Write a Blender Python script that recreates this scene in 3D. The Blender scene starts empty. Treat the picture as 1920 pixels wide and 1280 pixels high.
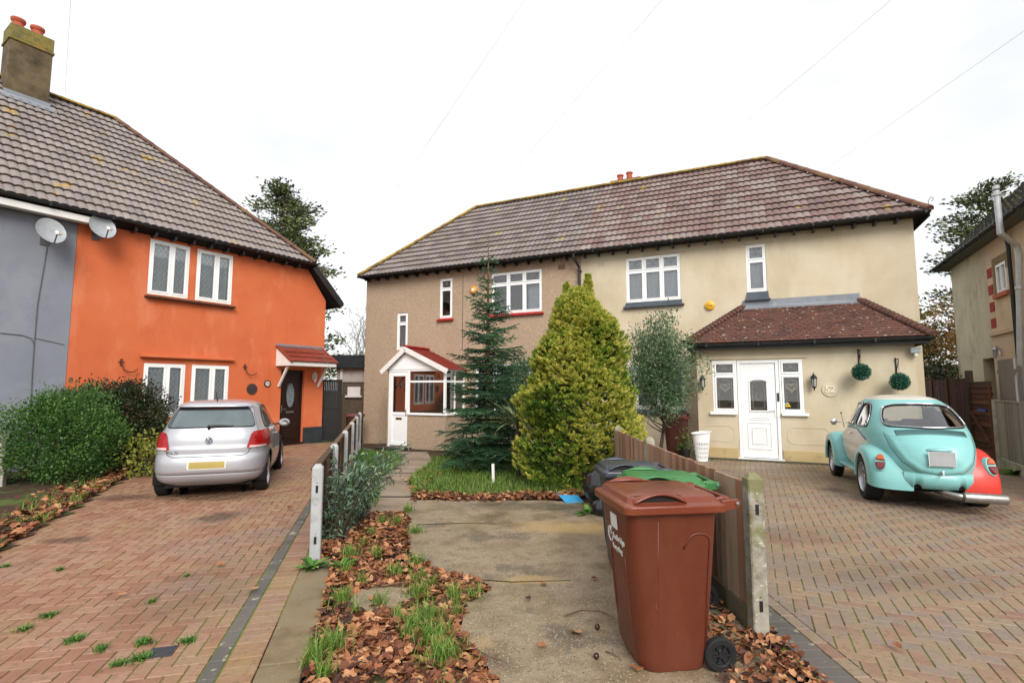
import bpy, bmesh, math, random
import numpy as np
from mathutils import Vector, Matrix
random.seed(7); rng = np.random.default_rng(7)
V = Vector; R = math.radians; PI = math.pi
S = bpy.context.scene; COL = S.collection
H = 1.65; TH = math.atan(88/960); CT, ST = math.cos(TH), math.sin(TH)
UPZ = V((0, 0, 1))

# ---------------------------------------------------------------- survey helpers
def ray(px, py):
    a = (px-960)/960; b = (640-py)/960
    return V((a, CT-b*ST, ST+b*CT))
def G(px, py, z=0):
    r = ray(px, py); return V((0, 0, H)) + r*((z-H)/r.z)
def lerp(a, b, t): return a+(b-a)*t
def sm(t):
    t = max(0., min(1., t)); return t*t*(3-2*t)
def gz(x, y):                       # level of the sunken middle garden
    return -0.2*sm((y-8)/7)

class Fr:
    """vertical facade plane: s along it, h up, d out towards the street"""
    def __init__(s, o, u, n=None):
        s.o = V((o[0], o[1], 0)); s.u = V((u[0], u[1], 0)).normalized()
        if n is None:
            n = V((s.u.y, -s.u.x, 0))
            if n.dot(s.o) > 0: n = -n
        s.n = n
    def at(s, px, py, d=0):
        r = ray(px, py); o = s.o+s.n*d; c = V((0, 0, H))
        p = c+r*(((o-c).dot(s.n))/r.dot(s.n)); return (p-o).dot(s.u), p.z
    def pt(s, a, h, d=0):
        p = s.o+s.u*a+s.n*d; return V((p.x, p.y, h))
    def rect(s, ul, ur, ll, lr, d=0):
        a, b, c, e = [s.at(*q, d) for q in (ul, ur, ll, lr)]
        return (a[0]+c[0])/2, (b[0]+e[0])/2, (c[1]+e[1])/2, (a[1]+b[1])/2

# ---------------------------------------------------------------- materials
def hx(s):
    s = s.lstrip('#'); o = []
    for i in (0, 2, 4):
        c = int(s[i:i+2], 16)/255
        o.append(c/12.92 if c <= .04045 else ((c+.055)/1.055)**2.4)
    return tuple(o)
MC = {}
def mat(name, cols, scale=3., detail=5., rough=.7, bump=0., bscale=60., metal=0., coat=0., spec=.4,
        attr=None, aw=.75, stretch=(1, 1, 1), rvar=0., spots=None, spots2=None, spots3=None, sub=None, croug=.05, trans=0.):
    if name in MC: return MC[name]
    m = bpy.data.materials.new(name); m.use_nodes = True
    nt = m.node_tree; N = nt.nodes; L = nt.links
    b = N['Principled BSDF']
    cols = [hx(c) if isinstance(c, str) else c for c in cols]
    tc = N.new('ShaderNodeTexCoord'); mp = N.new('ShaderNodeMapping'); mp.inputs['Scale'].default_value = stretch
    L.new(tc.outputs['Object'], mp.inputs[0])
    no = N.new('ShaderNodeTexNoise'); no.inputs['Scale'].default_value = scale; no.inputs['Detail'].default_value = detail
    no.inputs['Roughness'].default_value = .62
    L.new(mp.outputs[0], no.inputs['Vector'])
    rp = N.new('ShaderNodeValToRGB'); e = rp.color_ramp.elements
    k = len(cols)
    while len(e) < max(2, k): e.new(.5)
    for i in range(max(2, k)):
        e[i].position = .3+.4*i/max(1, k-1) if not attr else .12+.76*i/max(1, k-1)
        e[i].color = (*cols[min(i, k-1)], 1)
    fac = no.outputs['Fac']
    if attr:
        at = N.new('ShaderNodeAttribute'); at.attribute_name = attr
        mx = N.new('ShaderNodeMix'); mx.inputs[0].default_value = aw
        L.new(no.outputs['Fac'], mx.inputs[2]); L.new(at.outputs['Fac'], mx.inputs[3]); fac = mx.outputs[0]
    L.new(fac, rp.inputs[0]); col = rp.outputs[0]
    for sp in (spots, spots2, spots3):
        if sp:
            c, sc, th, wd, am = sp[:5]
            n2 = N.new('ShaderNodeTexNoise'); n2.inputs['Scale'].default_value = sc; n2.inputs['Detail'].default_value = 6
            n2.inputs['Roughness'].default_value = .65
            if len(sp) > 5:
                m2 = N.new('ShaderNodeMapping'); m2.inputs['Scale'].default_value = sp[5]; m2.inputs['Location'].default_value = (3.1, 7.7, 1.3)
                L.new(tc.outputs['Object'], m2.inputs[0]); L.new(m2.outputs[0], n2.inputs['Vector'])
            else: L.new(tc.outputs['Object'], n2.inputs['Vector'])
            mr = N.new('ShaderNodeMapRange'); mr.inputs[1].default_value = th; mr.inputs[2].default_value = th+wd; mr.inputs[4].default_value = am
            L.new(n2.outputs['Fac'], mr.inputs[0])
            mm = N.new('ShaderNodeMix'); mm.data_type = 'RGBA'
            L.new(mr.outputs[0], mm.inputs[0]); L.new(col, mm.inputs[6]); mm.inputs[7].default_value = (*(hx(c) if isinstance(c, str) else c), 1)
            col = mm.outputs[2]
    L.new(col, b.inputs['Base Color'])
    b.inputs['Roughness'].default_value = rough; b.inputs['Metallic'].default_value = metal
    b.inputs['Specular IOR Level'].default_value = spec
    if coat: b.inputs['Coat Weight'].default_value = coat; b.inputs['Coat Roughness'].default_value = croug
    if rvar:
        n3 = N.new('ShaderNodeTexNoise'); n3.inputs['Scale'].default_value = 1.3; n3.inputs['Detail'].default_value = 4
        L.new(tc.outputs['Object'], n3.inputs['Vector'])
        mr = N.new('ShaderNodeMapRange'); mr.inputs[1].default_value = .35; mr.inputs[2].default_value = .65
        mr.inputs[3].default_value = max(.05, rough-rvar); mr.inputs[4].default_value = min(1, rough+rvar)
        L.new(n3.outputs['Fac'], mr.inputs[0]); L.new(mr.outputs[0], b.inputs['Roughness'])
    if bump:
        nb = N.new('ShaderNodeTexNoise'); nb.inputs['Scale'].default_value = bscale; nb.inputs['Detail'].default_value = 3
        L.new(mp.outputs[0], nb.inputs['Vector'])
        bp = N.new('ShaderNodeBump'); bp.inputs['Strength'].default_value = 1; bp.inputs['Distance'].default_value = bump
        L.new(nb.outputs['Fac'], bp.inputs['Height']); L.new(bp.outputs[0], b.inputs['Normal'])
    if trans:   # thin leaf: part of the light passes through
        tr = N.new('ShaderNodeBsdfTranslucent'); L.new(col, tr.inputs[0])
        ms = N.new('ShaderNodeMixShader'); ms.inputs[0].default_value = trans
        L.new(b.outputs[0], ms.inputs[1]); L.new(tr.outputs[0], ms.inputs[2]); L.new(ms.outputs[0], N['Material Output'].inputs[0])
    MC[name] = m; return m

def ground_patches(m, lst, c='#2e2620', rough=.25):
    """damp, oily and other tinted patches with a shape of their own, at fixed places on the ground"""
    nt = m.node_tree; N = nt.nodes; L = nt.links; b = N['Principled BSDF']; col = b.inputs['Base Color'].links[0].from_socket
    tc = N.new('ShaderNodeTexCoord'); no = N.new('ShaderNodeTexNoise'); no.inputs['Scale'].default_value = 3.5; no.inputs['Detail'].default_value = 5; L.new(tc.outputs['Object'], no.inputs[0])
    sc = N.new('ShaderNodeVectorMath'); sc.operation = 'MULTIPLY_ADD'; sc.inputs[1].default_value = (.5, .5, 0); L.new(no.outputs['Color'], sc.inputs[0]); L.new(tc.outputs['Object'], sc.inputs[2])
    for (x, y, rx, ry, am) in lst:
        s1 = N.new('ShaderNodeVectorMath'); s1.operation = 'SUBTRACT'; s1.inputs[1].default_value = (x+.25, y+.25, 0); L.new(sc.outputs[0], s1.inputs[0])
        s2 = N.new('ShaderNodeVectorMath'); s2.operation = 'DIVIDE'; s2.inputs[1].default_value = (rx, ry, 1e3); L.new(s1.outputs[0], s2.inputs[0])
        ln = N.new('ShaderNodeVectorMath'); ln.operation = 'LENGTH'; L.new(s2.outputs[0], ln.inputs[0])
        mr = N.new('ShaderNodeMapRange'); mr.inputs[1].default_value = 1.1; mr.inputs[2].default_value = .45; mr.inputs[4].default_value = am; L.new(ln.outputs['Value'], mr.inputs[0])
        mm = N.new('ShaderNodeMix'); mm.data_type = 'RGBA'; L.new(mr.outputs[0], mm.inputs[0]); L.new(col, mm.inputs[6]); mm.inputs[7].default_value = (*hx(c), 1); col = mm.outputs[2]
    L.new(col, b.inputs['Base Color'])

def glass(name, tint=(.8, .85, .86), fmin=.1, rough=.01):
    m = bpy.data.materials.new(name); m.use_nodes = True; nt = m.node_tree; N = nt.nodes; L = nt.links
    N.remove(N['Principled BSDF'])
    tr = N.new('ShaderNodeBsdfTransparent'); tr.inputs[0].default_value = (*tint, 1)
    gl = N.new('ShaderNodeBsdfGlossy'); gl.inputs['Roughness'].default_value = rough
    fr = N.new('ShaderNodeFresnel'); fr.inputs[0].default_value = 1.5
    ad = N.new('ShaderNodeMath'); ad.operation = 'ADD'; ad.inputs[1].default_value = fmin; ad.use_clamp = True
    L.new(fr.outputs[0], ad.inputs[0])
    ms = N.new('ShaderNodeMixShader'); L.new(ad.outputs[0], ms.inputs[0]); L.new(tr.outputs[0], ms.inputs[1]); L.new(gl.outputs[0], ms.inputs[2])
    L.new(ms.outputs[0], N['Material Output'].inputs[0]); return m

def tile_mat(name, cols, tw, tg, lichen='#a8952c', lich=.35, pale=0., grime=.3, rough=.75, streak=None):
    m = bpy.data.materials.new(name); m.use_nodes = True; nt = m.node_tree; N = nt.nodes; L = nt.links; b = N['Principled BSDF']
    uv = N.new('ShaderNodeUVMap'); uv.uv_map = 'UVMap'
    dv = N.new('ShaderNodeVectorMath'); dv.operation = 'DIVIDE'; dv.inputs[1].default_value = (tw, tg, 1); L.new(uv.outputs[0], dv.inputs[0])
    fl = N.new('ShaderNodeVectorMath'); fl.operation = 'FLOOR'; L.new(dv.outputs[0], fl.inputs[0])
    wn = N.new('ShaderNodeTexWhiteNoise'); wn.noise_dimensions = '2D'; L.new(fl.outputs[0], wn.inputs['Vector'])
    lo = N.new('ShaderNodeTexNoise'); lo.inputs['Scale'].default_value = .9; lo.inputs['Detail'].default_value = 5; L.new(uv.outputs[0], lo.inputs['Vector'])
    mx = N.new('ShaderNodeMix'); mx.inputs[0].default_value = .62; L.new(wn.outputs[0], mx.inputs[2]); L.new(lo.outputs[0], mx.inputs[3]); lo.inputs['Scale'].default_value = 2.2
    rp = N.new('ShaderNodeValToRGB'); e = rp.color_ramp.elements
    while len(e) < len(cols): e.new(.5)
    for i, c in enumerate(cols): e[i].position = .22+.56*i/(len(cols)-1); e[i].color = (*hx(c), 1)
    L.new(mx.outputs[0], rp.inputs[0]); col = rp.outputs[0]
    def layer(col, c, sc, th, wd, am, vec=None):
        n = N.new('ShaderNodeTexNoise'); n.inputs['Scale'].default_value = sc; n.inputs['Detail'].default_value = 7; n.inputs['Roughness'].default_value = .7
        L.new(vec or uv.outputs[0], n.inputs['Vector'])
        mr = N.new('ShaderNodeMapRange'); mr.inputs[1].default_value = th; mr.inputs[2].default_value = th+wd; mr.inputs[4].default_value = am
        L.new(n.outputs[0], mr.inputs[0]); q = N.new('ShaderNodeMix'); q.data_type = 'RGBA'
        L.new(mr.outputs[0], q.inputs[0]); L.new(col, q.inputs[6]); q.inputs[7].default_value = (*hx(c), 1); return q.outputs[2]
    col = layer(col, '#3a3230', 5, .5, .3, grime)
    if lich: col = layer(col, lichen, 1.7, .63-.1*lich, .07, .8)
    if pale: col = layer(col, '#cfc8ba', 9, .68-.04*pale, .03, .9)
    L.new(col, b.inputs['Base Color']); b.inputs['Roughness'].default_value = rough; b.inputs['Specular IOR Level'].default_value = .35
    nb = N.new('ShaderNodeTexNoise'); nb.inputs['Scale'].default_value = 90; L.new(uv.outputs[0], nb.inputs['Vector'])
    bp = N.new('ShaderNodeBump'); bp.inputs['Distance'].default_value = .004; L.new(nb.outputs[0], bp.inputs['Height']); L.new(bp.outputs[0], b.inputs['Normal'])
    return m

# ---------------------------------------------------------------- objects
ORG = {}
def tag(o, label=None, cat=None, group=None, kind=None):
    if label: o['label'] = label
    if cat: o['category'] = cat
    if group: o['group'] = group
    if kind: o['kind'] = kind
    return o
def thing(name, label, cat, loc=(0, 0, 0), rz=0, group=None, sc=1):
    o = bpy.data.objects.new(name, None); o.empty_display_size = .2; COL.objects.link(o)
    o.location = loc; o.rotation_euler = (0, 0, rz); o.scale = (sc, sc, sc)
    ORG[o.name] = V(loc) if (rz == 0 and sc == 1) else V((0, 0, 0))
    return tag(o, label, cat, group)

class M:
    def __init__(s): s.v = []; s.f = []; s.r = []; s.uv = None; s.rnd = None
    def add(s, vs, fs, r=None):
        k = len(s.v); s.v += [tuple(p) for p in vs]; s.f += [tuple(i+k for i in f) for f in fs]
        s.r += [random.random() if r is None else r]*len(fs); return s
    def box(s, a, b, mtx=None, r=None):
        x0, y0, z0 = a; x1, y1, z1 = b
        vs = [V((x, y, z)) for z in (z0, z1) for x, y in ((x0, y0), (x1, y0), (x1, y1), (x0, y1))]
        if mtx: vs = [mtx @ p for p in vs]
        return s.add(vs, [(3, 2, 1, 0), (4, 5, 6, 7), (0, 1, 5, 4), (1, 2, 6, 5), (2, 3, 7, 6), (3, 0, 4, 7)], r)
    def fbox(s, fr, s0, s1, h0, h1, d0, d1, r=None):
        vs = [fr.pt(a, h, d) for h in (h0, h1) for a, d in ((s0, d0), (s1, d0), (s1, d1), (s0, d1))]
        return s.add(vs, [(3, 2, 1, 0), (4, 5, 6, 7), (0, 1, 5, 4), (1, 2, 6, 5), (2, 3, 7, 6), (3, 0, 4, 7)], r)
    def bar(s, p, q, w, t=None, up=UPZ, r=None, ext=0):
        p, q = V(p), V(q); d = (q-p).normalized(); t = t or w
        if abs(d.dot(up)) > .99: up = V((0, 1, 0))
        a = d.cross(up).normalized()*(w/2); b = a.cross(d).normalized()*(t/2); p = p-d*ext; q = q+d*ext
        vs = [c+x*a+y*b for c in (p, q) for x, y in ((-1, -1), (1, -1), (1, 1), (-1, 1))]
        return s.add(vs, [(3, 2, 1, 0), (4, 5, 6, 7), (0, 1, 5, 4), (1, 2, 6, 5), (2, 3, 7, 6), (3, 0, 4, 7)], r)
    def tube(s, pts, rad, n=8, r=None, cap=True):
        pts = [V(p) for p in pts]; k = len(pts); rad = rad if isinstance(rad, (list, tuple)) else [rad]*k
        vs = []; prev = None
        for i, p in enumerate(pts):
            d = (pts[min(i+1, k-1)]-pts[max(i-1, 0)]).normalized()
            if prev is None:
                a = d.cross(UPZ if abs(d.z) < .9 else V((1, 0, 0))).normalized()
            else: a = (prev-d*prev.dot(d)).normalized()
            prev = a; b = d.cross(a)
            for j in range(n):
                t = 2*PI*j/n; vs.append(p+(a*math.cos(t)+b*math.sin(t))*rad[i])
        fs = [(i*n+j, i*n+(j+1) % n, (i+1)*n+(j+1) % n, (i+1)*n+j) for i in range(k-1) for j in range(n)]
        if cap: fs += [tuple(range(n-1, -1, -1)), tuple((k-1)*n+j for j in range(n))]
        return s.add(vs, fs, r)
    def lathe(s, prof, n=24, mtx=None, r=None):
        """prof: (radius, z) list revolved about z"""
        vs = [V((a*math.cos(2*PI*j/n), a*math.sin(2*PI*j/n), z)) for a, z in prof for j in range(n)]
        if mtx: vs = [mtx @ p for p in vs]
        fs = [(i*n+j, i*n+(j+1) % n, (i+1)*n+(j+1) % n, (i+1)*n+j) for i in range(len(prof)-1) for j in range(n)]
        return s.add(vs, fs, r)
    def poly(s, pts, r=None): return s.add(pts, [tuple(range(len(pts)))], r)
    def prism(s, pts, off, r=None):
        k = len(pts); off = V(off); vs = [V(p) for p in pts]+[V(p)+off for p in pts]
        fs = [tuple(range(k-1, -1, -1)), tuple(range(k, 2*k))]+[(i, (i+1) % k, k+(i+1) % k, k+i) for i in range(k)]
        return s.add(vs, fs, r)
    def rings(s, rings, close=True, cap0=False, cap1=False, r=None):
        n = len(rings[0]); vs = [p for rg in rings for p in rg]
        fs = [(i*n+j, i*n+(j+1) % n, (i+1)*n+(j+1) % n, (i+1)*n+j) for i in range(len(rings)-1) for j in range(n if close else n-1)]
        if cap0: fs.append(tuple(range(n-1, -1, -1)))
        if cap1: fs.append(tuple((len(rings)-1)*n+j for j in range(n)))
        return s.add(vs, fs, r)
    def wall(s, fr, s0, s1, h0, h1, holes=(), depth=.13, d=0):
        ss = sorted({s0, s1, *[x for q in holes for x in q[:2]]}); hh = sorted({h0, h1, *[x for q in holes for x in q[2:4]]})
        for i in range(len(ss)-1):
            for j in range(len(hh)-1):
                a, b, c, e = ss[i], ss[i+1], hh[j], hh[j+1]; ms, mh = (a+b)/2, (c+e)/2
                if any(q[0] < ms < q[1] and q[2] < mh < q[3] for q in holes): continue
                s.poly([fr.pt(a, c, d), fr.pt(b, c, d), fr.pt(b, e, d), fr.pt(a, e, d)])
        for q in holes:
            a, b, c, e = q[:4]; k = [(a, c), (b, c), (b, e), (a, e)]
            for i in range(4):
                p, r_ = k[i], k[(i+1) % 4]
                s.poly([fr.pt(*p, d), fr.pt(*p, d-depth), fr.pt(*r_, d-depth), fr.pt(*r_, d)])
        return s
    def build(s, name, m, parent=None, smooth=False, bev=0, bseg=2, kind=None, sub=0, fixn=True):
        me = bpy.data.meshes.new(name)
        o0 = ORG.get(parent.name, V((0, 0, 0))) if parent else V((0, 0, 0))
        vv = [(p[0]-o0.x, p[1]-o0.y, p[2]-o0.z) for p in s.v] if o0.length else s.v
        me.from_pydata(vv, [], s.f); me.validate(clean_customdata=False)
        if len(s.r) == len(me.polygons):
            at = me.attributes.new('rnd', 'FLOAT', 'FACE'); at.data.foreach_set('value', s.r)
        if smooth: me.polygons.foreach_set('use_smooth', [True]*len(me.polygons))
        if fixn and len(me.polygons) < 60000:
            bm = bmesh.new(); bm.from_mesh(me); bmesh.ops.recalc_face_normals(bm, faces=bm.faces); bm.to_mesh(me); bm.free()
        me.materials.append(m)
        o = bpy.data.objects.new(name, me); COL.objects.link(o)
        if parent: o.parent = parent
        ORG[o.name] = o0.copy()
        if bev:
            b = o.modifiers.new('bev', 'BEVEL'); b.width = bev; b.segments = bseg; b.limit_method = 'ANGLE'; b.angle_limit = R(35)
        if sub:
            b = o.modifiers.new('sub', 'SUBSURF'); b.levels = sub; b.render_levels = sub
        if smooth == 'auto':
            try: me.shade_auto = None
            except Exception: pass
        if kind: o['kind'] = kind
        return o

def autosmooth(o, ang=40):
    """smooth shading with sharp edges kept above an angle"""
    me = o.data; bm = bmesh.new(); bm.from_mesh(me); lim = R(ang)
    for f in bm.faces: f.smooth = True
    for e in bm.edges:
        e.smooth = not (len(e.link_faces) == 2 and e.calc_face_angle(0) > lim)
    bm.to_mesh(me); bm.free(); return o

def text(name, body, size, org, xdir, ydir, m, parent=None, ext=.003, font_bold=0.):
    cu = bpy.data.curves.new(name, 'FONT'); cu.body = body; cu.size = size; cu.extrude = ext; cu.offset = font_bold
    cu.align_x = 'CENTER'; cu.align_y = 'CENTER'
    t = bpy.data.objects.new(name+'_c', cu); COL.objects.link(t)
    dg = bpy.context.evaluated_depsgraph_get(); me = bpy.data.meshes.new_from_object(t.evaluated_get(dg))
    bpy.data.objects.remove(t)
    x = V(xdir).normalized(); y = V(ydir).normalized(); z = x.cross(y)
    mt = Matrix((x, y, z)).transposed().to_4x4(); mt.translation = V(org)
    if parent and parent.name in ORG: mt.translation = V(org)-ORG[parent.name]
    me.transform(mt); me.name = name; me.materials.clear(); me.materials.append(m)
    o = bpy.data.objects.new(name, me); COL.objects.link(o); o.parent = parent; ORG[o.name] = ORG.get(parent.name, V((0, 0, 0))) if parent else V((0, 0, 0))
    return o

def copy_tree(o, parent=None):
    c = o.copy(); COL.objects.link(c); c.parent = parent
    for ch in [x for x in bpy.data.objects if x.parent == o]: copy_tree(ch, c)
    return c

# ---------------------------------------------------------------- building helpers
def tiled(name, m, parent, O, U, W, lu, lv, clips, tw=.33, tg=.33, amp=.026, lip=.045, flat=False, seg=12):
    """courses of interlocking tiles in the plane O + U u + W v, clipped by planes (point, outward normal)"""
    O, U, W = V(O), V(U).normalized(), V(W).normalized(); N = U.cross(W)
    if N.z < 0: N = -N
    vs = []; fs = []; uv = []
    nu = int(lu/tw)+2; us = [i*tw/seg for i in range(nu*seg+1)]
    def wave(u):
        if flat: return 0
        t = (u/tw*2) % 1.0                      # two rolls a tile
        return amp*(max(0, math.sin(t*PI))**.8)
    for j in range(int(lv/tg)+1):
        v0, v1 = j*tg, (j+1)*tg
        k = len(vs); rows = ((v0+(0 if flat else .035), -.004, 0), (v0, lip, 1), (v1, .001, 1))
        off = (j % 2)*tw/2 if flat else 0
        for (v, hgt, w) in rows:
            for u in us:
                jit = 0
                h = hgt+wave(u)*w-(.004 if v == v0 and not w else 0)
                if flat and w and ((u+off) % tw) < tw/seg*.6: h -= .012
                vs.append(O+U*u+W*v+N*h); uv.append((u+off, min(v, v1-.002) if v == v1 else v+.002)) 
        n = len(us)
        for a in range(2):
            for i in range(n-1):
                p = k+a*n+i; fs.append((p, p+1, p+n+1, p+n))
    me = bpy.data.meshes.new(name); o0 = ORG[parent.name]
    me.from_pydata([tuple(p-o0) for p in vs], [], fs)
    l = me.uv_layers.new(name='UVMap'); idx = np.zeros(len(me.loops), dtype=np.int32); me.loops.foreach_get('vertex_index', idx)
    l.data.foreach_set('uv', np.array(uv, dtype=np.float32)[idx].ravel())
    bm = bmesh.new(); bm.from_mesh(me)
    for (p, nn) in clips:
        bmesh.ops.bisect_plane(bm, geom=bm.verts[:]+bm.edges[:]+bm.faces[:], plane_co=V(p)-o0, plane_no=V(nn), clear_outer=True)
    bm.to_mesh(me); bm.free(); me.materials.append(m)
    o = bpy.data.objects.new(name, me); COL.objects.link(o); o.parent = parent; ORG[o.name] = o0.copy(); return o

def ridge_tiles(name, m, parent, p, q, r=.12, L=.4, step=.012, lift=.02):
    p, q = V(p), V(q); d = q-p; n = max(1, int(d.length/L)); d.normalize(); a = d.cross(UPZ).normalized(); b = a.cross(d).normalized(); mb = M()
    LL = (q-p).length/n
    for i in range(n):
        c0 = p+d*(i*LL); c1 = p+d*((i+1)*LL+.03); rr = []
        for c, k in ((c0, r+step), (c1, r)):
            rr.append([c+a*math.cos(t)*k+b*(math.sin(t)*k*.75+lift) for t in [PI*j/8 for j in range(9)]])
        mb.rings(rr, close=False); mb.add(rr[0], [tuple(range(9))])
    me = mb.build(name, m, parent, smooth=False)
    return me

WHITE = mat('white_upvc', ['#e8e8e6', '#f2f2f0'], 2, rough=.3, spec=.5)
GLASS = glass('window_glass', (.97, .98, .98), .12)
CURT = mat('net_curtain', ['#ced6d9', '#e0e6e8'], 8, rough=.9, trans=0)
CURTG = mat('grey_blind', ['#9fa5ab', '#aeb4b9'], 5, rough=.9)
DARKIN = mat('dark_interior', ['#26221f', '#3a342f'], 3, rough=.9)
LEAD = mat('lead_came', ['#85898c', '#94989b'], 9, rough=.5, metal=.1)

def window(par, fr, s0, s1, h0, h1, cols=(1,), transom=None, rec=.07, fw=.045, sash=.04, curtain=CURT, sill=None, lead=None, arch=False, fm=None, name='window', vents=None):
    fm = fm or WHITE; mb = M(); pn = M(); ld = M()
    d1 = -rec+.045; d0 = -rec-.02
    mb.fbox(fr, s0, s1, h0, h0+fw, d0, d1); mb.fbox(fr, s0, s1, h1-fw, h1, d0, d1)
    mb.fbox(fr, s0, s0+fw, h0+fw, h1-fw, d0, d1); mb.fbox(fr, s1-fw, s1, h0+fw, h1-fw, d0, d1)
    tot = sum(cols); x = s0+fw; inner = (s1-s0-2*fw); cells = []
    hs = [h0+fw, h1-fw] if transom is None else [h0+fw, h1-fw-transom, h1-fw]
    for i, c in enumerate(cols):
        x2 = x+inner*c/tot
        if i < len(cols)-1: mb.fbox(fr, x2-.02, x2+.02, h0+fw, h1-fw, d0, d1)
        cells.append((x+(.02 if i else 0), x2-(.02 if i < len(cols)-1 else 0))); x = x2
    if transom is not None: mb.fbox(fr, s0+fw, s1-fw, hs[1]-.02, hs[1]+.02, d0+.003, d1-.003)
    for (a, b) in cells:
        for k in range(len(hs)-1):
            c, e = hs[k]+(.02 if k else 0), hs[k+1]-(.02 if k < len(hs)-2 else 0)
            D0, D1 = d0+.01, d1+.012
            mb.fbox(fr, a+.002, b-.002, c+.002, c+sash, D0, D1); mb.fbox(fr, a+.002, b-.002, e-sash, e-.002, D0, D1)
            mb.fbox(fr, a+.002, a+sash, c+sash, e-sash, D0, D1); mb.fbox(fr, b-sash, b-.002, c+sash, e-sash, D0, D1)
            A, B, C_, E_ = a+sash-.003, b-sash+.003, c+sash-.003, e-sash+.003; dd = -rec+.02
            pn.poly([fr.pt(A, C_, dd), fr.pt(B, C_, dd), fr.pt(B, E_, dd), fr.pt(A, E_, dd)])
            top = (k == len(hs)-2 and transom is not None)
            if lead == 'diamond':
                stp = .105; w_, h_ = B-A, E_-C_; asp = 1.45
                n = int((w_+h_/asp)/stp)+1
                for t in range(-n, n+1):
                    for sg in (1, -1):
                        # line s = t*stp + sg*(h/asp)
                        pts = []
                        for q in range(0, 2):
                            pass
                        s_a = t*stp; 
                        # clip parametric h in [0,h_], s in [0,w_]
                        lo, hi = 0., h_
                        if sg == 1: lo = max(lo, -s_a*asp); hi = min(hi, (w_-s_a)*asp)
                        else: lo = max(lo, (s_a-w_)*asp); hi = min(hi, s_a*asp)
                        if hi-lo > .01:
                            ld.bar(fr.pt(A+s_a+sg*lo/asp, C_+lo, dd+.004), fr.pt(A+s_a+sg*hi/asp, C_+hi, dd+.004), .006, .004, up=fr.n)
            elif lead == 'arch' or (lead == 'top' and top):
                w_, h_ = B-A, E_-C_
                def P(u, v): return fr.pt(A+u*w_, C_+v*h_, dd+.004)
                if top:
                    for (cx, rr) in ((.3, .17), (.7, .17), (.5, .12)):
                        pts = [P(cx+rr*math.cos(t), .55+rr*1.1*math.sin(t)) for t in np.linspace(0, 2*PI, 13)]
                        ld.tube(pts, .006, 4)
                    ld.tube([P(.05, .1), P(.3, .45), P(.5, .2), P(.7, .45), P(.95, .1)], .005, 4)
                    ld.tube([P(.05, .95), P(.5, .72), P(.95, .95)], .005, 4)
                else:
                    i = .13; pts = [P(i, .03), P(i, .78)]+[P(.5-(.5-i)*math.cos(t), .78+.14*math.sin(t)) for t in np.linspace(0, PI, 9)]+[P(1-i, .78), P(1-i, .03)]
                    ld.tube(pts, .004, 4); ld.tube([P(0, .97-.0), P(i, .8)], .004, 4); ld.tube([P(1, .97), P(1-i, .8)], .004, 4)
    w = mb.build(name, fm, par, bev=.004, bseg=1)
    pn.build('pane', GLASS, w, fixn=False)
    if ld.v: ld.build('leading', LEAD, w)
    if curtain:
        cm = M(); n = max(12, int((s1-s0)/.03)); rr = []
        for h in (h0+.03, h1-.03):
            rr.append([fr.pt(lerp(s0+.03, s1-.03, i/n), h, -rec-.035+.012*math.sin(i*1.7)+.008*math.sin(i*.6)) for i in range(n+1)])
        cm.rings(rr, close=False); cm.build('curtain', curtain, w, smooth=True, fixn=False)
    if sill:
        sm_, dep, th, ex, apron = sill; sb = M()
        sb.fbox(fr, s0-ex, s1+ex, h0-apron-th, h0-apron, -.02, dep)
        if apron:
            a = M(); vs = [fr.pt(s0-.01, h0, .006), fr.pt(s1+.01, h0, .006), fr.pt(s1+.03, h0-apron, dep-.01), fr.pt(s0-.03, h0-apron, dep-.01)]
            sb.add(vs, [(0, 1, 2, 3)]); sb.fbox(fr, s0-.02, s1+.02, h0-apron, h0-.002, -.02, .005)
        so = sb.build('sill', sm_, w, bev=.008)
    return w
# ================================================================ frames
UY = ((960+1120)/960, -1.0042)
PO = Fr(G(1312, 858), UY)                     # front of the cream porch
MN = Fr(PO.pt(0, 0, -1.35), UY)               # main front of the pair of houses
OF = Fr(G(602, 828), (640/960, 1.0042))       # orange and grey front
t_ = 17/ray(1790, 600).y
NF = Fr(ray(1790, 600)*t_, ((960-1450)/960, -1.0042))
YEL = mat('cream_render', ['#bfb093', '#c7b99f', '#cdc1a9'], 1.3, rough=.9, bump=.002, bscale=120, spots=('#ac9a79', 1.1, .5, .2, .5, (1, 1, .35)), spots2=('#968769', 2.2, .64, .1, .35, (1.4, 1.4, .3)))
YEL2 = mat('cream_plinth_paint', ['#b39c6e', '#bca77c'], 2, rough=.85, bump=.002, spots=('#8c7242', 2.5, .55, .12, .55))
PEB = mat('pebbledash', ['#6f5a47', '#a28a72', '#ae9880', '#cdbca8'], 55, detail=2, rough=.95, bump=.012, bscale=75, spots=('#86705c', .8, .5, .2, .3), spots2=('#5f5044', .6, .62, .1, .35, (1, 1, .6)))
ORA = mat('orange_render', ['#c05f37', '#c7663c', '#cb6d43'], .9, rough=.85, bump=.002, bscale=90, spots=('#d58560', 1.3, .52, .14, .5, (1, 1, .4)), spots2=('#bb552a', 2.0, .58, .1, .4, (1.6, 1.6, .22)), spots3=('#b9603a', 16, .58, .1, .25))
GRY = mat('grey_render', ['#7a7d86', '#82858e'], 1.2, rough=.85, bump=.002, bscale=90, spots=('#90939b', .9, .54, .1, .4), spots2=('#71747c', 1.5, .56, .1, .4, (1, 1, .5)), spots3=('#6b6e75', 9, .6, .1, .25))
OLV = mat('stained_render', ['#b2a789', '#c3b99b', '#ccc4a8'], 1.0, rough=.95, bump=.003, bscale=80, spots=('#75704f', 1.3, .52, .12, .5, (1, 1, .6)))
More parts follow.
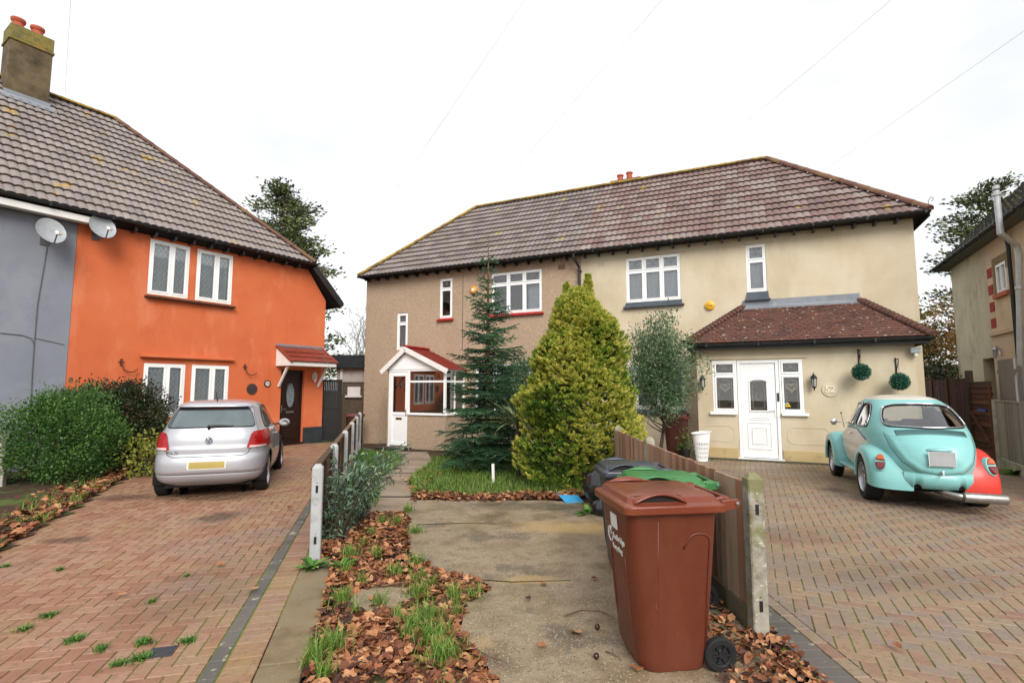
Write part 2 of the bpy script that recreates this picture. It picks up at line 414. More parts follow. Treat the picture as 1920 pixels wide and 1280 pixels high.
PNK = mat('pink_beige_render', ['#cfb494', '#d8c0a2'], 1.2, rough=.9, bump=.002, bscale=90, spots=('#a98a66', 1, .55, .15, .4))
ROOF = tile_mat('concrete_tiles_brown', ['#675d58', '#756a65', '#7f7570', '#887e7a'], .33, .33, lich=.2, grime=.25)
ROOFR = tile_mat('concrete_tiles_red_brown', ['#67595a', '#775f5a', '#7e6963', '#867873', '#908580'], .33, .33, lich=.22, pale=.3, grime=.25)
ROOFO = tile_mat('concrete_tiles_grey_brown', ['#776e69', '#857b76', '#8e847f'], .33, .33, lichen='#a8862c', lich=.42, grime=.12)
ROOFP = tile_mat('clay_plain_tiles', ['#46302a', '#5a3e36', '#684336', '#54403a'], .17, .115, lich=0, pale=1.7, grime=.4)
ROOFRED = tile_mat('painted_red_tiles', ['#74201a', '#86281f', '#7a221b'], .3, .2, lich=0, pale=0, grime=.25, rough=.55)
SLATE = tile_mat('mossy_slates', ['#474947', '#5c5d5a', '#6c6d68'], .3, .2, lichen='#8e8a3e', lich=.9, grime=.4)
RIDGE = mat('ridge_tile_lichen', ['#58402f', '#7a5a2a', '#9a7f2a', '#6b4a32'], 3, rough=.9, bump=.004)
RIDGE2 = mat('ridge_tile_red', ['#56372d', '#664538', '#7e6638'], 2.2, rough=.9, bump=.004)
BLK = mat('black_gutter', ['#1b1c1d', '#2a2b2c'], 6, rough=.45)
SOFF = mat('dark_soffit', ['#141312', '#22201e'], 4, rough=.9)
REDP = mat('red_gloss_paint', ['#94201a', '#a8281f'], 4, rough=.45)
SLP = mat('slate_grey_paint', ['#3a4049', '#4b525c'], 4, rough=.6)
BRK = mat('brown_tile_sill', ['#3d2219', '#55301f'], 8, rough=.7)
TERR = mat('terracotta', ['#a04a34', '#b65b42'], 6, rough=.8)
LEADF = mat('lead_flashing', ['#70757c', '#878c92'], 3, rough=.6, spots=('#a5a7a2', 4, .6, .1, .4))
WPAINT = mat('white_painted_wood', ['#d8d4cf', '#e4e1dc'], 3, rough=.5, spots=('#b3aba0', 5, .62, .1, .5))
CONC = mat('weathered_concrete', ['#8a8578', '#a39e91', '#b3aea2'], 6, rough=.95, bump=.003, bscale=90, spots=('#6f6f4a', 3, .56, .1, .6), spots2=('#d5d0c4', 14, .66, .03, .8))
STEEL = mat('steel', ['#9a9c9e', '#b4b6b8'], 5, rough=.3, metal=.9)
GREYP = mat('grey_plastic', ['#9da1a3', '#b0b4b6'], 5, rough=.5)
BLKM = mat('black_iron', ['#161514', '#201f1e'], 8, rough=.5)

def hipn(p, q, inside):
    d = V(q)-V(p); n = V((d.y, -d.x, 0)).normalized()
    return -n if (V(inside)-V(p)).dot(n) > 0 else n
def gutter(name, par, fr, s0, s1, h, d, r=.055, m=BLK):
    g = M(); rr = []
    for s_ in (s0, s1):
        rr.append([fr.pt(s_, h-r*math.sin(t), d+r*math.cos(t)) for t in np.linspace(0, PI, 9)])
    g.rings(rr, close=False); g.add(rr[0], [tuple(range(9))]); g.add(rr[1], [tuple(range(9))])
    rr2 = [[fr.pt(s_, h-r*.85*math.sin(t), d+r*.85*math.cos(t)) for t in np.linspace(0, PI, 9)] for s_ in (s0+.01, s1-.01)]
    g.rings(rr2, close=False)
    for s_ in np.arange(s0+.5, s1, 1.1): g.fbox(fr, s_-.02, s_+.02, h-r-.012, h+.004, d-r-.01, d+r+.008)
    return g.build(name, m, par, fixn=False)
def rafters(par, fr, s0, s1, h, d, step=.42):
    g = M()
    for s_ in np.arange(s0+.15, s1-.05, step): g.fbox(fr, s_-.025, s_+.025, h-.13, h-.03, 0, d-.07)
    return g.build('rafter_feet', BLK, par)

# ================================================================ the pair: pebbledashed house and cream house
EH = 5.64; ED = .35; HD = 3.1; SL, SR, PS = -11.5, 4.98, -3.3
W0, W1 = -11.43, 4.76
cream = thing('semi_detached_house', 'cream rendered semi-detached house with tiled lean-to porch and white front door', 'house', tuple(MN.pt(.7, 0, -2.7)))
brownh = thing('semi_detached_house', 'brown pebbledashed semi-detached house with red window sills and small white glazed porch', 'house', tuple(MN.pt(-7.3, 0, -2.7)))
# windows measured on the facades
yw1 = MN.rect((1172, 484), (1275, 475), (1176, 569), (1277, 559))
yw2 = MN.rect((1397, 460), (1434, 456), (1402, 548), (1440, 545))
yw3 = list(MN.rect((1175, 683), (1284, 683), (1175, 766), (1285, 767))); yw3[0] = yw3[1]-2.0
bw1 = list(MN.rect((937, 512), (1015, 503), (940, 588), (1017, 583))); bw1[0] = bw1[1]-1.75
bw2 = MN.rect((824, 523), (847, 521), (825, 597), (849, 595))
bw3 = MN.rect((743.6, 587), (764, 586), (744, 656), (765, 655))
bw4 = list(MN.rect((890, 683), (1000, 680), (892, 775), (1003, 778)))
print('windows', [tuple(round(a, 2) for a in q) for q in (yw1, yw2, yw3, bw1, bw2, bw3, bw4)])
A_ = MN.pt(W1, 0); bk = -5.5
def shell(fr, s0, s1, h1, back, par, m, holes, h0=-.35, left=True, right=True):
    w = M(); w.wall(fr, s0, s1, h0, h1, holes)
    if right: w.poly([fr.pt(s1, h0, 0), fr.pt(s1, h0, back), fr.pt(s1, h1, back), fr.pt(s1, h1, 0)])
    if left: w.poly([fr.pt(s0, h0, 0), fr.pt(s0, h0, back), fr.pt(s0, h1, back), fr.pt(s0, h1, 0)])
    w.poly([fr.pt(s0, h0, back), fr.pt(s1, h0, back), fr.pt(s1, h1, back), fr.pt(s0, h1, back)])
    w.poly([fr.pt(s0+.02, 2.5, -.15), fr.pt(s1-.02, 2.5, -.15), fr.pt(s1-.02, 2.5, back+.02), fr.pt(s0+.02, 2.5, back+.02)])
    w.poly([fr.pt(s0+.02, .05, -.15), fr.pt(s1-.02, .05, -.15), fr.pt(s1-.02, .05, back+.02), fr.pt(s0+.02, .05, back+.02)])
    return w.build('wall', m, par, fixn=False)
shell(MN, PS+.003, W1, EH-.03, bk, cream, YEL, [yw1, yw2, yw3])
bpor = []
shell(MN, W0, PS-.003, EH-.03, bk, brownh, PEB, [bw1, bw2, bw3, bw4])
SG = (SLP, .12, .045, .08, .13)
window(cream, MN, *yw1, cols=(1, 1.05, 1), transom=.36, lead='arch', curtain=CURTG, sill=SG)
window(cream, MN, *yw2, transom=.38, lead='arch', curtain=CURTG, sill=(SLP, .12, .045, .06, .2))
window(cream, MN, *yw3, cols=(1, 1, 1), transom=None, lead=None, curtain=CURTG, sill=(SLP, .1, .045, .08, .1))
SRD = (REDP, .09, .06, .08, .0)
SRD2 = (REDP, .1, .05, .07, .05)
window(brownh, MN, *bw1, cols=(1, 1, 1), transom=.34, lead='top', curtain=None, sill=SRD2)
window(brownh, MN, *bw2, transom=.32, lead='top', curtain=None, sill=SRD2)
window(brownh, MN, *bw3, transom=.32, curtain=CURTG, fw=.06)
window(brownh, MN, *bw4, cols=(1, 1, 1), transom=.3, curtain=None, sill=(WPAINT, .1, .05, .06, 0))
# grey blind behind part of the big bedroom window
cb = M(); a, b = bw1[0]+1.2, bw1[1]-.06
cb.rings([[MN.pt(lerp(a, b, i/12), h, -.2+.01*math.sin(i*1.4)) for i in range(13)] for h in (bw1[2]+.08, bw1[3]-.42)], close=False)
cb.build('curtain', CURTG, brownh, smooth=True, fixn=False)
# render details on the cream house
e = M()
for q in (yw1, yw2): e.fbox(MN, q[0]-.12, q[1]+.12, q[3]+.02, q[3]+.055, .001, .02)
c0 = MN.at(1178, 640); c1 = MN.at(1222, 611); c2 = MN.at(1235, 612); c3 = MN.at(1283, 625)
pts = [MN.pt(*q, .001) for q in ((c0[0]-.1, c0[1]), (c1[0], c1[1]), (c2[0]+.05, c2[1]), (c3[0], c3[1]-.05))]
for i in range(3): e.bar(pts[i], pts[i+1], .05, .03, up=MN.n)
e.build('render_moulding', YEL, cream, bev=.004)
ab = MN.at(1127, 495); v = M()
for i in range(2):
    for j in range(2): v.fbox(MN, ab[0]-.11+i*.115, ab[0]-.01+i*.115, ab[1]-.07+j*.075, ab[1]-.005+j*.075, .002, .012)
v.build('air_brick', mat('pale_vent', ['#b9a98c', '#c7b89d'], 6), cream)
ab = MN.at(1053, 501); v = M(); v.fbox(MN, ab[0]-.11, ab[0]+.11, ab[1]-.07, ab[1]+.07, .002, .012)
v.build('air_brick', mat('brown_vent', ['#6b4c3c', '#7d5c4a'], 6), brownh)
# roofs
O_ = MN.pt(SL, EH, ED); Wv = (-MN.n+UPZ).normalized(); RH = EH+HD
rl, rr_ = MN.pt(SL+HD, RH, ED-HD), MN.pt(SR-HD, RH, ED-HD)
inn = MN.pt(-3, 6, 0)
cl = [(O_, hipn(O_, rl, inn)), (MN.pt(SR, EH, ED), hipn(MN.pt(SR, EH, ED), rr_, inn)), (rl, -MN.n)]
lv = HD*1.4142
br = tiled('roof', ROOF, brownh, O_, MN.u, Wv, SR-SL, lv, cl+[(MN.pt(PS, 0), MN.u)])
cr = tiled('roof', ROOFR, cream, O_, MN.u, Wv, SR-SL, lv, cl+[(MN.pt(PS, 0), -MN.u)])
cb_, bb_ = MN.pt(SR, EH, ED-2*HD), MN.pt(SL, EH, ED-2*HD)
for (nm, par, mt_, tris) in (('rear_slope', cream, ROOFR, [[MN.pt(SR, EH, ED), cb_, rr_], [cb_, MN.pt(PS, EH, ED-2*HD), MN.pt(PS, RH, ED-HD), rr_]]),
                         ('rear_slope', brownh, ROOF, [[O_, bb_, rl], [bb_, MN.pt(PS, EH, ED-2*HD), MN.pt(PS, RH, ED-HD), rl]])):
    g = M()
    for t3 in tris: g.poly([p-UPZ*.01 for p in t3])
    g.build(nm, mt_, cr if par is cream else br, fixn=False)
ridge_tiles('ridge', RIDGE, cr, MN.pt(PS, RH, ED-HD), rr_)
ridge_tiles('ridge', RIDGE, br, rl, MN.pt(PS, RH, ED-HD))
ridge_tiles('hip', RIDGE2, cr, MN.pt(SR, EH+.02, ED), rr_)
ridge_tiles('hip', RIDGE, br, MN.pt(SL, EH+.02, ED), rl)
for par, a, b in ((cream, PS, SR), (brownh, SL, PS)):
    gutter('gutter', par, MN, a-(0 if par is cream else .02), b+(.02 if par is cream else 0), EH+.01, ED+.05)
    g = M(); g.poly([MN.pt(a, EH-.03, .002), MN.pt(b, EH-.03, .002), MN.pt(b, EH-.035, ED+.02), MN.pt(a, EH-.035, ED+.02)])
    if par is cream: g.poly([MN.pt(W1+.002, EH-.03, -5.5), MN.pt(SR, EH-.035, -5.7), MN.pt(SR, EH-.035, ED+.02), MN.pt(W1+.002, EH-.03, .0)]); g.fbox(MN, SR-.015, SR+.01, EH-.12, EH+.02, -5.8, ED+.02)
    else: g.poly([MN.pt(W0-.002, EH-.03, -5.5), MN.pt(SL, EH-.035, -5.7), MN.pt(SL, EH-.035, ED+.02), MN.pt(W0-.002, EH-.03, .0)])
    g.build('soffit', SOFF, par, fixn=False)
    rafters(par, MN, max(a, W0), min(b, W1), EH, ED)
wc = MN.at(868, 560)[0]; dp = M(); dp.tube([MN.pt(wc, h_, .008) for h_ in (EH-.1, 4, 2.9)], .006, 5); dp.build('wall_cable', BLK, brownh)
dp = M(); s_ = PS-.12; dp.tube([MN.pt(s_+.02, EH-.05, ED+.05), MN.pt(s_+.02, EH-.15, ED+.05), MN.pt(s_+.1, EH-.42, .09), MN.pt(s_+.1, 3, .09), MN.pt(s_+.1, 0, .09)], .038, 10)
for h in (5.1, 3.6, 2.): dp.fbox(MN, s_+.05, s_+.15, h, h+.05, 0, .13)
dp.build('downpipe', BLK, brownh, smooth=False)
# chimney on the rear slope
DC = -3.7
for i, (px, py) in enumerate(((1163, 329), (1180, 324))):
    s_, h_ = MN.at(px, py, DC)
    if i == 0:
        st = M(); st.fbox(MN, s_-.25, s_+.75, 6.5, h_-.42, DC-.3, DC+.3); st.fbox(MN, s_-.3, s_+.8, h_-.42, h_-.3, DC-.35, DC+.35)
        ch = st.build('chimney', mat('chimney_brick', ['#6b4a38', '#7d5a45'], 12, rough=.9), cr, bev=.01)
    pm = Matrix.Translation(MN.pt(s_, h_-.32, DC)); g = M()
    g.lathe([(0, 0), (.11, 0), (.1, .26), (.125, .28), (.125, .32), (.09, .32), (.085, .1), (0, .1)], 20, pm); g.build('chimney_pot', TERR, ch, smooth=False)
ft = M(); p = MN.pt(SR, EH+.12, ED); ft.tube([p, p+UPZ*.12, p+UPZ*.2+MN.u*.05, p+UPZ*.16+MN.u*.1, p+UPZ*.1+MN.u*.06], .012, 6)
ft.build('hip_iron', GREYP, cr)

# ---------------------------------------------------------------- porch of the cream house
PW = 4.3
ul, ur = PO.at(1285, 648, .3), PO.at(1750, 634, .3)
tl, tr = MN.at(1393, 577), MN.at(1612, 562)
PE = (ul[1]+ur[1])/2+.06; PT = (tl[1]+tr[1])/2
print('porch', ul, ur, tl, tr)
pd = M(); pdm = PO.rect((1384, 678), (1457, 676), (1387, 855), (1464, 860))
pl = PO.rect((1335, 677), (1380, 676), (1338, 770), (1383, 773)); pr = PO.rect((1461, 674), (1505, 672), (1464, 776), (1508, 774))
ht = (pl[3]+pr[3])/2; hb = (pl[2]+pr[2])/2
d0, d1 = pl[1]+.01, pr[0]-.01
pl = (pl[0], d0, hb, ht); pr = (d1, pr[1], hb, ht)
holes = [pl, (d0, d1, -.0, ht), pr]
w = M(); w.wall(PO, 0, PW, .0, PE+.02, holes, depth=.1)
for a in (0, PW): w.poly([PO.pt(a, 0, 0), PO.pt(a, 0, -1.345), PO.pt(a, PE, -1.345), PO.pt(a, PE, 0)])
porch = w.build('porch', YEL, cream, fixn=False)
g = M(); g.fbox(PO, -.02, d0-.02, 0, .27, .0, .025); g.fbox(PO, d1+.02, PW+.02, 0, .27, .0, .025); g.build('plinth', YEL2, porch, bev=.006)
g = M(); g.fbox(PO, pl[0]-.09, pr[1]+.09, ht+.03, ht+.07, .001, .025)
for (a, b) in ((.12, d0-.1), (d1+.12, d1+.95)):
    k = [PO.pt(*q, .001) for q in ((a, .5), (a+.1, .42), (b-.1, .42), (b, .5), (b, .68), (b-.1, .78), (a+.1, .78), (a, .68))]
    for i in range(8): g.bar(k[i], k[(i+1) % 8], .02, .012, up=PO.n)
g.build('render_moulding', YEL, porch, bev=.003)
DK = mat('dark_step', ['#4d473e', '#5c554a'], 5, rough=.9)
g = M(); g.fbox(PO, -.05, PW+.03, -.02, .035, .03, .12); g.build('base_course', DK, porch)
wl = window(porch.parent, PO, pl[0], pl[1], hb, ht, transom=.3, rec=.05, lead='arch', curtain=None)
wr = window(porch.parent, PO, pr[0], pr[1], hb, ht, transom=.3, rec=.05, lead='arch', curtain=None)
for ww, q in ((wl, pl), (wr, pr)):
    g = M(); g.fbox(PO, q[0]-.08 if q is pl else q[0]+.02, q[1]-.02 if q is pl else q[1]+.08, hb-.06, hb-.003, -.05, .07); g.build('sill', WHITE, ww, bev=.008)
    g = M(); cx = (q[0]+q[1])/2; cz = ht-.3-.33    # hanging wicker heart behind the glass
    def hp(t, k): return PO.pt(cx+k*.0135*16*math.sin(t)**3*.5, cz+k*.0135*.5*(13*math.cos(t)-5*math.cos(2*t)-2*math.cos(3*t)-math.cos(4*t)), -.045)
    for k in (1, .55): g.tube([hp(t, k) for t in np.linspace(0, 2*PI, 28)], .011*(1 if k == 1 else .8), 6, cap=False)
    g.build('heart_decoration', mat('pale_wicker', ['#cfc3a6', '#e0d6bc'], 30), ww)
g = M(); c = PO.pt(pr[0]+.15, hb+.14, -.028); x = PO.u
g.prism([c-x*.06, c+x*.06, c+UPZ*.11], PO.n*.002); g.build('warning_sticker', mat('yellow_sticker', ['#e0b010', '#e5b818'], 3, rough=.4), wr)
g = M(); c = PO.pt(pr[0]+.115, hb+.21, -.028); g.prism([c+x*.035*math.cos(t)+UPZ*.025*math.sin(t) for t in np.linspace(0, 2*PI, 13)[:-1]], PO.n*.002)
g.build('round_sticker', mat('blue_sticker', ['#5aa5b5', '#6ab4c4'], 3, rough=.4), wr)
g = M(); c = PO.pt(pr[0]+.15, hb+.14, -.0245)+UPZ*.035; g.prism([c+x*.013*math.cos(t)+UPZ*.014*math.sin(t) for t in np.linspace(0, 2*PI, 9)[:-1]], PO.n*.001); g.build('sticker_emblem', BLKM, wr)
# sticker in the bedroom window is left to the window itself; door
dm = M(); F0 = .075
dm.fbox(PO, d0+.005, d0+F0, .06, ht-.005, -.08, -.005); dm.fbox(PO, d1-F0, d1-.005, .06, ht-.005, -.08, -.005); dm.fbox(PO, d0+F0, d1-F0, ht-F0, ht-.005, -.08, -.005)
dm.fbox(PO, d0-.04, d1+.04, -.0, .055, -.1, .06)
dframe = dm.build('door', WHITE, cream, bev=.005)
a, b = d0+F0+.004, d1-F0-.004; dw = b-a; cx = (a+b)/2; gh0, gh1 = hb+.05, ht-.52
lf = M()
gx0, gx1 = cx-.17, cx+.17
for q in ((a, gx0, .07, ht-F0-.004), (gx1, b, .07, ht-F0-.004), (gx0, gx1, .07, gh0), (gx0, gx1, gh1+.05, ht-F0-.004)): lf.fbox(PO, *q, -.065, -.03)
for k, (p_, q_) in enumerate((((gx0-.03, gh0-.03), (gx1+.03, gh0)), ((gx0-.03, gh0), (gx0, gh1)), ((gx1, gh0), (gx1+.03, gh1)))): lf.fbox(PO, p_[0], q_[0], p_[1], q_[1], -.045, -.012)
arc = [(cx+.2*math.cos(t), gh1+.01+.07*math.sin(t)) for t in np.linspace(0, PI, 9)]
for i in range(8): lf.bar(PO.pt(*arc[i], -.026), PO.pt(*arc[i+1], -.026), .035, .03, up=PO.n)
lf.prism([PO.pt(q[0], q[1], -.04) for q in [(gx0, gh1+.05)]+[(cx+.17*math.cos(t), gh1+.05*math.sin(t)) for t in np.linspace(PI, 0, 9)]+[(gx1, gh1+.05)]], PO.n*.008)
for (x0, x1, h0, h1, wdt) in ((cx-.25, cx+.25, .26, .88, .025), (cx-.16, cx+.16, .38, .76, .02), (cx-.2, cx+.2, .93, .99, .012)):
    for q in ((x0, x1, h0, h0+wdt), (x0, x1, h1-wdt, h1), (x0, x0+wdt, h0+wdt, h1-wdt), (x1-wdt, x1, h0+wdt, h1-wdt)): lf.fbox(PO, *q, -.032, -.018)
leaf_ = lf.build('door_leaf', WHITE, dframe, bev=.005)
g = M(); g.poly([PO.pt(gx0, gh0, -.045), PO.pt(gx1, gh0, -.045), PO.pt(gx1, gh1+.05, -.045), PO.pt(gx0, gh1+.05, -.045)]); g.build('door_glass', GLASS, dframe, fixn=False)
g = M(); i = .05; k = [PO.pt(*q, -.042) for q in ((gx0+i, gh0+i), (gx1-i, gh0+i), (gx1-i, gh1-i), (cx+.06, gh1+.01), (cx-.06, gh1+.01), (gx0+i, gh1-i), (gx0+i, gh0+i))]; g.tube(k, .005, 4)
g.tube([PO.pt(cx+.06*math.cos(t), (gh0+gh1)/2+.09*math.sin(t), -.042) for t in np.linspace(0, 2*PI, 13)], .005, 4); g.build('leading', LEAD, dframe)
g = M(); g.fbox(PO, b-.045, b-.015, 1.0, 1.22, -.03, -.018); g.bar(PO.pt(b-.03, 1.16, .01), PO.pt(b-.15, 1.155, .012), .02, .018); g.tube([PO.pt(b-.03, 1.16, -.02), PO.pt(b-.03, 1.16, .015)], .012, 8); g.build('handle', WHITE, dframe, bev=.003)
g = M(); g.fbox(PO, d1-.055, d1-.015, 1.36, 1.55, -.005, .018); g.build('doorbell', mat('black_plastic', ['#151516', '#1d1d1e'], 6, rough=.3), dframe, bev=.006)
# porch roof
P1, P2 = PO.pt(ul[0], PE, .3), PO.pt(ur[0], PE, .3)
Q1, Q2 = MN.pt(tl[0], PT, .0), MN.pt(tr[0], PT, .0)
run = 1.65; Wp = (-PO.n*run+UPZ*(PT-PE)).normalized(); lp = math.hypot(run, PT-PE); inn = PO.pt(2, PE, 0)
pr_ = tiled('porch_roof', ROOFP, cream, P1, PO.u, Wp, ur[0]-ul[0], lp+.12, [(P1, hipn(P1, Q1, inn)), (P2, hipn(P2, Q2, inn)), (MN.pt(0, 0, .02), -MN.n)], tw=.17, tg=.115, flat=True, lip=.016, seg=6)
for (p, q, back) in ((P1, Q1, PO.pt(ul[0], PE, -1.34)), (P2, Q2, PO.pt(ur[0], PE, -1.34))):
    g = M(); g.poly([p, back, q]); g.build('side_slope', ROOFP, pr_, fixn=False)
    ridge_tiles('bonnet_hip', ROOFP if 0 else mat('bonnet_clay', ['#46302a', '#5c3e35', '#6c4638'], 5, rough=.85, spots=('#cfc8ba', 12, .7, .03, .8)), pr_, p+UPZ*.01, q, r=.085, L=.125, step=.035, lift=.0)
g = M(); g.bar(Q1+UPZ*.07+MN.n*.03, Q2+UPZ*.07+MN.n*.03, .2, .02, up=MN.n); g.bar(Q1+MN.n*.1-UPZ*.05, Q2+MN.n*.1-UPZ*.05, .2, .02, up=(MN.n+UPZ).normalized()); g.bar(Q1+UPZ*.0+MN.n*.07-UPZ*.02, Q2+MN.n*.07-UPZ*.02, .14, .015, up=Wp.cross(PO.u))
g.bar(Q2+MN.n*.012+UPZ*.04, PO.pt(ur[0]-.35, PE+.42, -1.32)+UPZ*.03, .1, .02, up=MN.n); g.bar(Q1+MN.n*.012+UPZ*.04, PO.pt(ul[0]+.3, PE+.42, -1.32)+UPZ*.03, .1, .02, up=MN.n)
g.build('flashing', LEADF, pr_, bev=.004)
g = M(); g.fbox(PO, ul[0]+.03, ur[0]-.03, PE-.16, PE-.02, .21, .24); g.poly([PO.pt(ul[0]+.03, PE-.1, .24), PO.pt(ur[0]-.03, PE-.1, .24), PO.pt(ur[0]-.03, PE-.1, -.0), PO.pt(ul[0]+.03, PE-.1, -.0)])
g.fbox(PO, ur[0]-.06, ur[0]-.03, PE-.16, PE-.02, -1.34, .21); g.fbox(PO, ul[0]+.03, ul[0]+.06, PE-.16, PE-.02, -1.34, .21)
g.poly([PO.pt(ul[0]+.03, PE-.1, .22), PO.pt(0, PE-.1, .22), PO.pt(0, PE-.1, -1.34), PO.pt(ul[0]+.03, PE-.1, -1.34)]); g.poly([PO.pt(PW, PE-.1, .22), PO.pt(ur[0]-.04, PE-.1, .22), PO.pt(ur[0]-.04, PE-.1, -1.34), PO.pt(PW, PE-.1, -1.34)])
g.build('fascia', BLK, pr_, fixn=False)
gutter('gutter', pr_, PO, ul[0]-.02, ur[0]+.02, PE-.03, .31, .06)
g = M(); g.tube([PO.pt(-.1, PE-.1, .31), PO.pt(-.09, PE-.2, .2), PO.pt(-.09, PE-.35, -.05), PO.pt(-.09, PE-.42, -.1)], .034, 10); g.build('downpipe', BLK, cream)
# interior floor / ceiling so the porch reads dark
# ---------------------------------------------------------------- porch of the pebbledashed house
pbd = 1.15
BP = Fr(MN.pt(0, 0, pbd), UY)
b0 = BP.at(727, 828)[0]; b1 = BP.at(834, 834)[0]; dr = BP.at(763, 828)[0]
gzv = -.22; BPX = (b0, b1, dr)
hw = BP.at(796, 778)[1]; he = BP.at(790, 692)[1]; ap = BP.at(767, 655)[1]
print('brown porch', b0, b1, dr, hw, he, ap, MN.at(868, 683))
bp = M(); bp.wall(BP, dr, b1, gzv-.1, hw, ())
bp.poly([BP.pt(b1, gzv-.1, 0), BP.pt(b1, gzv-.1, -pbd), BP.pt(b1, hw, -pbd), BP.pt(b1, hw, 0)])
bp.poly([BP.pt(dr, hw-.0, 0), BP.pt(b1, hw, 0), BP.pt(b1, hw, -.12), BP.pt(dr, hw, -.12)])
bp.fbox(BP, b0-.06, b0, gzv-.1, he, -pbd, -.01)
por = bp.build('porch', PEB, brownh, fixn=False)
pf = M(); cxp = lerp(b0, b1, .33)
for q in ((dr, b1, hw, hw+.07, -.02, .05), (dr, b1, he-.06, he, -.05, .0), (dr, dr+.06, hw+.07, he-.06, -.05, 0), (b1-.07, b1, hw+.07, he-.06, -.07, .003), (dr+.06, b1-.07, lerp(hw, he, .73)-.03, lerp(hw, he, .73)+.03, -.045, -.005), (b0, dr, he-.07, he, -.06, .003), (b0, b0+.05, gzv+.04, he-.07, -.06, .003)): pf.fbox(BP, *q)
SD = Fr(BP.pt(b1, 0, 0), -MN.n, MN.u)                # right return of the little porch
for q in ((0.003, pbd, hw, hw+.07, -.02, .05), (0.003, pbd, he-.06, he, -.05, .0), (pbd-.06, pbd, hw+.07, he-.06, -.05, 0), (.06, pbd-.06, lerp(hw, he, .73)-.03, lerp(hw, he, .73)+.03, -.045, -.005), (pbd*.5-.02, pbd*.5+.02, hw+.07, he-.06, -.046, 0)): pf.fbox(SD, *q)
pf.build('glazing_frame', WHITE, por, bev=.004)
g = M(); g.poly([BP.pt(dr+.05, hw+.06, -.03), BP.pt(b1-.06, hw+.06, -.03), BP.pt(b1-.06, he-.05, -.03), BP.pt(dr+.05, he-.05, -.03)])
g.poly([SD.pt(.05, hw+.06, -.03), SD.pt(pbd-.05, hw+.06, -.03), SD.pt(pbd-.05, he-.05, -.03), SD.pt(.05, he-.05, -.03)])
MIR = glass('reflective_glass', (.6, .62, .62), .22)
g.build('pane', MIR, por, fixn=False)
g = M(); x0, x1, z0, z1 = b0+.06, dr-.01, gzv+.08, he-.08; zm = lerp(z0, z1, .43)
for q in ((x0, x1, z0, z0+.1), (x0, x1, z1-.13, z1), (x0, x0+.09, z0+.1, z1-.13), (x1-.09, x1, z0+.1, z1-.13), (x0+.09, x1-.09, zm-.05, zm+.05)): g.fbox(BP, *q, -.055, -.0)
g.fbox(BP, x0+.09, x1-.09, z0+.1, zm-.05, -.045, -.02)
bd = g.build('door', WHITE, brownh, bev=.006)
g = M(); g.poly([BP.pt(x0+.08, zm+.04, -.03), BP.pt(x1-.08, zm+.04, -.03), BP.pt(x1-.08, z1-.12, -.03), BP.pt(x0+.08, z1-.12, -.03)]); g.build('door_glass', MIR, bd, fixn=False)
g = M(); g.fbox(BP, (x0+x1)/2-.12, (x0+x1)/2+.12, zm-.19, zm-.12, -.019, -.01); g.build('letter_slot', mat('brass', ['#8a6a35', '#9c7a40'], 9, rough=.35, metal=.8), bd, bev=.004)
g = M(); g.fbox(BP, x1-.06, x1-.035, zm-.07, zm+.15, .0, .015); g.bar(BP.pt(x1-.047, zm+.1, .03), BP.pt(x1-.15, zm+.1, .03), .018, .018); g.build('handle', mat('brass', []), bd, bev=.003)
g = M(); g.fbox(BP, b0-.05, dr+.02, gzv-.1, gzv+.045, -.08, .03); g.build('threshold', CONC, bd)
# gable: bargeboards, tympanum, two red slopes
ov = .16; L0, L1 = b0-.2, b1+.14; hL = he-.08
g = M(); A = BP.pt(cxp, ap, ov)
for x in (L0, L1):
    e_ = BP.pt(x, hL, ov); d_ = (A-e_).normalized(); g.bar(e_-d_*.02, A+d_*.02, .03, .15, up=BP.n.cross(d_) if False else BP.n.cross(d_))
g.build('bargeboard', WPAINT, por, bev=.004)
g = M(); g.add([BP.pt(L0+.1, he, .0), BP.pt(L1-.12, he, .0), BP.pt(cxp, ap-.06, .0), BP.pt(L0+.1, he, .02), BP.pt(L1-.12, he, .02), BP.pt(cxp, ap-.06, .02)], [(0, 1, 2), (3, 4, 5), (0, 1, 4, 3)]); g.build('gable_panel', WHITE, por, fixn=False)
for sgn, x in ((1, L0), (-1, L1)):
    e0 = BP.pt(x, hL+.06, ov); w_ = (BP.pt(cxp, ap+.06, ov)-e0); ln = w_.length
    U_ = -BP.n
    clp = [(BP.pt(0, 0, -pbd+.01), -BP.n), (BP.pt(cxp, 0, 0), BP.u*sgn)]
    if sgn == -1:  # hipped back towards the wall
        clp.append((BP.pt(L1, 0, -.35), hipn(BP.pt(L1, 0, -.35), BP.pt(cxp+.2, 0, -pbd), BP.pt(L1-.5, 0, 0)))) if 0 else None
        clp = [c for c in clp if c]
    tiled('porch_roof', ROOFRED, por, e0, U_, w_, pbd+ov, ln+.1, clp, tw=.3, tg=.2, amp=.008, lip=.016, seg=6)
ridge_tiles('ridge', REDP, por, BP.pt(cxp, ap+.06, ov), BP.pt(cxp, ap+.06, -pbd), r=.07, L=.3)
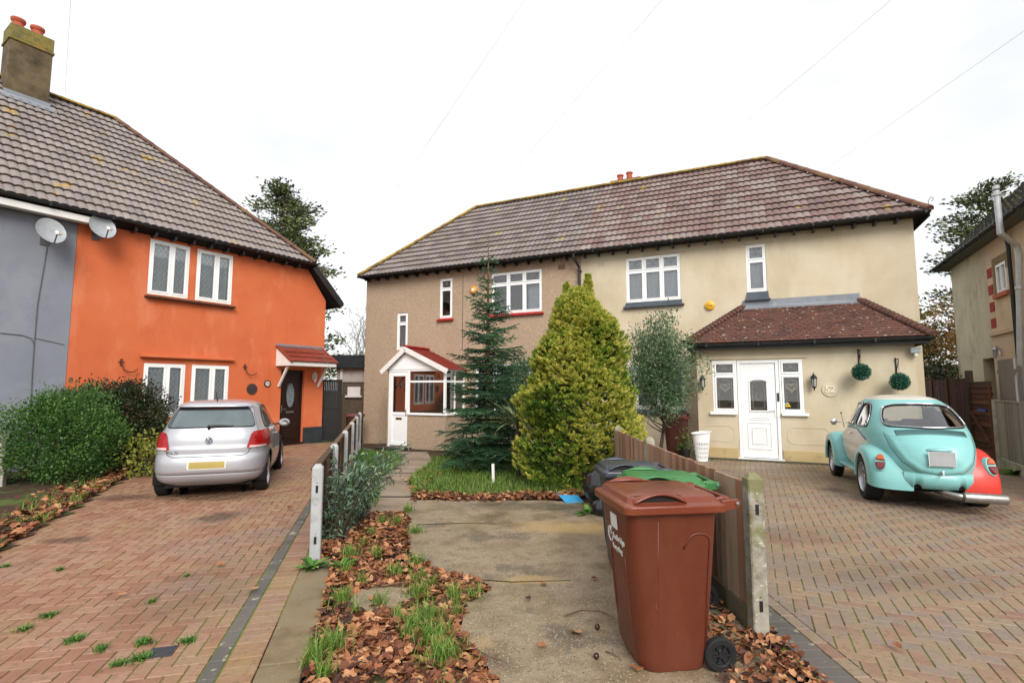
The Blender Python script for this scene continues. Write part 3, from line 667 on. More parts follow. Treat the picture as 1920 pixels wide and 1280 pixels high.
# ================================================================ orange and grey houses
OE = 5.44; OL = -6.33; GL = -14.
orange = thing('terraced_house', 'bright orange rendered end house with lattice windows and red canopy over its dark door', 'house', tuple(OF.pt(-3, 0, -3)))
grey = thing('terraced_house', 'plain grey rendered house at the left edge with tall mossy chimney', 'house', tuple(OF.pt(-10, 0, -3)))
ow = [OF.rect((283, 447), (357, 463), (275, 549), (352, 561)), OF.rect((370, 466), (437, 480), (366, 561), (434, 572)),
      OF.rect((268, 680), (346, 683), (266, 775), (345, 777)), OF.rect((358, 683), (428, 686), (357, 775), (427, 775))]
print('orange w', [tuple(round(a, 2) for a in q) for q in ow])
u_h = (min(ow[0][2], ow[1][2]), (ow[0][3]+ow[1][3])/2); l_h = (.98, (ow[2][3]+ow[3][3])/2)
ow = [(q[0], q[1], *(u_h if i < 2 else l_h)) for i, q in enumerate(ow)]
DS0, DS1, DH = -1.42, -.66, 2.2
w = M(); w.wall(OF, OL+.003, DS1, 0, OE-.14, ow+[(DS0, DS1-.0005, -.0, DH)], depth=.16)
w.poly([OF.pt(DS1, 0), OF.pt(0, 0), OF.pt(0, 4.42), OF.pt(DS1, OE-.14)])
w.poly([OF.pt(0, 0), OF.pt(0, 0, -7.4), OF.pt(0, 4.4, -7.4), OF.pt(0, 4.42)])
w.poly([OF.pt(OL, 0, -7.4), OF.pt(0, 0, -7.4), OF.pt(0, 4.42, -7.4), OF.pt(OL, OE-.14, -7.4)])
w.poly([OF.pt(OL+.02, 2.6, -.2), OF.pt(0, 2.6, -.2), OF.pt(0, 2.6, -7.3), OF.pt(OL+.02, 2.6, -7.3)])
w.poly([OF.pt(OL+.003, 0, 0), OF.pt(OL+.003, OE-.14, 0), OF.pt(OL+.003, OE-.14, -7.4), OF.pt(OL+.003, 0, -7.4)])
owall = w.build('wall', ORA, orange, fixn=False)
w = M(); w.wall(OF, GL, OL-.003, -.1, OE-.14, ()); w.poly([OF.pt(OL, 0, -7.4), OF.pt(GL, 0, -7.4), OF.pt(GL, OE-.14, -7.4), OF.pt(OL, OE-.14, -7.4)])
w.poly([OF.pt(GL, 0), OF.pt(GL, 0, -7.4), OF.pt(GL, OE-.14, -7.4), OF.pt(GL, OE-.14)])
gwall = w.build('wall', GRY, grey, fixn=False)
for i, q in enumerate(ow):
    window(orange, OF, *q, cols=(1.25, 1), rec=.05, lead='diamond', curtain=CURT, fw=.05, sash=.045)
g = M(); sx0, sx1 = OF.at(270, 557)[0], OF.at(438, 578)[0]; sh = u_h[0]
g.fbox(OF, sx0, sx1, sh-.1, sh-.05, .0, .13); g.build('window_ledge', BRK, orange, bev=.008)
g = M(); g.fbox(OF, sx0+.06, sx1-.06, sh-.052, sh-.005, .0, .05); g.build('brick_course', mat('worn_orange_brick', ['#9a5a3a', '#c07048', '#6a3a28'], 14, rough=.9), orange)
g = M(); g.fbox(OF, sx0-.02, OF.at(437, 665)[0], l_h[1]+.13, l_h[1]+.2, 0, .11); g.build('lintel', ORA, orange, bev=.015)
PLD = mat('dark_plinth', ['#23272a', '#31373a'], 5, rough=.7)
g = M(); g.fbox(OF, DS1+.004, .02, -.02, .48, -.14, .025); g.fbox(OF, OL+.02, DS0-.004, -.02, .3, .0, .02); g.build('plinth', PLD, orange, bev=.005)
# door
WDK = mat('dark_mahogany_door', ['#1d100d', '#2b1712'], 8, rough=.4)
g = M(); g.fbox(OF, DS0, DS0+.06, .06, DH, -.15, -.09); g.fbox(OF, DS1-.06, DS1, .06, DH, -.15, -.09); g.fbox(OF, DS0+.06, DS1-.06, DH-.07, DH, -.15, -.09); g.fbox(OF, DS0-.02, DS1, -.01, .06, -.16, .02)
od = g.build('door', WDK, orange, bev=.004)
g = M(); a, b = DS0+.062, DS1-.062; g.fbox(OF, a, b, .062, DH-.072, -.145, -.115)
for q in ((a+.08, b-.08, .15, .6), ): g.fbox(OF, *q, -.115, -.1)
g.fbox(OF, a+.12, b-.12, .2, .55, -.1, -.09); g.build('door_leaf', WDK, od, bev=.006)
g = M(); c = ((a+b)/2, 1.45)
g.prism([OF.pt(c[0]+.13*math.cos(t), c[1]+.36*math.sin(t), -.113) for t in np.linspace(0, 2*PI, 29)[:-1]], OF.n*.004); g.build('oval_glass', mat('door_oval_glass', ['#4c5459', '#79838a'], 14, rough=.15, spec=.8), od)
g = M(); g.tube([OF.pt(c[0]+.14*math.cos(t), c[1]+.37*math.sin(t), -.108) for t in np.linspace(0, 2*PI, 29)], .014, 6, cap=False); g.build('oval_trim', WDK, od)
g = M(); g.fbox(OF, c[0]-.13, c[0]+.13, .93, .98, -.113, -.1); g.build('letter_slot', STEEL, od, bev=.004)
g = M(); g.bar(OF.pt(a+.05, 1.04, -.07), OF.pt(a+.17, 1.04, -.07), .02, .02); g.fbox(OF, a+.035, a+.065, .95, 1.15, -.115, -.1); g.build('handle', STEEL, od)
# canopy: top at wall, front edge 0.75 out
K0, K1 = OF.at(513, 650)[0], OF.at(600, 658)[0]+.12
ch = OF.at(513, 648)[1]; CD = .72
fl = OF.at(545, 679, CD); fr_ = OF.at(631, 680, CD)
print('canopy', K0, K1, ch, fl, fr_)
CF = (fl[1]+fr_[1])/2; K0, K1 = fl[0], fr_[0]
w_ = OF.pt(K0, ch, 0)-OF.pt(K0, CF, CD+.05)
cn = M(); cn.fbox(OF, K0, K1, CF-.11, CF-.0, CD-.03, CD); cn.poly([OF.pt(K0, CF-.11, CD-.03), OF.pt(K1, CF-.11, CD-.03), OF.pt(K1, CF-.11, 0), OF.pt(K0, CF-.11, 0)])
for s_ in (K0, K1-.025): cn.prism([OF.pt(s_, CF-.11, CD-.03), OF.pt(s_, CF-.0, CD-.03), OF.pt(s_, ch-.06, .0), OF.pt(s_, CF-.11, 0)], OF.u*.025)
cano = cn.build('canopy', WPAINT, orange, bev=.003)
CTM = tile_mat('canopy_brown_red_tiles', ['#6a2c1e', '#7c3423', '#843a28'], .5, .25, lich=.15, grime=.15, rough=.6)
tiled('canopy_roof', CTM, cano, OF.pt(K0-.03, CF+.005, CD+.05), OF.u, w_, K1-K0+.06, w_.length, [(OF.pt(K1+.03, 0), OF.u)], tw=.5, tg=.27, amp=.006, lip=.02, seg=4)
g = M(); 
for s_ in (K0-.02, K1-.02): g.bar(OF.pt(s_+.02, CF+.0, CD+.06), OF.pt(s_+.02, ch+.0, .01), .05, .07, up=OF.u)
g.build('verge_trim', CTM, cano, bev=.004)
g = M(); g.fbox(OF, K0-.03, K1+.0, ch-.03, ch+.07, .0, .02); g.bar(OF.pt(K0-.03, ch-.02, .05), OF.pt(K1, ch-.02, .05), .1, .012, up=w_.cross(OF.u)); g.build('flashing', LEADF, cano)
for s_ in (K0+.1, K1-.13):
    g = M(); g.bar(OF.pt(s_, CF-.11, CD*.62), OF.pt(s_, CF-.68, .035), .06, .06, up=OF.u, ext=.02); g.fbox(OF, s_-.03, s_+.03, CF-.72, CF-.12, .0, .02) if 0 else None
    g.build('bracket', WPAINT, cano, bev=.008)
# roofs
O_ = OF.pt(GL, OE, .3); Wv = (-OF.n+UPZ).normalized(); HT = OF.pt(-4.66, OE+4, -3.7); HC = OF.pt(-.66, OE, .3)
cl0 = [(HC, hipn(HC, HT, OF.pt(-5, 5, 0)))]
orf = tiled('roof', ROOFO, orange, O_, OF.u, Wv, 14.5, 4*1.4142, cl0+[(OF.pt(OL, 0), -OF.u), (HT, -OF.n)])
grf = tiled('roof', ROOFO, grey, O_, OF.u, Wv, 14.5, 4*1.4142, [(OF.pt(OL, 0), OF.u), (HT, -OF.n)])
vb = OF.pt(.4, OE-1.06, .3); hb2 = OF.pt(.4, OE-1.06, -7.7)
g = M(); g.poly([HC, vb, hb2, HT]); g.poly([HT, hb2, OF.pt(-.66, OE-.01, -7.7)]); g.poly([HT, OF.pt(-.66, OE, -7.7), OF.pt(OL, OE, -7.7), OF.pt(OL, OE+4, -3.7)]); g.build('side_slope', ROOFO, orf, fixn=False)
g = M(); g.poly([OF.pt(OL, OE, -7.7), OF.pt(GL, OE, -7.7), OF.pt(GL, OE+4, -3.7), OF.pt(OL, OE+4, -3.7)]); g.poly([OF.pt(GL, OE, -7.7), OF.pt(GL, OE+4, -3.7), OF.pt(GL, OE, .3)]); g.build('rear_slope', ROOFO, grf, fixn=False)
ridge_tiles('hip', RIDGE2, orf, HC+UPZ*.02, HT); ridge_tiles('ridge', RIDGE, orf, OF.pt(OL, OE+4, -3.7), HT); ridge_tiles('ridge', RIDGE, grf, OF.pt(GL, OE+4, -3.7), OF.pt(OL, OE+4, -3.7))
ridge_tiles('verge_tiles', RIDGE2, orf, HC+UPZ*.0-OF.n*.05, vb-OF.n*.05, r=.07, L=.25)
g = M(); g.bar(HC-UPZ*.09+OF.n*.01, vb-UPZ*.09+OF.n*.01, .03, .17, up=OF.n.cross(V(vb-HC).normalized()) if 0 else V(vb-HC).normalized().cross(OF.n)); g.build('bargeboard', BLK, orf)
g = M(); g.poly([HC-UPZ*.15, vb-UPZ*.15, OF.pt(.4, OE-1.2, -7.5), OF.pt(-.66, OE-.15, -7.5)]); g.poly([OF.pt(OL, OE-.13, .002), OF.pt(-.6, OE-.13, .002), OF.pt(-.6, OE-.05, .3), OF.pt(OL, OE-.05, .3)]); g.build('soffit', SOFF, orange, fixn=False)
g = M(); g.tube([vb-UPZ*.06, OF.pt(.4, OE-1.12, -7.5)], .06, 8); g.build('side_gutter', BLK, orf)
gutter('gutter', orange, OF, OL, -.62, OE+.0, .35)
rafters(orange, OF, OL, -.9, OE-.05, .33)
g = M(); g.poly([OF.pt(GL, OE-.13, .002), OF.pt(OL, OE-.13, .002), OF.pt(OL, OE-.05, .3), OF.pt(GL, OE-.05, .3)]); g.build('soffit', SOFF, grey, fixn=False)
gutter('gutter', grey, OF, GL, OL-.0, OE+.0, .35, m=BLK)
g = M(); g.fbox(OF, GL, OL+.12, OE-.24, OE-.1, .1, .3); g.build('white_fascia', WPAINT, grey, bev=.01)
# big chimney (rises from the ridge)
CHM = mat('mossy_chimney_render', ['#383026', '#544733', '#695a43', '#443a30'], 1.6, rough=.95, bump=.006, bscale=30, spots=('#6f6c3a', 1.8, .6, .12, .5), spots2=('#322f28', 1.1, .55, .15, .55))
CAPM = mat('lichen_cap', ['#5f5a3a', '#7d7038', '#4e4a3a'], 4, rough=.95, bump=.006, bscale=40, spots=('#a86a2a', 5, .6, .06, .6))
cd = -3.1; ca, cb2 = OF.at(8, 150, cd), OF.at(93, 180, cd); ct = OF.at(96, 103, cd)[1]
print('chim', ca, cb2, ct, OF.at(30, 40, cd))
c1 = cb2[0]; c0 = OF.at(11, 150, cd)[0]
g = M(); g.fbox(OF, c0, c1, 7, ct, cd-.62, cd)
chm = g.build('chimney', CHM, grf, bev=.02)
g = M(); g.fbox(OF, c0-.03, c1+.03, ct, ct+.07, cd-.65, cd+.03); g.fbox(OF, c0-.01, c1+.01, ct+.07, ct+.42, cd-.63, cd+.01); g.build('chimney_cap', CAPM, chm, bev=.02)
g = M(); hh = OE+.3-cd; g.fbox(OF, c0-.03, c1+.03, hh-.1, hh+.14, cd-.3, cd+.02); g.bar(OF.pt(c0-.1, hh-.06, cd+.13), OF.pt(c1+.12, hh-.06, cd+.13), .26, .02, up=(OF.n+UPZ).normalized()); g.build('flashing', LEADF, chm)
for s_ in (OF.at(34, 45, cd-.3)[0], OF.at(70, 62, cd-.3)[0]):
    pm = Matrix.Translation(OF.pt(s_, ct+.4, cd-.3)); g = M(); g.lathe([(.13, 0), (.115, .2), (.14, .24), (.15, .27), (.15, .31), (.11, .31), (.1, .1), (0, .1)], 20, pm); g.build('chimney_pot', TERR, chm)
# cable scars on the grey wall
CAB = mat('grey_cable', ['#55565c', '#5e5f66'], 5, rough=.7)
g = M(); g.tube([OF.pt(*OF.at(*q), .012) for q in ((88, 462), (82, 500), (70, 570), (64, 640), (60, 700), (56, 790))], .008, 6)
g.tube([OF.pt(*OF.at(*q), .012) for q in ((0, 624), (40, 628), (58, 634), (63, 645))], .008, 6); g.tube([OF.pt(*OF.at(*q), .012) for q in ((66, 634), (95, 640), (120, 646))], .006, 6)
g.build('wall_cable', CAB, grey)

# ---------------------------------------------------------------- things on these walls
def dish(label, fr, s_, h_, yaw, cat='satellite dish'):
    t = thing('satellite_dish', label, cat, tuple(fr.pt(s_, h_, 0)))
    mt = Matrix.Translation(fr.pt(s_, h_, .3)) @ Matrix.Rotation(yaw, 4, 'Z') @ Matrix.Rotation(R(68), 4, 'X')
    g = M(); rr = []
    for k in range(9):
        a = k/8; rr.append([mt @ V((.25*a*math.cos(t_), .29*a*math.sin(t_), .075*a*a)) for t_ in np.linspace(0, 2*PI, 37)[:-1]])
    for k in range(8, -1, -1):
        a = k/8; rr.append([mt @ V((.25*a*math.cos(t_), .29*a*math.sin(t_), .075*a*a-.008)) for t_ in np.linspace(0, 2*PI, 37)[:-1]])
    g.rings(rr); g.build('reflector', mat('dish_grey', ['#8d9194', '#a4a7a9'], 8, rough=.5, spots=('#7b7a74', 5, .58, .1, .5)), t, smooth=False, fixn=False)
    g = M(); g.tube([mt @ V((0, -.26, -.0)), mt @ V((0, -.33, .14)), mt @ V((0, -.2, .3))], .014, 8); g.tube([fr.pt(s_, h_-.1, 0), fr.pt(s_, h_-.08, .2), mt @ V((0, -.03, -.01))], .02, 8); g.fbox(fr, s_-.07, s_+.07, h_-.22, h_+.02, 0, .02)
    g.build('arm', mat('galvanised_arm', ['#5d6062', '#74777a'], 8, rough=.5, metal=.5), t)
    g = M(); c = mt @ V((0, -.19, .31)); d_ = (mt @ V((0, 0, .1))-c).normalized(); g.tube([c-d_*.07, c+d_*.04], .035, 10); g.box((-.03, -.05, -.03), (.03, .05, .03), Matrix.Translation(c-d_*.08)); g.build('receiver', WPAINT, t, bev=.005)
q = OF.at(84, 440); dish('pale grey satellite dish mounted on the grey wall', OF, q[0], q[1], R(62))
q = OF.at(180, 432); dish('pale grey satellite dish at the top corner of the orange wall', OF, q[0], q[1], R(60))
def hook(label, s_, h_):
    o = OF.pt; g = M(); g.fbox(OF, s_-.025, s_+.025, h_-.02, h_+.14, 0, .012)
    g.tube([o(s_, h_+.1, .02)]+[o(s_+.16-.15*math.cos(t), h_-.04-.12*math.sin(t), .06+.03*math.sin(t)) for t in np.linspace(0, PI*.9, 10)], .012, 6); g.tube([o(s_-.07, h_+.07, .02), o(s_+.06, h_+.07, .02)], .009, 6)
    tag(g.build('wall_hook', mat('rusty_iron', ['#4a2417', '#5e2d1b'], 9, rough=.7), fixn=True), label, 'hook')
q = OF.at(227, 684); hook('rusty curled iron hook left of the orange house windows', *q)
q = OF.at(459, 692); hook('rusty curled iron hook between the windows and the dark door', *q)
def plaque(name, label, cat, fr, s_, h_, r, m, m2=None, txt=None):
    g = M(); g.prism([fr.pt(s_+r*math.cos(t), h_+r*math.sin(t), .001) for t in np.linspace(0, 2*PI, 33)[:-1]], fr.n*.02)
    t = tag(g.build(name, m, bev=.005), label, cat)
    if m2:
        g = M(); g.prism([fr.pt(s_+r*.62*math.cos(t_), h_+r*.62*math.sin(t_), .021) for t_ in np.linspace(0, 2*PI, 33)[:-1]], fr.n*.004); g.build('plaque_face', m2, t)
    return t
DKP = mat('dark_plaque', ['#33272a', '#443639'], 9, rough=.6)
q = OF.at(472, 729); plaque('wall_plaque', 'round dark plaque on the orange wall left of the door', 'plaque', OF, q[0], q[1], .15, DKP)
q = OF.at(238, 729); plaque('wall_plaque', 'round dark plaque on the orange wall above the dark shrub', 'plaque', OF, q[0], q[1], .17, DKP)
q = OF.at(501, 719); t = plaque('number_plaque', 'small dark house number disc with pale centre beside the canopy bracket', 'plaque', OF, q[0], q[1], .1, DKP, mat('cream_face', ['#cfc9b4', '#dcd6c2'], 4))
text('number_text', '50', .09, OF.pt(q[0], q[1], .026), OF.u, UPZ, BLKM, t, .002)
def lantern(label, fr, s_, h_, m=BLKM, gm=None, sc=1.):
    t = thing('wall_lantern', label, 'wall lamp', tuple(fr.pt(s_, h_, 0)))
    mt = Matrix.Translation(fr.pt(s_, h_, .12*sc)) @ Matrix.Scale(sc, 4)
    g = M(); g.lathe([(.0, .14), (.03, .135), (.075, .07), (.08, .06), (.06, .055)], 6, mt); g.lathe([(.045, -.12), (.05, -.13), (.02, -.16), (.012, -.2), (.0, -.215)], 6, mt)
    for k in range(6):
        a = k*PI/3; g.bar(mt @ V((.06*math.cos(a), .06*math.sin(a), .06)), mt @ V((.046*math.cos(a), .046*math.sin(a), -.125)), .008*sc)
    g.tube([fr.pt(s_, h_+.02, 0), fr.pt(s_, h_+.13*sc, .04*sc), fr.pt(s_, h_+.17*sc, .1*sc), mt @ V((0, 0, .13))], .012*sc, 6); g.fbox(fr, s_-.03, s_+.03, h_-.08, h_+.08, 0, .015)
    g.build('lamp_frame', m, t)
    g = M(); g.lathe([(.052, .055), (.04, -.12)], 6, mt); g.build('lamp_glass', gm or mat('frosted_lamp_glass', ['#9a9b95', '#b5b5ae'], 9, rough=.2), t)
q = PO.at(1318, 716); lantern('black wall lantern left of the white front door', PO, *q)
q = PO.at(1525, 714); lantern('black wall lantern right of the white front door', PO, *q)
q = OF.at(587, 706); lantern('small white wall lamp under the red canopy', OF, q[0], q[1], WPAINT, sc=.9)
# number on the cream porch
q = PO.at(1556, 730); t = plaque('house_number', 'cream raised house number on the porch wall right of the lantern', 'house number', PO, q[0], q[1], .155, YEL)
text('number_text', '52', .2, PO.pt(q[0], q[1], .025), PO.u, UPZ, mat('pale_number', ['#ded4bd', '#e6ddc8'], 5, rough=.5), t, .012, .004)
# alarm boxes
AY = mat('alarm_yellow', ['#d8a01c', '#deaa28'], 4, rough=.35)
q = MN.at(1331, 573); t = thing('alarm_box', 'round yellow alarm box on the cream wall by the porch roof', 'alarm box', tuple(MN.pt(q[0], q[1], 0)))
g = M(); mt = Matrix.Translation(MN.pt(q[0], q[1], 0)) @ MN.n.to_track_quat('Z', 'Y').to_matrix().to_4x4(); g.lathe([(.0, .075), (.09, .07), (.118, .05), (.122, 0)], 32, mt); autosmooth(g.build('cover', AY, t))
text('alarm_text', 'Yale', .085, MN.pt(q[0], q[1], .077), MN.u, UPZ, mat('alarm_print', ['#7a5510', '#80590f'], 4), t, .001)
q = MN.at(889, 544); t = thing('alarm_box', 'round orange alarm light on the pebbledashed wall beside the spruce', 'alarm box', tuple(MN.pt(q[0], q[1], 0)))
g = M(); mt = Matrix.Translation(MN.pt(q[0], q[1], 0)) @ MN.n.to_track_quat('Z', 'Y').to_matrix().to_4x4(); g.lathe([(.0, .09), (.09, .085), (.125, .06), (.13, 0)], 32, mt); autosmooth(g.build('cover', mat('alarm_orange', ['#cf8420', '#dc942c'], 4, rough=.35), t))
g = M(); g.lathe([(0, .097), (.05, .095), (.055, .088)], 24, mt); g.build('alarm_label', WPAINT, t); g = M(); g.fbox(MN, q[0]-.05, q[0]+.05, q[1]-.17, q[1]-.11, 0, .07); g.build('strobe', mat('dark_blue_lens', ['#1d2540', '#232c4c'], 5, rough=.2), t, bev=.01)
# floodlight under the porch eave
q = PO.at(1714, 657); t = thing('security_light', 'small grey floodlight under the right end of the porch gutter', 'floodlight', tuple(PO.pt(q[0], q[1], 0)))
g = M(); g.fbox(PO, q[0]-.09, q[0]+.09, q[1]-.06, q[1]+.06, .05, .13); g.fbox(PO, q[0]-.03, q[0]+.03, q[1]-.02, q[1]+.02, 0, .05); g.build('lamp_body', GREYP, t, bev=.012)
g = M(); g.fbox(PO, q[0]-.075, q[0]+.075, q[1]-.045, q[1]+.045, .131, .135); g.build('lamp_glass', mat('lamp_pane', ['#8f9698', '#a0a7a9'], 6, rough=.12), t)
g = M(); g.lathe([(.0, -.05), (.03, -.04), (.035, 0), (.02, .02)], 16, Matrix.Translation(PO.pt(q[0], q[1]-.085, .09))); g.build('sensor', WPAINT, t)
# topiary balls on brackets
def topiary(label, px, py, bx, by):
    D = .3; q = PO.at(px, py, D); bq = PO.at(bx, by, 0)
    t = thing('topiary_ball', label, 'topiary ball', tuple(PO.pt(q[0], q[1], D)))
    g = M(); n_ = 1500; c = PO.pt(q[0], q[1], D)
    for i in range(n_):
        d_ = V(rng.normal(size=3)).normalized(); k = .17*random.uniform(.78, 1.04); p = c+d_*k; a = d_.cross(V(rng.normal(size=3))).normalized(); b_ = (d_*.8+a.cross(d_)*.5).normalized(); l = random.uniform(.014, .024)
        g.add([p-a*l*.5, p+b_*l*1.3, p+a*l*.5, p-b_*l*.4], [(0, 1, 2, 3)])
    g.build('foliage', mat('artificial_box', ['#0c3a2a', '#14523a', '#1c6248', '#2c7058'], 5, attr='rnd', rough=.45), t, fixn=False)
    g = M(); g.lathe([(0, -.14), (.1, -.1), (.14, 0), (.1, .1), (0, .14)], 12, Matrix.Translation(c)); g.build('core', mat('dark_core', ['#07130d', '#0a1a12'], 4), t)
    g = M(); a = PO.pt(q[0]+.02, q[1]+.4, .0); g.fbox(PO, q[0]+.0, q[0]+.03, q[1]+.1, q[1]+.5, 0, .012); g.tube([PO.pt(q[0]+.015, q[1]+.47, .01), PO.pt(q[0]+.01, q[1]+.47, D*.8), PO.pt(q[0], q[1]+.44, D)], .009, 6); g.tube([PO.pt(q[0]+.015, q[1]+.18, .01), PO.pt(q[0]+.01, q[1]+.46, D*.9)], .008, 6); g.tube([PO.pt(q[0], q[1]+.44, D), PO.pt(q[0], q[1]+.15, D)], .004, 5); g.build('bracket', BLKM, t)
topiary('green artificial topiary ball nearer the house number', 1615, 697, 1612, 670)
topiary('green artificial topiary ball nearer the floodlight', 1687, 715, 1682, 690)

# ================================================================ neighbour's house on the right
nb = thing('detached_house', 'stained cream and pink house at the right edge with white flue pipe', 'house', tuple(NF.pt(3, 0, -3)))
ns = (NF.at(1859, 628)[0]+NF.at(1849, 470)[0])/2; NE = 5.72
nw = NF.rect((1865, 496), (1886, 489), (1869, 552), (1889, 545)); print('nb', ns, nw, NF.at(1765, 515, .35), NF.at(1920, 398, .35))
no_ = (NF.at(1844, 690)[0], ns-.03, 0, NF.at(1850, 672)[1])
w = M(); w.wall(NF, 0, ns, -.3, NE, [no_], depth=.5); w.poly([NF.pt(0, -.3), NF.pt(0, -.3, -6), NF.pt(0, NE, -6), NF.pt(0, NE)]); w.build('side_wall', OLV, nb, fixn=False)
w = M(); w.wall(NF, ns, 9, -.3, NE, [nw], depth=.12); w.poly([NF.pt(9, -.3), NF.pt(9, -.3, -6), NF.pt(9, NE, -6), NF.pt(9, NE)]); w.poly([NF.pt(0, -.3, -6), NF.pt(9, -.3, -6), NF.pt(9, NE, -6), NF.pt(0, NE, -6)]); w.build('wall', PNK, nb, fixn=False)
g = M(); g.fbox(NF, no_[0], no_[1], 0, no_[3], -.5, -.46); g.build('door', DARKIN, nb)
window(nb, NF, *nw, cols=(1, 1), rec=.05, curtain=None, fw=.05, sash=.03)
g = M(); g.fbox(NF, nw[0]-.08, nw[1]+.12, nw[2]-.12, nw[2]-.0, .0, .08); g.build('brick_sill', mat('worn_orange_brick', []), nb, bev=.01)
g = M(); g.fbox(NF, nw[0]-.16, nw[0]-.005, nw[2]-.1, nw[3]+.2, .001, .012); g.fbox(NF, nw[0]-.005, nw[1]+.17, nw[3]+.005, nw[3]+.2, .001, .012); g.fbox(NF, nw[1]+.005, nw[1]+.15, nw[3]-.2, nw[3]+.005, .001, .012); g.build('bare_render_patch', mat('bare_mortar', ['#7d6a48', '#947f5b'], 6, rough=.95, bump=.005), nb)
g = M(); QR = mat('red_quoin_paint', ['#93221c', '#a42b22'], 6, rough=.8)
for py in (503, 537, 571, 603): h = NF.at(1873, py)[1]; g.fbox(NF, ns+.02, ns+.34, h-.13, h+.13, .001, .015)
g.build('red_quoins', QR, nb)
g = M(); hb_ = NF.at(1890, 618)[1]; g.fbox(NF, ns-.04, 9, hb_-.09, hb_+.06, .0, .06); g.build('string_course', PNK, nb, bev=.02)
q = NF.at(1876, 659); lantern('small silver lamp on the pink wall above the grey boards', NF, q[0], q[1], STEEL, sc=.9)
SW = (-NF.n+UPZ*1.12).normalized(); e0 = NF.pt(-.45, NE, .4)
nr = tiled('roof', SLATE, nb, e0, NF.u, SW, 11, 5.1, [(e0, hipn(e0, e0-NF.n*3+NF.u*3, NF.pt(5, 0, 0)))], tw=.3, tg=.2, flat=True, lip=.03, seg=4)
g = M(); g.poly([e0, e0-NF.n*6.8, e0-NF.n*3.4+NF.u*3.4+UPZ*3.8]); g.poly([e0-NF.n*6.8, e0-NF.n*6.8+NF.u*11, e0-NF.n*3.4+NF.u*11+UPZ*3.8, e0-NF.n*3.4+NF.u*3.4+UPZ*3.8]); g.poly([e0-UPZ*.06, e0+NF.u*11-UPZ*.06, e0+NF.u*11-NF.n*.4-UPZ*.06, e0+NF.u*.9-NF.n*.4-UPZ*.06]); g.poly([e0-UPZ*.06, e0+NF.u*.9-NF.n*.4-UPZ*.06, e0+NF.u*.9-NF.n*6-UPZ*.06, e0-NF.n*6.8-UPZ*.06]); g.build('rear_slope', SLATE, nr, fixn=False)
gutter('gutter', nb, NF, -.45, 9.5, NE+.0, .45)
a = NF.at(1898, 470)[0]; g = M(); g.tube([NF.pt(a, NE-.12, .12), NF.pt(a, NE-.5, .07), NF.pt(a, 0, .07)], .045, 10); g.build('downpipe', BLK, nb)
FLM = mat('flue_white', ['#b9bcbe', '#d0d2d3'], 6, rough=.35, metal=.2)
k = [NF.pt(*NF.at(*q, d), d) for q, d in (((1868, 358), .62), ((1876, 437), .62), ((1906, 460), .22), ((1911, 478), .17), ((1912, 600), .17), ((1914, 760), .17))]
g = M(); g.tube([k[0], lerp(k[0], k[1], .96)], .062, 16); g.tube([lerp(k[0], k[1], .93), k[1], lerp(k[1], k[2], .12)], .069, 16); g.tube([lerp(k[1], k[2], .05), lerp(k[1], k[2], .95)], .062, 16); g.tube([lerp(k[1], k[2], .88), k[2], k[3], lerp(k[3], k[4], .06)], .069, 16); g.tube([k[3], k[4], k[5]], .062, 16)
g.tube([k[0]-UPZ*.12, k[0]-UPZ*.06], .088, 16); g.tube([k[0]+UPZ*.04, k[0]+UPZ*.12], .07, 12); g.tube([lerp(k[3], k[4], .5)-UPZ*.03, lerp(k[3], k[4], .5)+UPZ*.03], .085, 12)
autosmooth(g.build('flue_pipe', FLM, nb))

# ================================================================ outbuilding, gate between the houses
ob0 = V((-7.8, 20.2, 0)); OBF = Fr(ob0, (1, -.05))
g = M(); sa, sb = OBF.at(632, 760)[0], OBF.at(690, 760)[0]+.6; top = OBF.at(650, 690)[1]; ot = OBF.at(650, 666)[1]; m1 = OBF.at(650, 716)[1]
t = thing('outbuilding', 'flat-roofed garage with dark fascia and pale band between the two houses', 'garage', tuple(OBF.pt(sa+.6, 0, -1)))
g.fbox(OBF, sa, sb, -.3, m1, -3, 0); g.build('wall', mat('old_brick_wall', ['#4a3f33', '#5f5242', '#6b5d4b'], 9, rough=.95, bump=.006), t)
g = M(); g.fbox(OBF, sa-.03, sb, m1, top, -3, .04); g.build('rendered_band', mat('dirty_white_render', ['#a49c93', '#b9b1a8'], 3, rough=.9, spots=('#8b8178', 2, .55, .1, .5)), t)
g = M(); g.fbox(OBF, sa-.25, sb+.1, top, ot, -3.2, .3); g.build('roof', mat('bitumen_fascia', ['#1f2226', '#2d3136'], 4, rough=.8), t, bev=.01)
q = OBF.rect((652, 725), (676, 725), (652, 741), (676, 741)); g = M(); g.fbox(OBF, q[0], q[1], q[2], q[3], .001, .04); g.fbox(OBF, q[0]-.07, q[1]+.07, q[2]-.08, q[2]-.0, .001, .1); g.build('window', WPAINT, t, bev=.01)
g = M(); q = OBF.at(642, 700)[0]; g.fbox(OBF, q-.04, q+.04, m1-.5, top, .041, .11); g.build('downpipe', WPAINT, t)
GF = Fr(OF.pt(.03, 0, -.12), (1, .02)); gh = 1.93; gw = GF.at(640, 770)[0]; print('gate', gw, GF.at(620, 716))
t = thing('garden_gate', 'tall black ribbed side gate beside the orange house', 'gate', tuple(GF.pt(gw/2, 0, 0)))
g = M()
for x in np.arange(.05, gw-.05, .055): g.fbox(GF, x, x+.045, .06, gh-.05, -.02, 0)
g.build('gate_panel', BLKM, t)
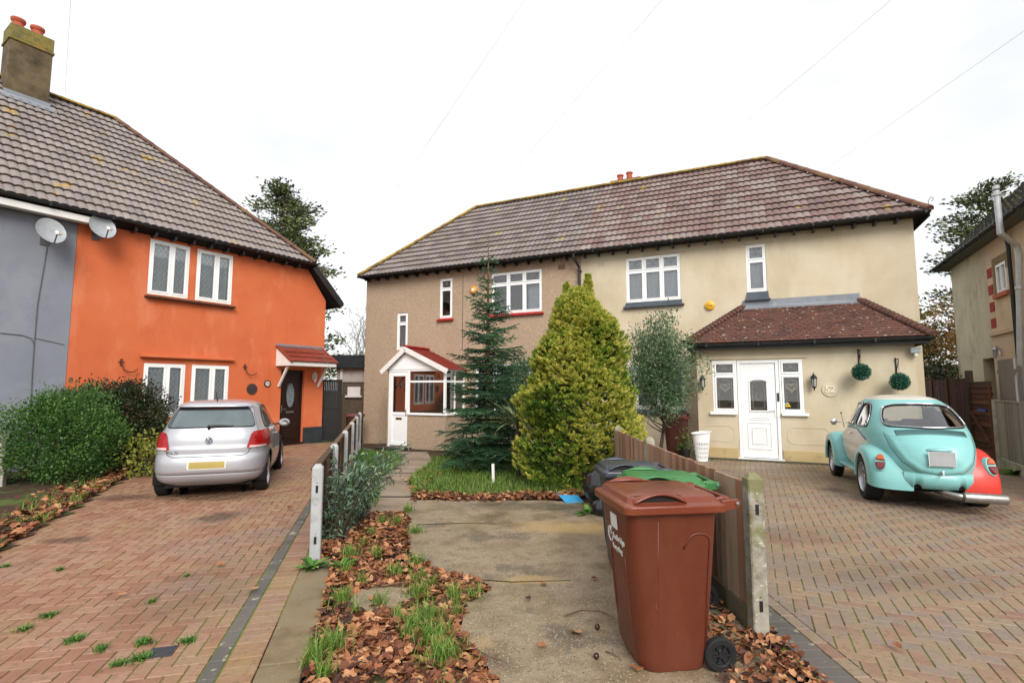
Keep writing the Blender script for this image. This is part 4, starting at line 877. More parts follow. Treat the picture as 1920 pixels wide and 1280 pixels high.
g = M(); g.fbox(GF, 0, .05, .02, gh, -.03, .02); g.fbox(GF, gw-.05, gw, .02, gh, -.03, .02); g.fbox(GF, .05, gw-.05, gh-.06, gh, -.03, .02); g.fbox(GF, .05, gw-.05, .04, .1, -.03, .02); g.fbox(GF, .05, gw-.05, 1.0, 1.06, -.03, .015); g.build('gate_frame', BLKM, t, bev=.004)

# ================================================================ fences
PP = V((-1.9, 5.11, 0)); LA = V((-.25, .968, 0)).normalized(); LB = V((LA.y, -LA.x, 0))      # left fence axis, and right of it
def LP(a, b, z=0): p = PP+LA*a+LB*b; return V((p.x, p.y, z))
WPOST = mat('white_painted_post', ['#98999a', '#b0b0ae'], 7, rough=.9, bump=.003, spots=('#77736a', 6, .55, .1, .6), spots2=('#7a7f52', 2.4, .58, .12, .6), spots3=('#8d8a80', 1.2, .5, .15, .5, (1, 1, .4)))
LARCH = mat('brown_larch_board', ['#4a3626', '#66503a', '#7d664c'], 4, rough=.9, attr='rnd', stretch=(1, 1, 6), bump=.003, spots=('#5e6038', 3, .62, .1, .5))
def cpost(par, c, ax, h, m, name='post', w=.1, slots=True, z0=-.3):
    ax = ax.normalized(); b = V((ax.y, -ax.x, 0)); mt = Matrix((b, ax, UPZ)).transposed().to_4x4(); mt.translation = V((c.x, c.y, 0))
    g = M(); k = w/2; ch = .008
    ring = [(-k+ch, -k), (k-ch, -k), (k, -k+ch), (k, k-ch), (k-ch, k), (-k+ch, k), (-k, k-ch), (-k, -k+ch)]
    rs = [[mt @ V((x, y, z)) for x, y in ring] for z in (z0, h)]+[[mt @ V((x*.5, y*.25, h+.035)) for x, y in ring]]
    g.rings(rs, cap1=True)
    p = g.build(name, m, par, fixn=True)
    if slots:
        g = M()
        for z in (.2, h-.2): g.box((-.012, -k-.0015, z-.035), (.012, -k+.01, z+.035), mt); g.box((-.004, -k-.0015, z+.055), (.004, -k+.01, z+.063), mt)
        g.build('post_slot', BLKM, p)
    return p
lf = thing('low_fence', 'low brown board fence with white painted concrete posts beside the silver car drive', 'fence', tuple(PP))
ph = .88; As = [0, 1.9, 4.15, 6.5, 8.9, 11.2]
for a in As: cpost(lf, LP(a, 0), LA, ph, WPOST, slots=(a == 0), z0=-.35)
for a0, a1 in zip(As, As[1:]):
    g = M()
    for k in range(6):
        z = .08+k*.125; g.bar(LP(a0+.05, -.045, z+.07), LP(a1-.05, -.045, z+.07), .02, .145, up=V((0, 0, 1)).cross(LA) if 0 else UPZ, r=random.random())
    g2 = M()
    for x in (a0+.2, (a0+a1)/2, a1-.2): g2.bar(LP(x, -.02, .06), LP(x, -.02, .82), .04, .03, up=LA)
    o = g.build('fence_panel', LARCH, lf); g2.build('batten', LARCH, o)
    g = M(); g.bar(LP(a0+.05, -.04, .855), LP(a1-.05, -.04, .855), .07, .03); g.build('capping_rail', LARCH, lf, bev=.005)
# short stub of fence at the left edge
sf = thing('fence_end', 'weathered white fence post and board at the left edge by the green bush', 'fence', (-8.9, 9.0, 0))
pz = G(3, 912); cpost(sf, V((pz.x-.02, pz.y, 0)), LA, .82, mat('weathered_white_post', ['#8b8478', '#b5afa5', '#70685c'], 6, rough=.95), slots=False)
g = M(); g.bar(V((pz.x-.06, pz.y+.05, .45)), V((pz.x-2.2, pz.y+.4, .45)), .03, .7); g.build('fence_board', LARCH, sf)
# right-hand timber fence beside the bins
CED = mat('orange_feather_board', ['#76513b', '#8f674d', '#a88468', '#9a8b79'], 2.5, rough=.9, attr='rnd', aw=.55, stretch=(6, 6, .6), bump=.003, bscale=30, spots=('#7a7468', 1.5, .5, .2, .7, (4, 4, .5)), spots2=('#4c3526', 4, .63, .05, .5, (3, 3, .5)))
GB = mat('green_gravel_board', ['#5b5343', '#6d6450'], 5, rough=.9, attr='rnd', spots=('#5e6236', 3, .5, .12, .6))
MOSSP = mat('mossy_concrete_post', ['#7f7a6c', '#989284', '#aaa497'], 9, rough=.95, bump=.004, bscale=80, spots=('#6a6a34', 3.2, .5, .1, .75), spots2=('#c9c4b6', 22, .63, .02, .8), spots3=('#57523f', 4, .56, .1, .6))
GREYPOST = mat('pale_grey_post', ['#8f9496', '#a3a7a9'], 7, rough=.9, bump=.002)
rf = thing('feather_board_fence', 'orange brown vertical board fence behind the wheelie bins', 'fence', (1.65, 5.9, 0))
for y in (3.62, 6.3, 8.15): cpost(rf, V((1.665, y, 0)), V((0, 1, 0)), 1.03, MOSSP, w=.105, slots=(y < 4))
g = M(); g.box((1.612-.004, 3.68, -.1), (1.6125-.0, 3.6, 1.0)) if 0 else None
for y0, y1 in ((3.68, 6.24), (6.36, 8.09)):
    g = M(); y = y0; i = 0
    while y < y1-.02:
        wd = min(.098+random.uniform(-.004, .004), y1-y); zt = 1.0+random.uniform(-.006, .006); tl_ = .004 if i % 2 else 0
        x = 1.63; g.add([V((x, y-.006, .16)), V((x-.016, y+wd, .16)), V((x+.012, y+wd, .16)), V((x+.012, y-.006, .16)), V((x, y-.006, zt)), V((x-.016, y+wd, zt)), V((x+.012, y+wd, zt)), V((x+.012, y-.006, zt))], [(0, 1, 5, 4), (1, 2, 6, 5), (2, 3, 7, 6), (3, 0, 4, 7), (4, 5, 6, 7)])
        y += wd; i += 1
    o = g.build('fence_panel', CED, rf)
    g = M(); g.box((1.645, y0, .25), (1.69, y1, .32)); g.box((1.645, y0, .8), (1.69, y1, .87)); g.build('rail', GB, o)
    g = M(); g.box((1.612, y0, -.02), (1.64, y1, .155)); g.build('gravel_board', GB, rf, bev=.004)
# boundary with the neighbour on the right: near grey boards, far brown panels
FR0 = G(1893, 883); FX = Fr(FR0, (540/960, 1.0042))
GRB = mat('silver_grey_boards', ['#6e6862', '#837d77', '#99938c'], 2.5, rough=.95, attr='rnd', stretch=(5, 5, .5), bump=.003, bscale=30, spots=('#5b5550', 4, .6, .06, .6, (3, 3, .4)))
DKB = mat('dark_brown_panel', ['#3a2119', '#52301f', '#6b442c'], 3, rough=.85, attr='rnd', stretch=(1, 1, 4), bump=.003, spots=('#8a6a45', 2, .64, .06, .6))
gf = thing('grey_board_fence', 'silver grey vertical board fence with concrete base at the right edge', 'fence', tuple(FX.pt(-1, 0)))
g = M(); s_ = -4.2
while s_ < .42: g.fbox(FX, s_, s_+.1, .22, 1.38+random.uniform(-.006, .006), 0, .02+random.uniform(0, .004)); s_ += .103
g.build('fence_panel', GRB, gf)
g = M(); g.fbox(FX, -4.2, .44, -.02, .21, -.01, .03); g.build('gravel_board', CONC, gf, bev=.005)
g = M(); g.fbox(FX, .44, .54, -.1, 1.42, -.05, .06); g.build('post', CONC, gf, bev=.008)
g = M(); g.fbox(FX, -4.2, .42, 1.385, 1.41, -.02, .035); g.build('capping_rail', GRB, gf)
gf2 = thing('patched_boards', 'tall rough grey boards patched above the low fence at the right edge', 'fence', tuple(FX.pt(0, 1.4, -.1)))
FY = Fr(FX.pt(0, 0, -.12), FX.u)
g = M(); x0, x1 = FY.at(1903, 700)[0], FY.at(1873, 700)[0]; zt = FY.at(1888, 673)[1]; g.fbox(FY, x0, x1, .9, zt, -.02, .01, .3)
x2 = FY.at(1893, 700)[0]; zt2 = FY.at(1905, 686)[1]
for i in range(9): g.fbox(FY, x0-.16-i*.24-.22, x0-.16-i*.24, .9, zt2+random.uniform(-.02, .02), -.02, .01)
g.build('boards', GRB, gf2); g = M(); g.fbox(FY, x0-2.4, x1+.2, zt2-.12, zt2-.04, -.06, -.021); g.build('rail', GRB, gf2)
lp_ = thing('brown_panel_fence', 'dark brown lapped panel fence between the turquoise car and the neighbour house', 'fence', tuple(FX.pt(2, 0)))
g = M()
for k in range(14): z = .08+k*.122; g.bar(FX.pt(.56, z+.07, .0), FX.pt(2.2, z+.07, .0), .014, .135, up=(UPZ+FX.n*(-.12 if 1 else 0)).normalized(), r=random.random()) if 0 else g.add([FX.pt(.56, z, .035), FX.pt(2.2, z, .035), FX.pt(2.2, z+.14, .01), FX.pt(.56, z+.14, .01), FX.pt(.56, z, .02), FX.pt(2.2, z, .02)], [(0, 1, 2, 3), (0, 1, 5, 4)])
pa = g.build('lapped_panel', DKB, lp_, fixn=False)
g = M(); g.bar(FX.pt(.66, .4, .06), FX.pt(2.1, 1.1, .06), .03, .07, up=FX.n); g.bar(FX.pt(.62, 0, .05), FX.pt(.62, 1.75, .05), .05, .04, up=FX.u); g.build('brace', DKB, pa)
g = M(); g.fbox(FX, 2.2, 2.33, -.1, 2.08, -.06, .07); g.build('post', mat('dark_weathered_post', ['#3b332c', '#544a40'], 4, rough=.9, stretch=(4, 4, .5)), lp_, bev=.01)
g = M(); s_ = 2.34
while s_ < 8.2: g.fbox(FX, s_, s_+.13, .1, 1.9, 0, .02+random.uniform(0, .006)); s_ += .132
pb = g.build('board_panel', DKB, lp_)
for s_ in (4.2, 6.1): g = M(); g.fbox(FX, s_, s_+.09, 0, 1.95, -.02, .06); g.build('post', DKB, lp_, bev=.006)
g = M(); q = FX.at(1846, 769); g.fbox(FX, q[0]-.3, q[0]+.3, q[1]-.03, q[1]+.03, .04, .06); tag(g.build('blue_strip', mat('blue_plastic', ['#2b3aa0', '#3344ae'], 5, rough=.4)), 'blue plastic strip fixed on the brown lapped fence panel', 'strip')
# ================================================================ ground
def struct(o): return tag(o, kind='structure')
def stuff(o, label, cat='plants'): return tag(o, label, cat, kind='stuff')
SOIL = mat('soil', ['#2b2016', '#3a2c1e', '#4a3a28'], 2.5, rough=.95, bump=.02, bscale=12, spots=('#4b5a26', .8, .52, .08, .8))
g = M(); g.poly([V((-300, -60, -.36)), V((300, -60, -.36)), V((300, 500, -.36)), V((-300, 500, -.36))]); struct(g.build('ground', SOIL))
BASEJ = mat('paving_joint_moss', ['#4a4234', '#5a5a2c', '#6c7a30', '#52483a'], 1.4, rough=.95, spots=('#5f7020', .9, .5, .12, .8))
BRICK1 = mat('red_block_paving', ['#7b5643', '#89604a', '#926b54', '#997660', '#8b705f'], 3.2, rough=.62, attr='rnd', aw=.42, bump=.0025, bscale=160, rvar=.22, spots=('#7c6c63', .6, .5, .16, .7), spots2=('#8e7850', .8, .48, .16, .65), spots3=('#5a4638', 26, .52, .12, .45))
BRICK2 = mat('brown_block_paving', ['#775a4d', '#876857', '#90775e', '#8a7862', '#827268', '#946b58'], 3.2, rough=.58, attr='rnd', aw=.42, bump=.0025, bscale=160, rvar=.22, spots=('#6f665f', .6, .52, .14, .55), spots2=('#857058', .45, .5, .14, .5), spots3=('#5c4a3c', 26, .52, .12, .45))
CHAR = mat('charcoal_block_paving', ['#4c4844', '#5d5852', '#68615a'], 4, rough=.8, attr='rnd', aw=.5, bump=.003, bscale=120, spots=('#a29c86', 7, .6, .03, .8), spots2=('#56602e', 3, .6, .1, .6))
ground_patches(BRICK1, [(*G(415, 968).xy, .3, .28, .75), (*G(235, 932).xy, .55, .3, .6), (*G(125, 1012).xy, .3, .2, .65), (*G(470, 870).xy, .7, .5, .5), (*G(400, 930).xy, 1.0, .4, .55), (-2.6, 4.4, .6, .9, .25)], '#3c2a20')  # oil and damp spots, plus wider darker patches beneath the silver car
ground_patches(BRICK2, [(*G(1560, 918).xy, .28, .16, .6), (*G(1760, 945).xy, 1.0, .6, .55), (*G(1470, 1000).xy, .8, .5, .25), (*G(1700, 1080).xy, 1.1, .5, .25), (3.5, 9.5, 1.6, 1.0, .3)], '#40322a')  # oil and damp spots, plus a darker patch beneath the turquoise car
def bricks_mesh(mb, lst, z, ax, ay, org):
    """lst of (x0,y0,x1,y1) in the axis frame: chamfered blocks"""
    for (x0, y0, x1, y1) in lst:
        gp = .0034; c = .0034; dz = random.uniform(-.0018, .0018); tx, ty = random.uniform(-.008, .008), random.uniform(-.008, .008)
        X0, Y0, X1, Y1 = x0+gp, y0+gp, x1-gp, y1-gp
        def P(x, y, zz): p = org+ax*x+ay*y; return (p.x, p.y, z+zz+dz+(x-x0)*tx+(y-y0)*ty)
        vs = [P(X0, Y0, -.016), P(X1, Y0, -.016), P(X1, Y1, -.016), P(X0, Y1, -.016),
              P(X0, Y0, -.005), P(X1, Y0, -.005), P(X1, Y1, -.005), P(X0, Y1, -.005),
              P(X0+c, Y0+c, 0), P(X1-c, Y0+c, 0), P(X1-c, Y1-c, 0), P(X0+c, Y1-c, 0)]
        mb.add(vs, [(0, 1, 5, 4), (1, 2, 6, 5), (2, 3, 7, 6), (3, 0, 4, 7), (4, 5, 9, 8), (5, 6, 10, 9), (6, 7, 11, 10), (7, 4, 8, 11), (8, 9, 10, 11)], random.random())
def herring(mb, org, ax, ay, inside, nx, ny, z=0., w=.1):
    L_ = []
    for i in range(*nx):
        for j in range(*ny):
            k = (i-j) % 4
            if k == 0: q = (i*w, j*w, (i+2)*w, (j+1)*w)
            elif k == 3: q = (i*w, j*w, (i+1)*w, (j+2)*w)
            else: continue
            c = org+ax*((q[0]+q[2])/2)+ay*((q[1]+q[3])/2)
            if inside(c.x, c.y, q): L_.append(q)
    bricks_mesh(mb, L_, z, ax, ay, org)
def clip_build(mb, name, m, planes, parent=None):
    o = mb.build(name, m, parent, fixn=False); me = o.data; bm = bmesh.new(); bm.from_mesh(me)
    for p, n in planes: bmesh.ops.bisect_plane(bm, geom=bm.verts[:]+bm.edges[:]+bm.faces[:], plane_co=V(p), plane_no=V(n), clear_outer=True)
    bm.to_mesh(me); bm.free(); return o
# left drive: frame LA/LB from first post
def lab(x, y): d = V((x, y, 0))-PP; return d.dot(LA), d.dot(LB)
Lline = lambda a: -2.9-.0*a
bedP, bedD = V((-5.05, 5.0, 0)), V((-1.62, 3.55, 0)).normalized()      # edge of the left planting bed
bedN = V((-bedD.y, bedD.x, 0))
mb = M()
def inL(x, y, q):
    a, b = lab(x, y); p = V((x, y, 0))
    if y < 1.2 or b > -.3 or (p-OF.pt(0, 0)).dot(OF.n) < .02: return False
    if a > 5.9 and (p-LP(11.3, 0)).dot(LA) > 0: return False
    return (p-bedP).dot(bedN) < .15
herring(mb, PP, LB, LA, inL, (-75, 0), (-42, 118))
ml = M()
k = M(); k.poly([V((-1.0, .5, -.0065)), V((-7, .5, -.0065)), V((-8.5, 3, -.0065)), bedP-bedD*3+V((-1, -1, -.0065)), bedP+bedD*9+V((-.6, 0, -.0065)), OF.pt(-.0, 0, .0)+V((.9, .5, -.0065)), LP(11.6, -.03, -.0065), LP(0, -.03, -.0065)])
struct(k.build('driveway_bed', BASEJ))
ld = clip_build(mb, 'driveway', BRICK1, [(LP(0, -.41), LB)]); struct(ld)
mb = M(); a = -4.2
while a < 11.3: bricks_mesh(mb, [(-.405, a, -.305, a+.2)], 0, LB, LA, PP); a += .2
struct(mb.build('driveway_dark_line', CHAR, fixn=False))
mb = M(); a = -4.2
while a < 11.3: bricks_mesh(mb, [(-.3, a, -.1, a+.1)], 0, LB, LA, PP); a += .1
struct(mb.build('driveway_edge_course', BRICK1, fixn=False))
CONB = mat('buff_concrete', ['#66563f', '#7e6d52', '#8d7c60'], 3, rough=.85, bump=.004, bscale=70, spots=('#6a6250', 1.5, .5, .1, .5), spots2=('#a08a62', 14, .64, .04, .5))
g = M(); g.box((0, 0, -.05), (.22, 1, .006)); g = M()
for a0, a1 in ((-4.2, -1.95), (-1.93, .02)):
    vs = [LP(a0, -.095), LP(a0, .2), LP(a1, .16), LP(a1, -.095)]; g.prism([v+V((0, 0, -.05)) for v in vs], (0, 0, .056))
struct(g.build('concrete_edging', CONB, bev=.008))
# right drive: house axes
RB = V((1.93, 3.6, 0)); ax, ay = MN.u, -MN.n
mb = M()
def inR(x, y, q):
    p = V((x, y, 0))
    if y < 1.2 or x < 1.9: return False
    if (p-PO.pt(0, 0, .08)).dot(PO.n) < 0 and (p-PO.pt(0, 0)).dot(PO.u) > -.08: return False
    if (p-MN.pt(0, 0, .05)).dot(MN.n) < 0: return False
    if (p-FX.pt(0, 0, .0)).dot(FX.n) < .03: return False
    return x < 11.5
herring(mb, RB, ax, ay, inR, (-80, 110), (-60, 125))
k = M(); k.poly([V((1.72, .5, -.0065)), V((6, .5, -.0065)), FX.pt(-9, 0, -.01)+V((0, 0, -.0065)), FX.pt(5.2, 0)+V((0, 0, -.0065)), MN.pt(5, 0, 0)+V((0, 0, -.0065)), MN.pt(-3, 0, 0)+V((0, 0, -.0065)), V((1.72, 8.2, -.0065))])
struct(k.build('right_driveway_bed', BASEJ))
rdv = clip_build(mb, 'right_driveway', BRICK2, [(V((2.066, 0, 0)), V((-1, 0, 0)))]); struct(rdv)
mb = M(); y = .9
while y < 4.15: bricks_mesh(mb, [(1.76, y, 1.96, y+.1)], .004, V((1, 0, 0)), V((0, 1, 0)), V((0, 0, 0))); y += .1
struct(mb.build('dark_kerb_course', CHAR, fixn=False))
mb = M(); y = 4.15
while y < 10.5: bricks_mesh(mb, [(1.76, y, 1.96, y+.1)], .0, V((1, 0, 0)), V((0, 1, 0)), V((0, 0, 0))); y += .1
struct(mb.build('fence_side_course', BRICK2, fixn=False))
mb = M(); y = .9
while y < 10.5: bricks_mesh(mb, [(1.962, y, 2.062, y+.2)], .002, V((1, 0, 0)), V((0, 1, 0)), V((0, 0, 0))); y += .2
struct(mb.build('red_edge_course', BRICK2, fixn=False))
# middle garden: soil sheet following the fall, concrete slab and path
def sheet(name, m, inside, x0, x1, y0, y1, st, dz, edge_noise=0):
    vs = {}; V_ = []; F_ = []
    nx, ny = int((x1-x0)/st), int((y1-y0)/st)
    def vid(i, j):
        if (i, j) not in vs:
            x, y = x0+i*st, y0+j*st; vs[(i, j)] = len(V_); V_.append((x, y, gz(x, y)+dz(x, y)))
        return vs[(i, j)]
    for i in range(nx):
        for j in range(ny):
            if inside(x0+(i+.5)*st, y0+(j+.5)*st): F_.append((vid(i, j), vid(i+1, j), vid(i+1, j+1), vid(i, j+1)))
    g = M(); g.add(V_, F_); return g.build(name, m, smooth=True, fixn=False)
from mathutils import noise as mnoise
def nz(x, y, s=1., k=0.): return mnoise.noise(V((x*s+k, y*s-k, k)))
def in_mid(x, y):
    a, b = lab(x, y)
    if b < (-.0 if a > 0 else .17): return False
    if y < 8.2 and x > 1.72: return False
    if (V((x, y, 0))-MN.pt(0, 0)).dot(MN.n) < -.1: return False
    if x > 1.75 and y > 8.2: return False
    return True
GSOIL = mat('leaf_mould_soil', ['#2a1c12', '#3d2a1a', '#4d3522'], 6, rough=.95, bump=.015, bscale=25, spots=('#4a5a22', .9, .53, .08, .9))
struct(sheet('garden_soil', GSOIL, in_mid, -5.6, 1.8, .8, 18, .2, lambda x, y: -.02+.012*nz(x, y, 2)))
SLAB = mat('wet_concrete_slab', ['#675846', '#7e6c55', '#8e7d66', '#74634e'], 2.6, rough=.55, bump=.004, bscale=55, rvar=.28, spots=('#7f7055', 1.4, .56, .1, .5), spots2=('#4f4a40', .8, .53, .06, .65))
# speckle aggregate
nt = SLAB.node_tree; vo = nt.nodes.new('ShaderNodeTexVoronoi'); vo.inputs['Scale'].default_value = 62; tc = nt.nodes.new('ShaderNodeTexCoord'); nt.links.new(tc.outputs['Object'], vo.inputs[0])
ground_patches(SLAB, [(*G(1010, 950).xy, 1.5, .3, .6)], '#3f3d2c')
ground_patches(SLAB, [(*G(1075, 990).xy, .75, .3, .95), (*G(1000, 1092).xy, .32, .09, .8), (*G(905, 1205).xy, .12, .1, .5), (*G(900, 985).xy, .3, .06, .5)], '#a58a5c')
n5 = nt.nodes.new('ShaderNodeTexNoise'); n5.inputs['Scale'].default_value = 1.4; nt.links.new(tc.outputs['Object'], n5.inputs[0])
r1 = nt.nodes.new('ShaderNodeMapRange'); r1.inputs[1].default_value = .42; r1.inputs[2].default_value = .28; r1.inputs[4].default_value = 1; nt.links.new(vo.outputs['Distance'], r1.inputs[0])
sx = nt.nodes.new('ShaderNodeSeparateColor'); nt.links.new(vo.outputs['Color'], sx.inputs[0]); r2 = nt.nodes.new('ShaderNodeMapRange'); r2.inputs[1].default_value = .25; r2.inputs[2].default_value = .35; nt.links.new(sx.outputs[0], r2.inputs[0])
mu = nt.nodes.new('ShaderNodeMath'); mu.operation = 'MULTIPLY'; nt.links.new(r1.outputs[0], mu.inputs[0]); nt.links.new(r2.outputs[0], mu.inputs[1])
mu2 = nt.nodes.new('ShaderNodeMath'); mu2.operation = 'MULTIPLY'; mu2.inputs[1].default_value = .9; nt.links.new(mu.outputs[0], mu2.inputs[0])
bs = nt.nodes['Principled BSDF']; old = bs.inputs['Base Color'].links[0].from_socket
rc = nt.nodes.new('ShaderNodeValToRGB'); rc.color_ramp.elements[0].color = (*hx('#3e342a'), 1); rc.color_ramp.elements[1].color = (*hx('#b8a584'), 1); nt.links.new(sx.outputs[1], rc.inputs[0])
mm = nt.nodes.new('ShaderNodeMix'); mm.data_type = 'RGBA'; nt.links.new(mu2.outputs[0], mm.inputs[0]); nt.links.new(old, mm.inputs[6]); nt.links.new(rc.outputs[0], mm.inputs[7]); nt.links.new(mm.outputs[2], bs.inputs['Base Color'])
slabL = [(0.9, .02), (2.9, -.08), (3.3, -.22), (3.7, -.36), (4.1, -.34), (4.4, -.15), (4.6, -.33), (4.85, -.72), (5.2, -.97), (5.7, -1.12), (6.3, -1.22), (7.0, -1.4), (7.72, -1.52)]
def slab_left(y): return float(np.interp(y, [q[0] for q in slabL], [q[1] for q in slabL]))
def slab_top(x): return 7.72-.0*x if x < .5 else 7.72-.25*(x-.5)
def in_slab(x, y, m=0): return y < slab_top(x)-m and y > .8 and x < 1.62 and x > slab_left(y)+.03*nz(x, y, 9)+.05*nz(x, y, 2.5)+m
o = sheet('concrete_driveway', SLAB, lambda x, y: in_slab(x, y), -1.7, 1.62, .8, 7.8, .03, lambda x, y: .012+.006*nz(x, y, 1.1)); struct(o)
# step in the slab (old pour edges)
CR = mat('joint_dirt', ['#2a2419', '#3c3a20'], 9, rough=.95)
g = M()
for pts in ([(-1.15, 6.35), (-.7, 6.42), (-.2, 6.4)], [(-.95, 4.9), (-.5, 4.62), (0, 4.52), (.5, 4.55)]):
    g.tube([V((x, y, gz(x, y)+.014)) for x, y in pts], .006, 5)
struct(g.build('slab_crack', CR))
PATHM = mat('old_path_concrete', ['#7d6856', '#917f6c', '#998876'], 1.4, rough=.75, bump=.003, bscale=60, rvar=.2, spots=('#5a5440', 1.2, .54, .1, .6), spots2=('#8b6f4a', .9, .58, .08, .6))
def pathc(y): return np.interp(y, [6.4, 7.7, 9.4, 11.5, 13.4, 15.2], [-1.62, -1.75, -2.18, -2.3, -2.6, -3.2])
def in_path(x, y):
    w = .3 if y < 11 else .3+.1*(y-11); seam = any(abs(y-s) < .03 for s in (8.0, 10.6, 12.1, 13.4)); return 6.7 < y < 15.2 and abs(x-pathc(y)) < w+.05*nz(x, y, 3) and not seam
struct(sheet('garden_path', PATHM, in_path, -5, 0, 6.4, 15.4, .04, lambda x, y: .006+.004*nz(x, y, 1.3)))
o = sheet('old_paving_patch', SLAB, lambda x, y: math.hypot((x+1.02)/1.15, y-4.2)+.1*nz(x, y, 3) < .27, -1.6, -.5, 3.7, 4.8, .03, lambda x, y: .006+.003*nz(x, y, 2)); struct(o)
# left planting bed
def in_bed(x, y): p = V((x, y, 0)); return (p-bedP).dot(bedN) > -.02 and (p-OF.pt(0, 0)).dot(OF.n) > -.05 and y > 3 and y < 16
struct(sheet('planting_bed', GSOIL, in_bed, -16, -4, 3, 16, .2, lambda x, y: .0-gz(x, y)+.015+.02*nz(x, y, 2)))

# ================================================================ leaves, grass, weeds
LEAFM = mat('fallen_leaf', ['#321c12', '#583322', '#7e4c30', '#9c653f', '#b88a62', '#8c5535', '#673c27'], 9, attr='rnd', aw=.85, rough=.62, spec=.35)
GRASSM = mat('grass_blade', ['#46621e', '#5f822c', '#7a9a40', '#98b060'], 6, attr='rnd', rough=.6, trans=.35)
WEEDM = mat('weed_leaf', ['#2a4a18', '#3f6a22', '#5a8a34', '#86a34a'], 6, attr='rnd', rough=.55, trans=.3)
def leaf_shape(mb, p, size, ang, tilt, kind=0, r=None):
    """lobed leaf lying at p, with a folded midrib"""
    if kind == 0: prof = [(0, .52), (.2, .3), (.42, .33), (.37, .1), (.45, -.08), (.22, -.28), (0, -.45)]
    else: prof = [(0, .55), (.2, .25), (.27, 0), (.2, -.28), (0, -.5)]
    curl = random.uniform(-.2, .55); n = len(prof)
    mt = Matrix.Translation(p) @ Matrix.Rotation(ang, 4, 'Z') @ Matrix.Rotation(tilt, 4, 'X') @ Matrix.Rotation(random.uniform(-.4, .4), 4, 'Y')
    sg = random.uniform(.8, 1.15)
    def q(x, y): return mt @ V((x*size*sg, y*size, size*(curl*abs(x)*.9+random.uniform(-.03, .05)+.25*curl*y*y)))
    c = q(0, 0); L_ = [q(x, y) for x, y in prof]; R_ = [q(-x*random.uniform(.85, 1.1), y) for x, y in prof[1:-1]]
    vs = [c]+L_+R_; m = len(L_)
    fs = [(0, i+1, i+2) for i in range(m-1)]; rr = [1]+list(range(m+1, m+len(R_)+1))+[m]
    fs += [(0, rr[i+1], rr[i]) for i in range(len(rr)-1)]
    mb.add(vs, fs, random.random() if r is None else r)
def litter(name, label, pts, size, zf, stack=.03):
    mb = M()
    for (x, y) in pts:
        s = size*random.choice((random.uniform(.35, .8), random.uniform(.7, 1.1), random.uniform(.9, 1.5))); leaf_shape(mb, V((x, y, zf(x, y)+random.uniform(.004, stack))), s, random.uniform(0, 6.28), random.gauss(0, .45), 0 if random.random() < .7 else 1)
    return stuff(mb.build(name, LEAFM, fixn=False), label, 'leaves')
def scatter(n, x0, x1, y0, y1, f):
    o = []; t = 0
    while len(o) < n and t < n*60:
        t += 1; x, y = random.uniform(x0, x1), random.uniform(y0, y1)
        if random.random() < f(x, y): o.append((x, y))
    return o
def d_mid(x, y):
    if not in_mid(x, y): return 0
    a, b = lab(x, y)
    if in_slab(x, y): return 0
    if math.hypot((x+1.02)/1.15, y-4.2) < .24: return .03
    if y > 7.0: return 0
    dns = 1 if y < 5.7 else .45
    if b < .4 and y < 4.6: dns *= .55
    return dns*(.5+.8*sm(.5+1.2*nz(x, y, 1.6, 3)))
P_ = scatter(7600, -2.6, .1, 1.6, 7.1, d_mid)
litter('leaf_litter', 'brown and orange fallen leaves heaped between the low fence and the concrete drive', P_, .064, lambda x, y: -.005, .034)
def d_row(x, y):
    yc = 7.95+.1*math.sin(x*3)+(.15 if x > .8 else 0); return math.exp(-((y-yc)/.17)**2) if -1.5 < x < 1.6 else 0
litter('leaf_row', 'row of brown leaves along the edge of the grass', scatter(1500, -1.5, 1.6, 7.3, 9.0, d_row), .07, lambda x, y: gz(x, y), .06)
def d_rt(x, y):
    if not (1.0 < x < 1.78 and 2.2 < y < 8): return 0
    if y < 3.66: return .9*sm((x-1.12+.12*nz(x, y, 4))/.2)
    return .5 if 1.25 < x < 1.6 else 0
litter('leaf_heap', 'reddish leaves heaped around the concrete post and bin wheel', scatter(1700, 1.0, 1.78, 2.3, 7.6, d_rt), .055, lambda x, y: .0, .05)
def d_bed(x, y):
    if not in_bed(x, y): return 0
    k = (V((x, y, 0))-bedP).dot(bedN); return math.exp(-(k/.4)**2)*.9
litter('bed_leaves', 'orange fallen leaves along the front of the left planting bed', scatter(1900, -9.6, -4.4, 4.4, 12.8, d_bed), .085, lambda x, y: .02, .05)
litter('path_leaves', 'a few brown leaves beside the garden path', scatter(260, -3.2, -1.4, 7, 11.2, lambda x, y: .9 if lab(x, y)[1] > .15 and abs(x-pathc(y)) > .25 else .03), .07, lambda x, y: gz(x, y)+.01, .04)
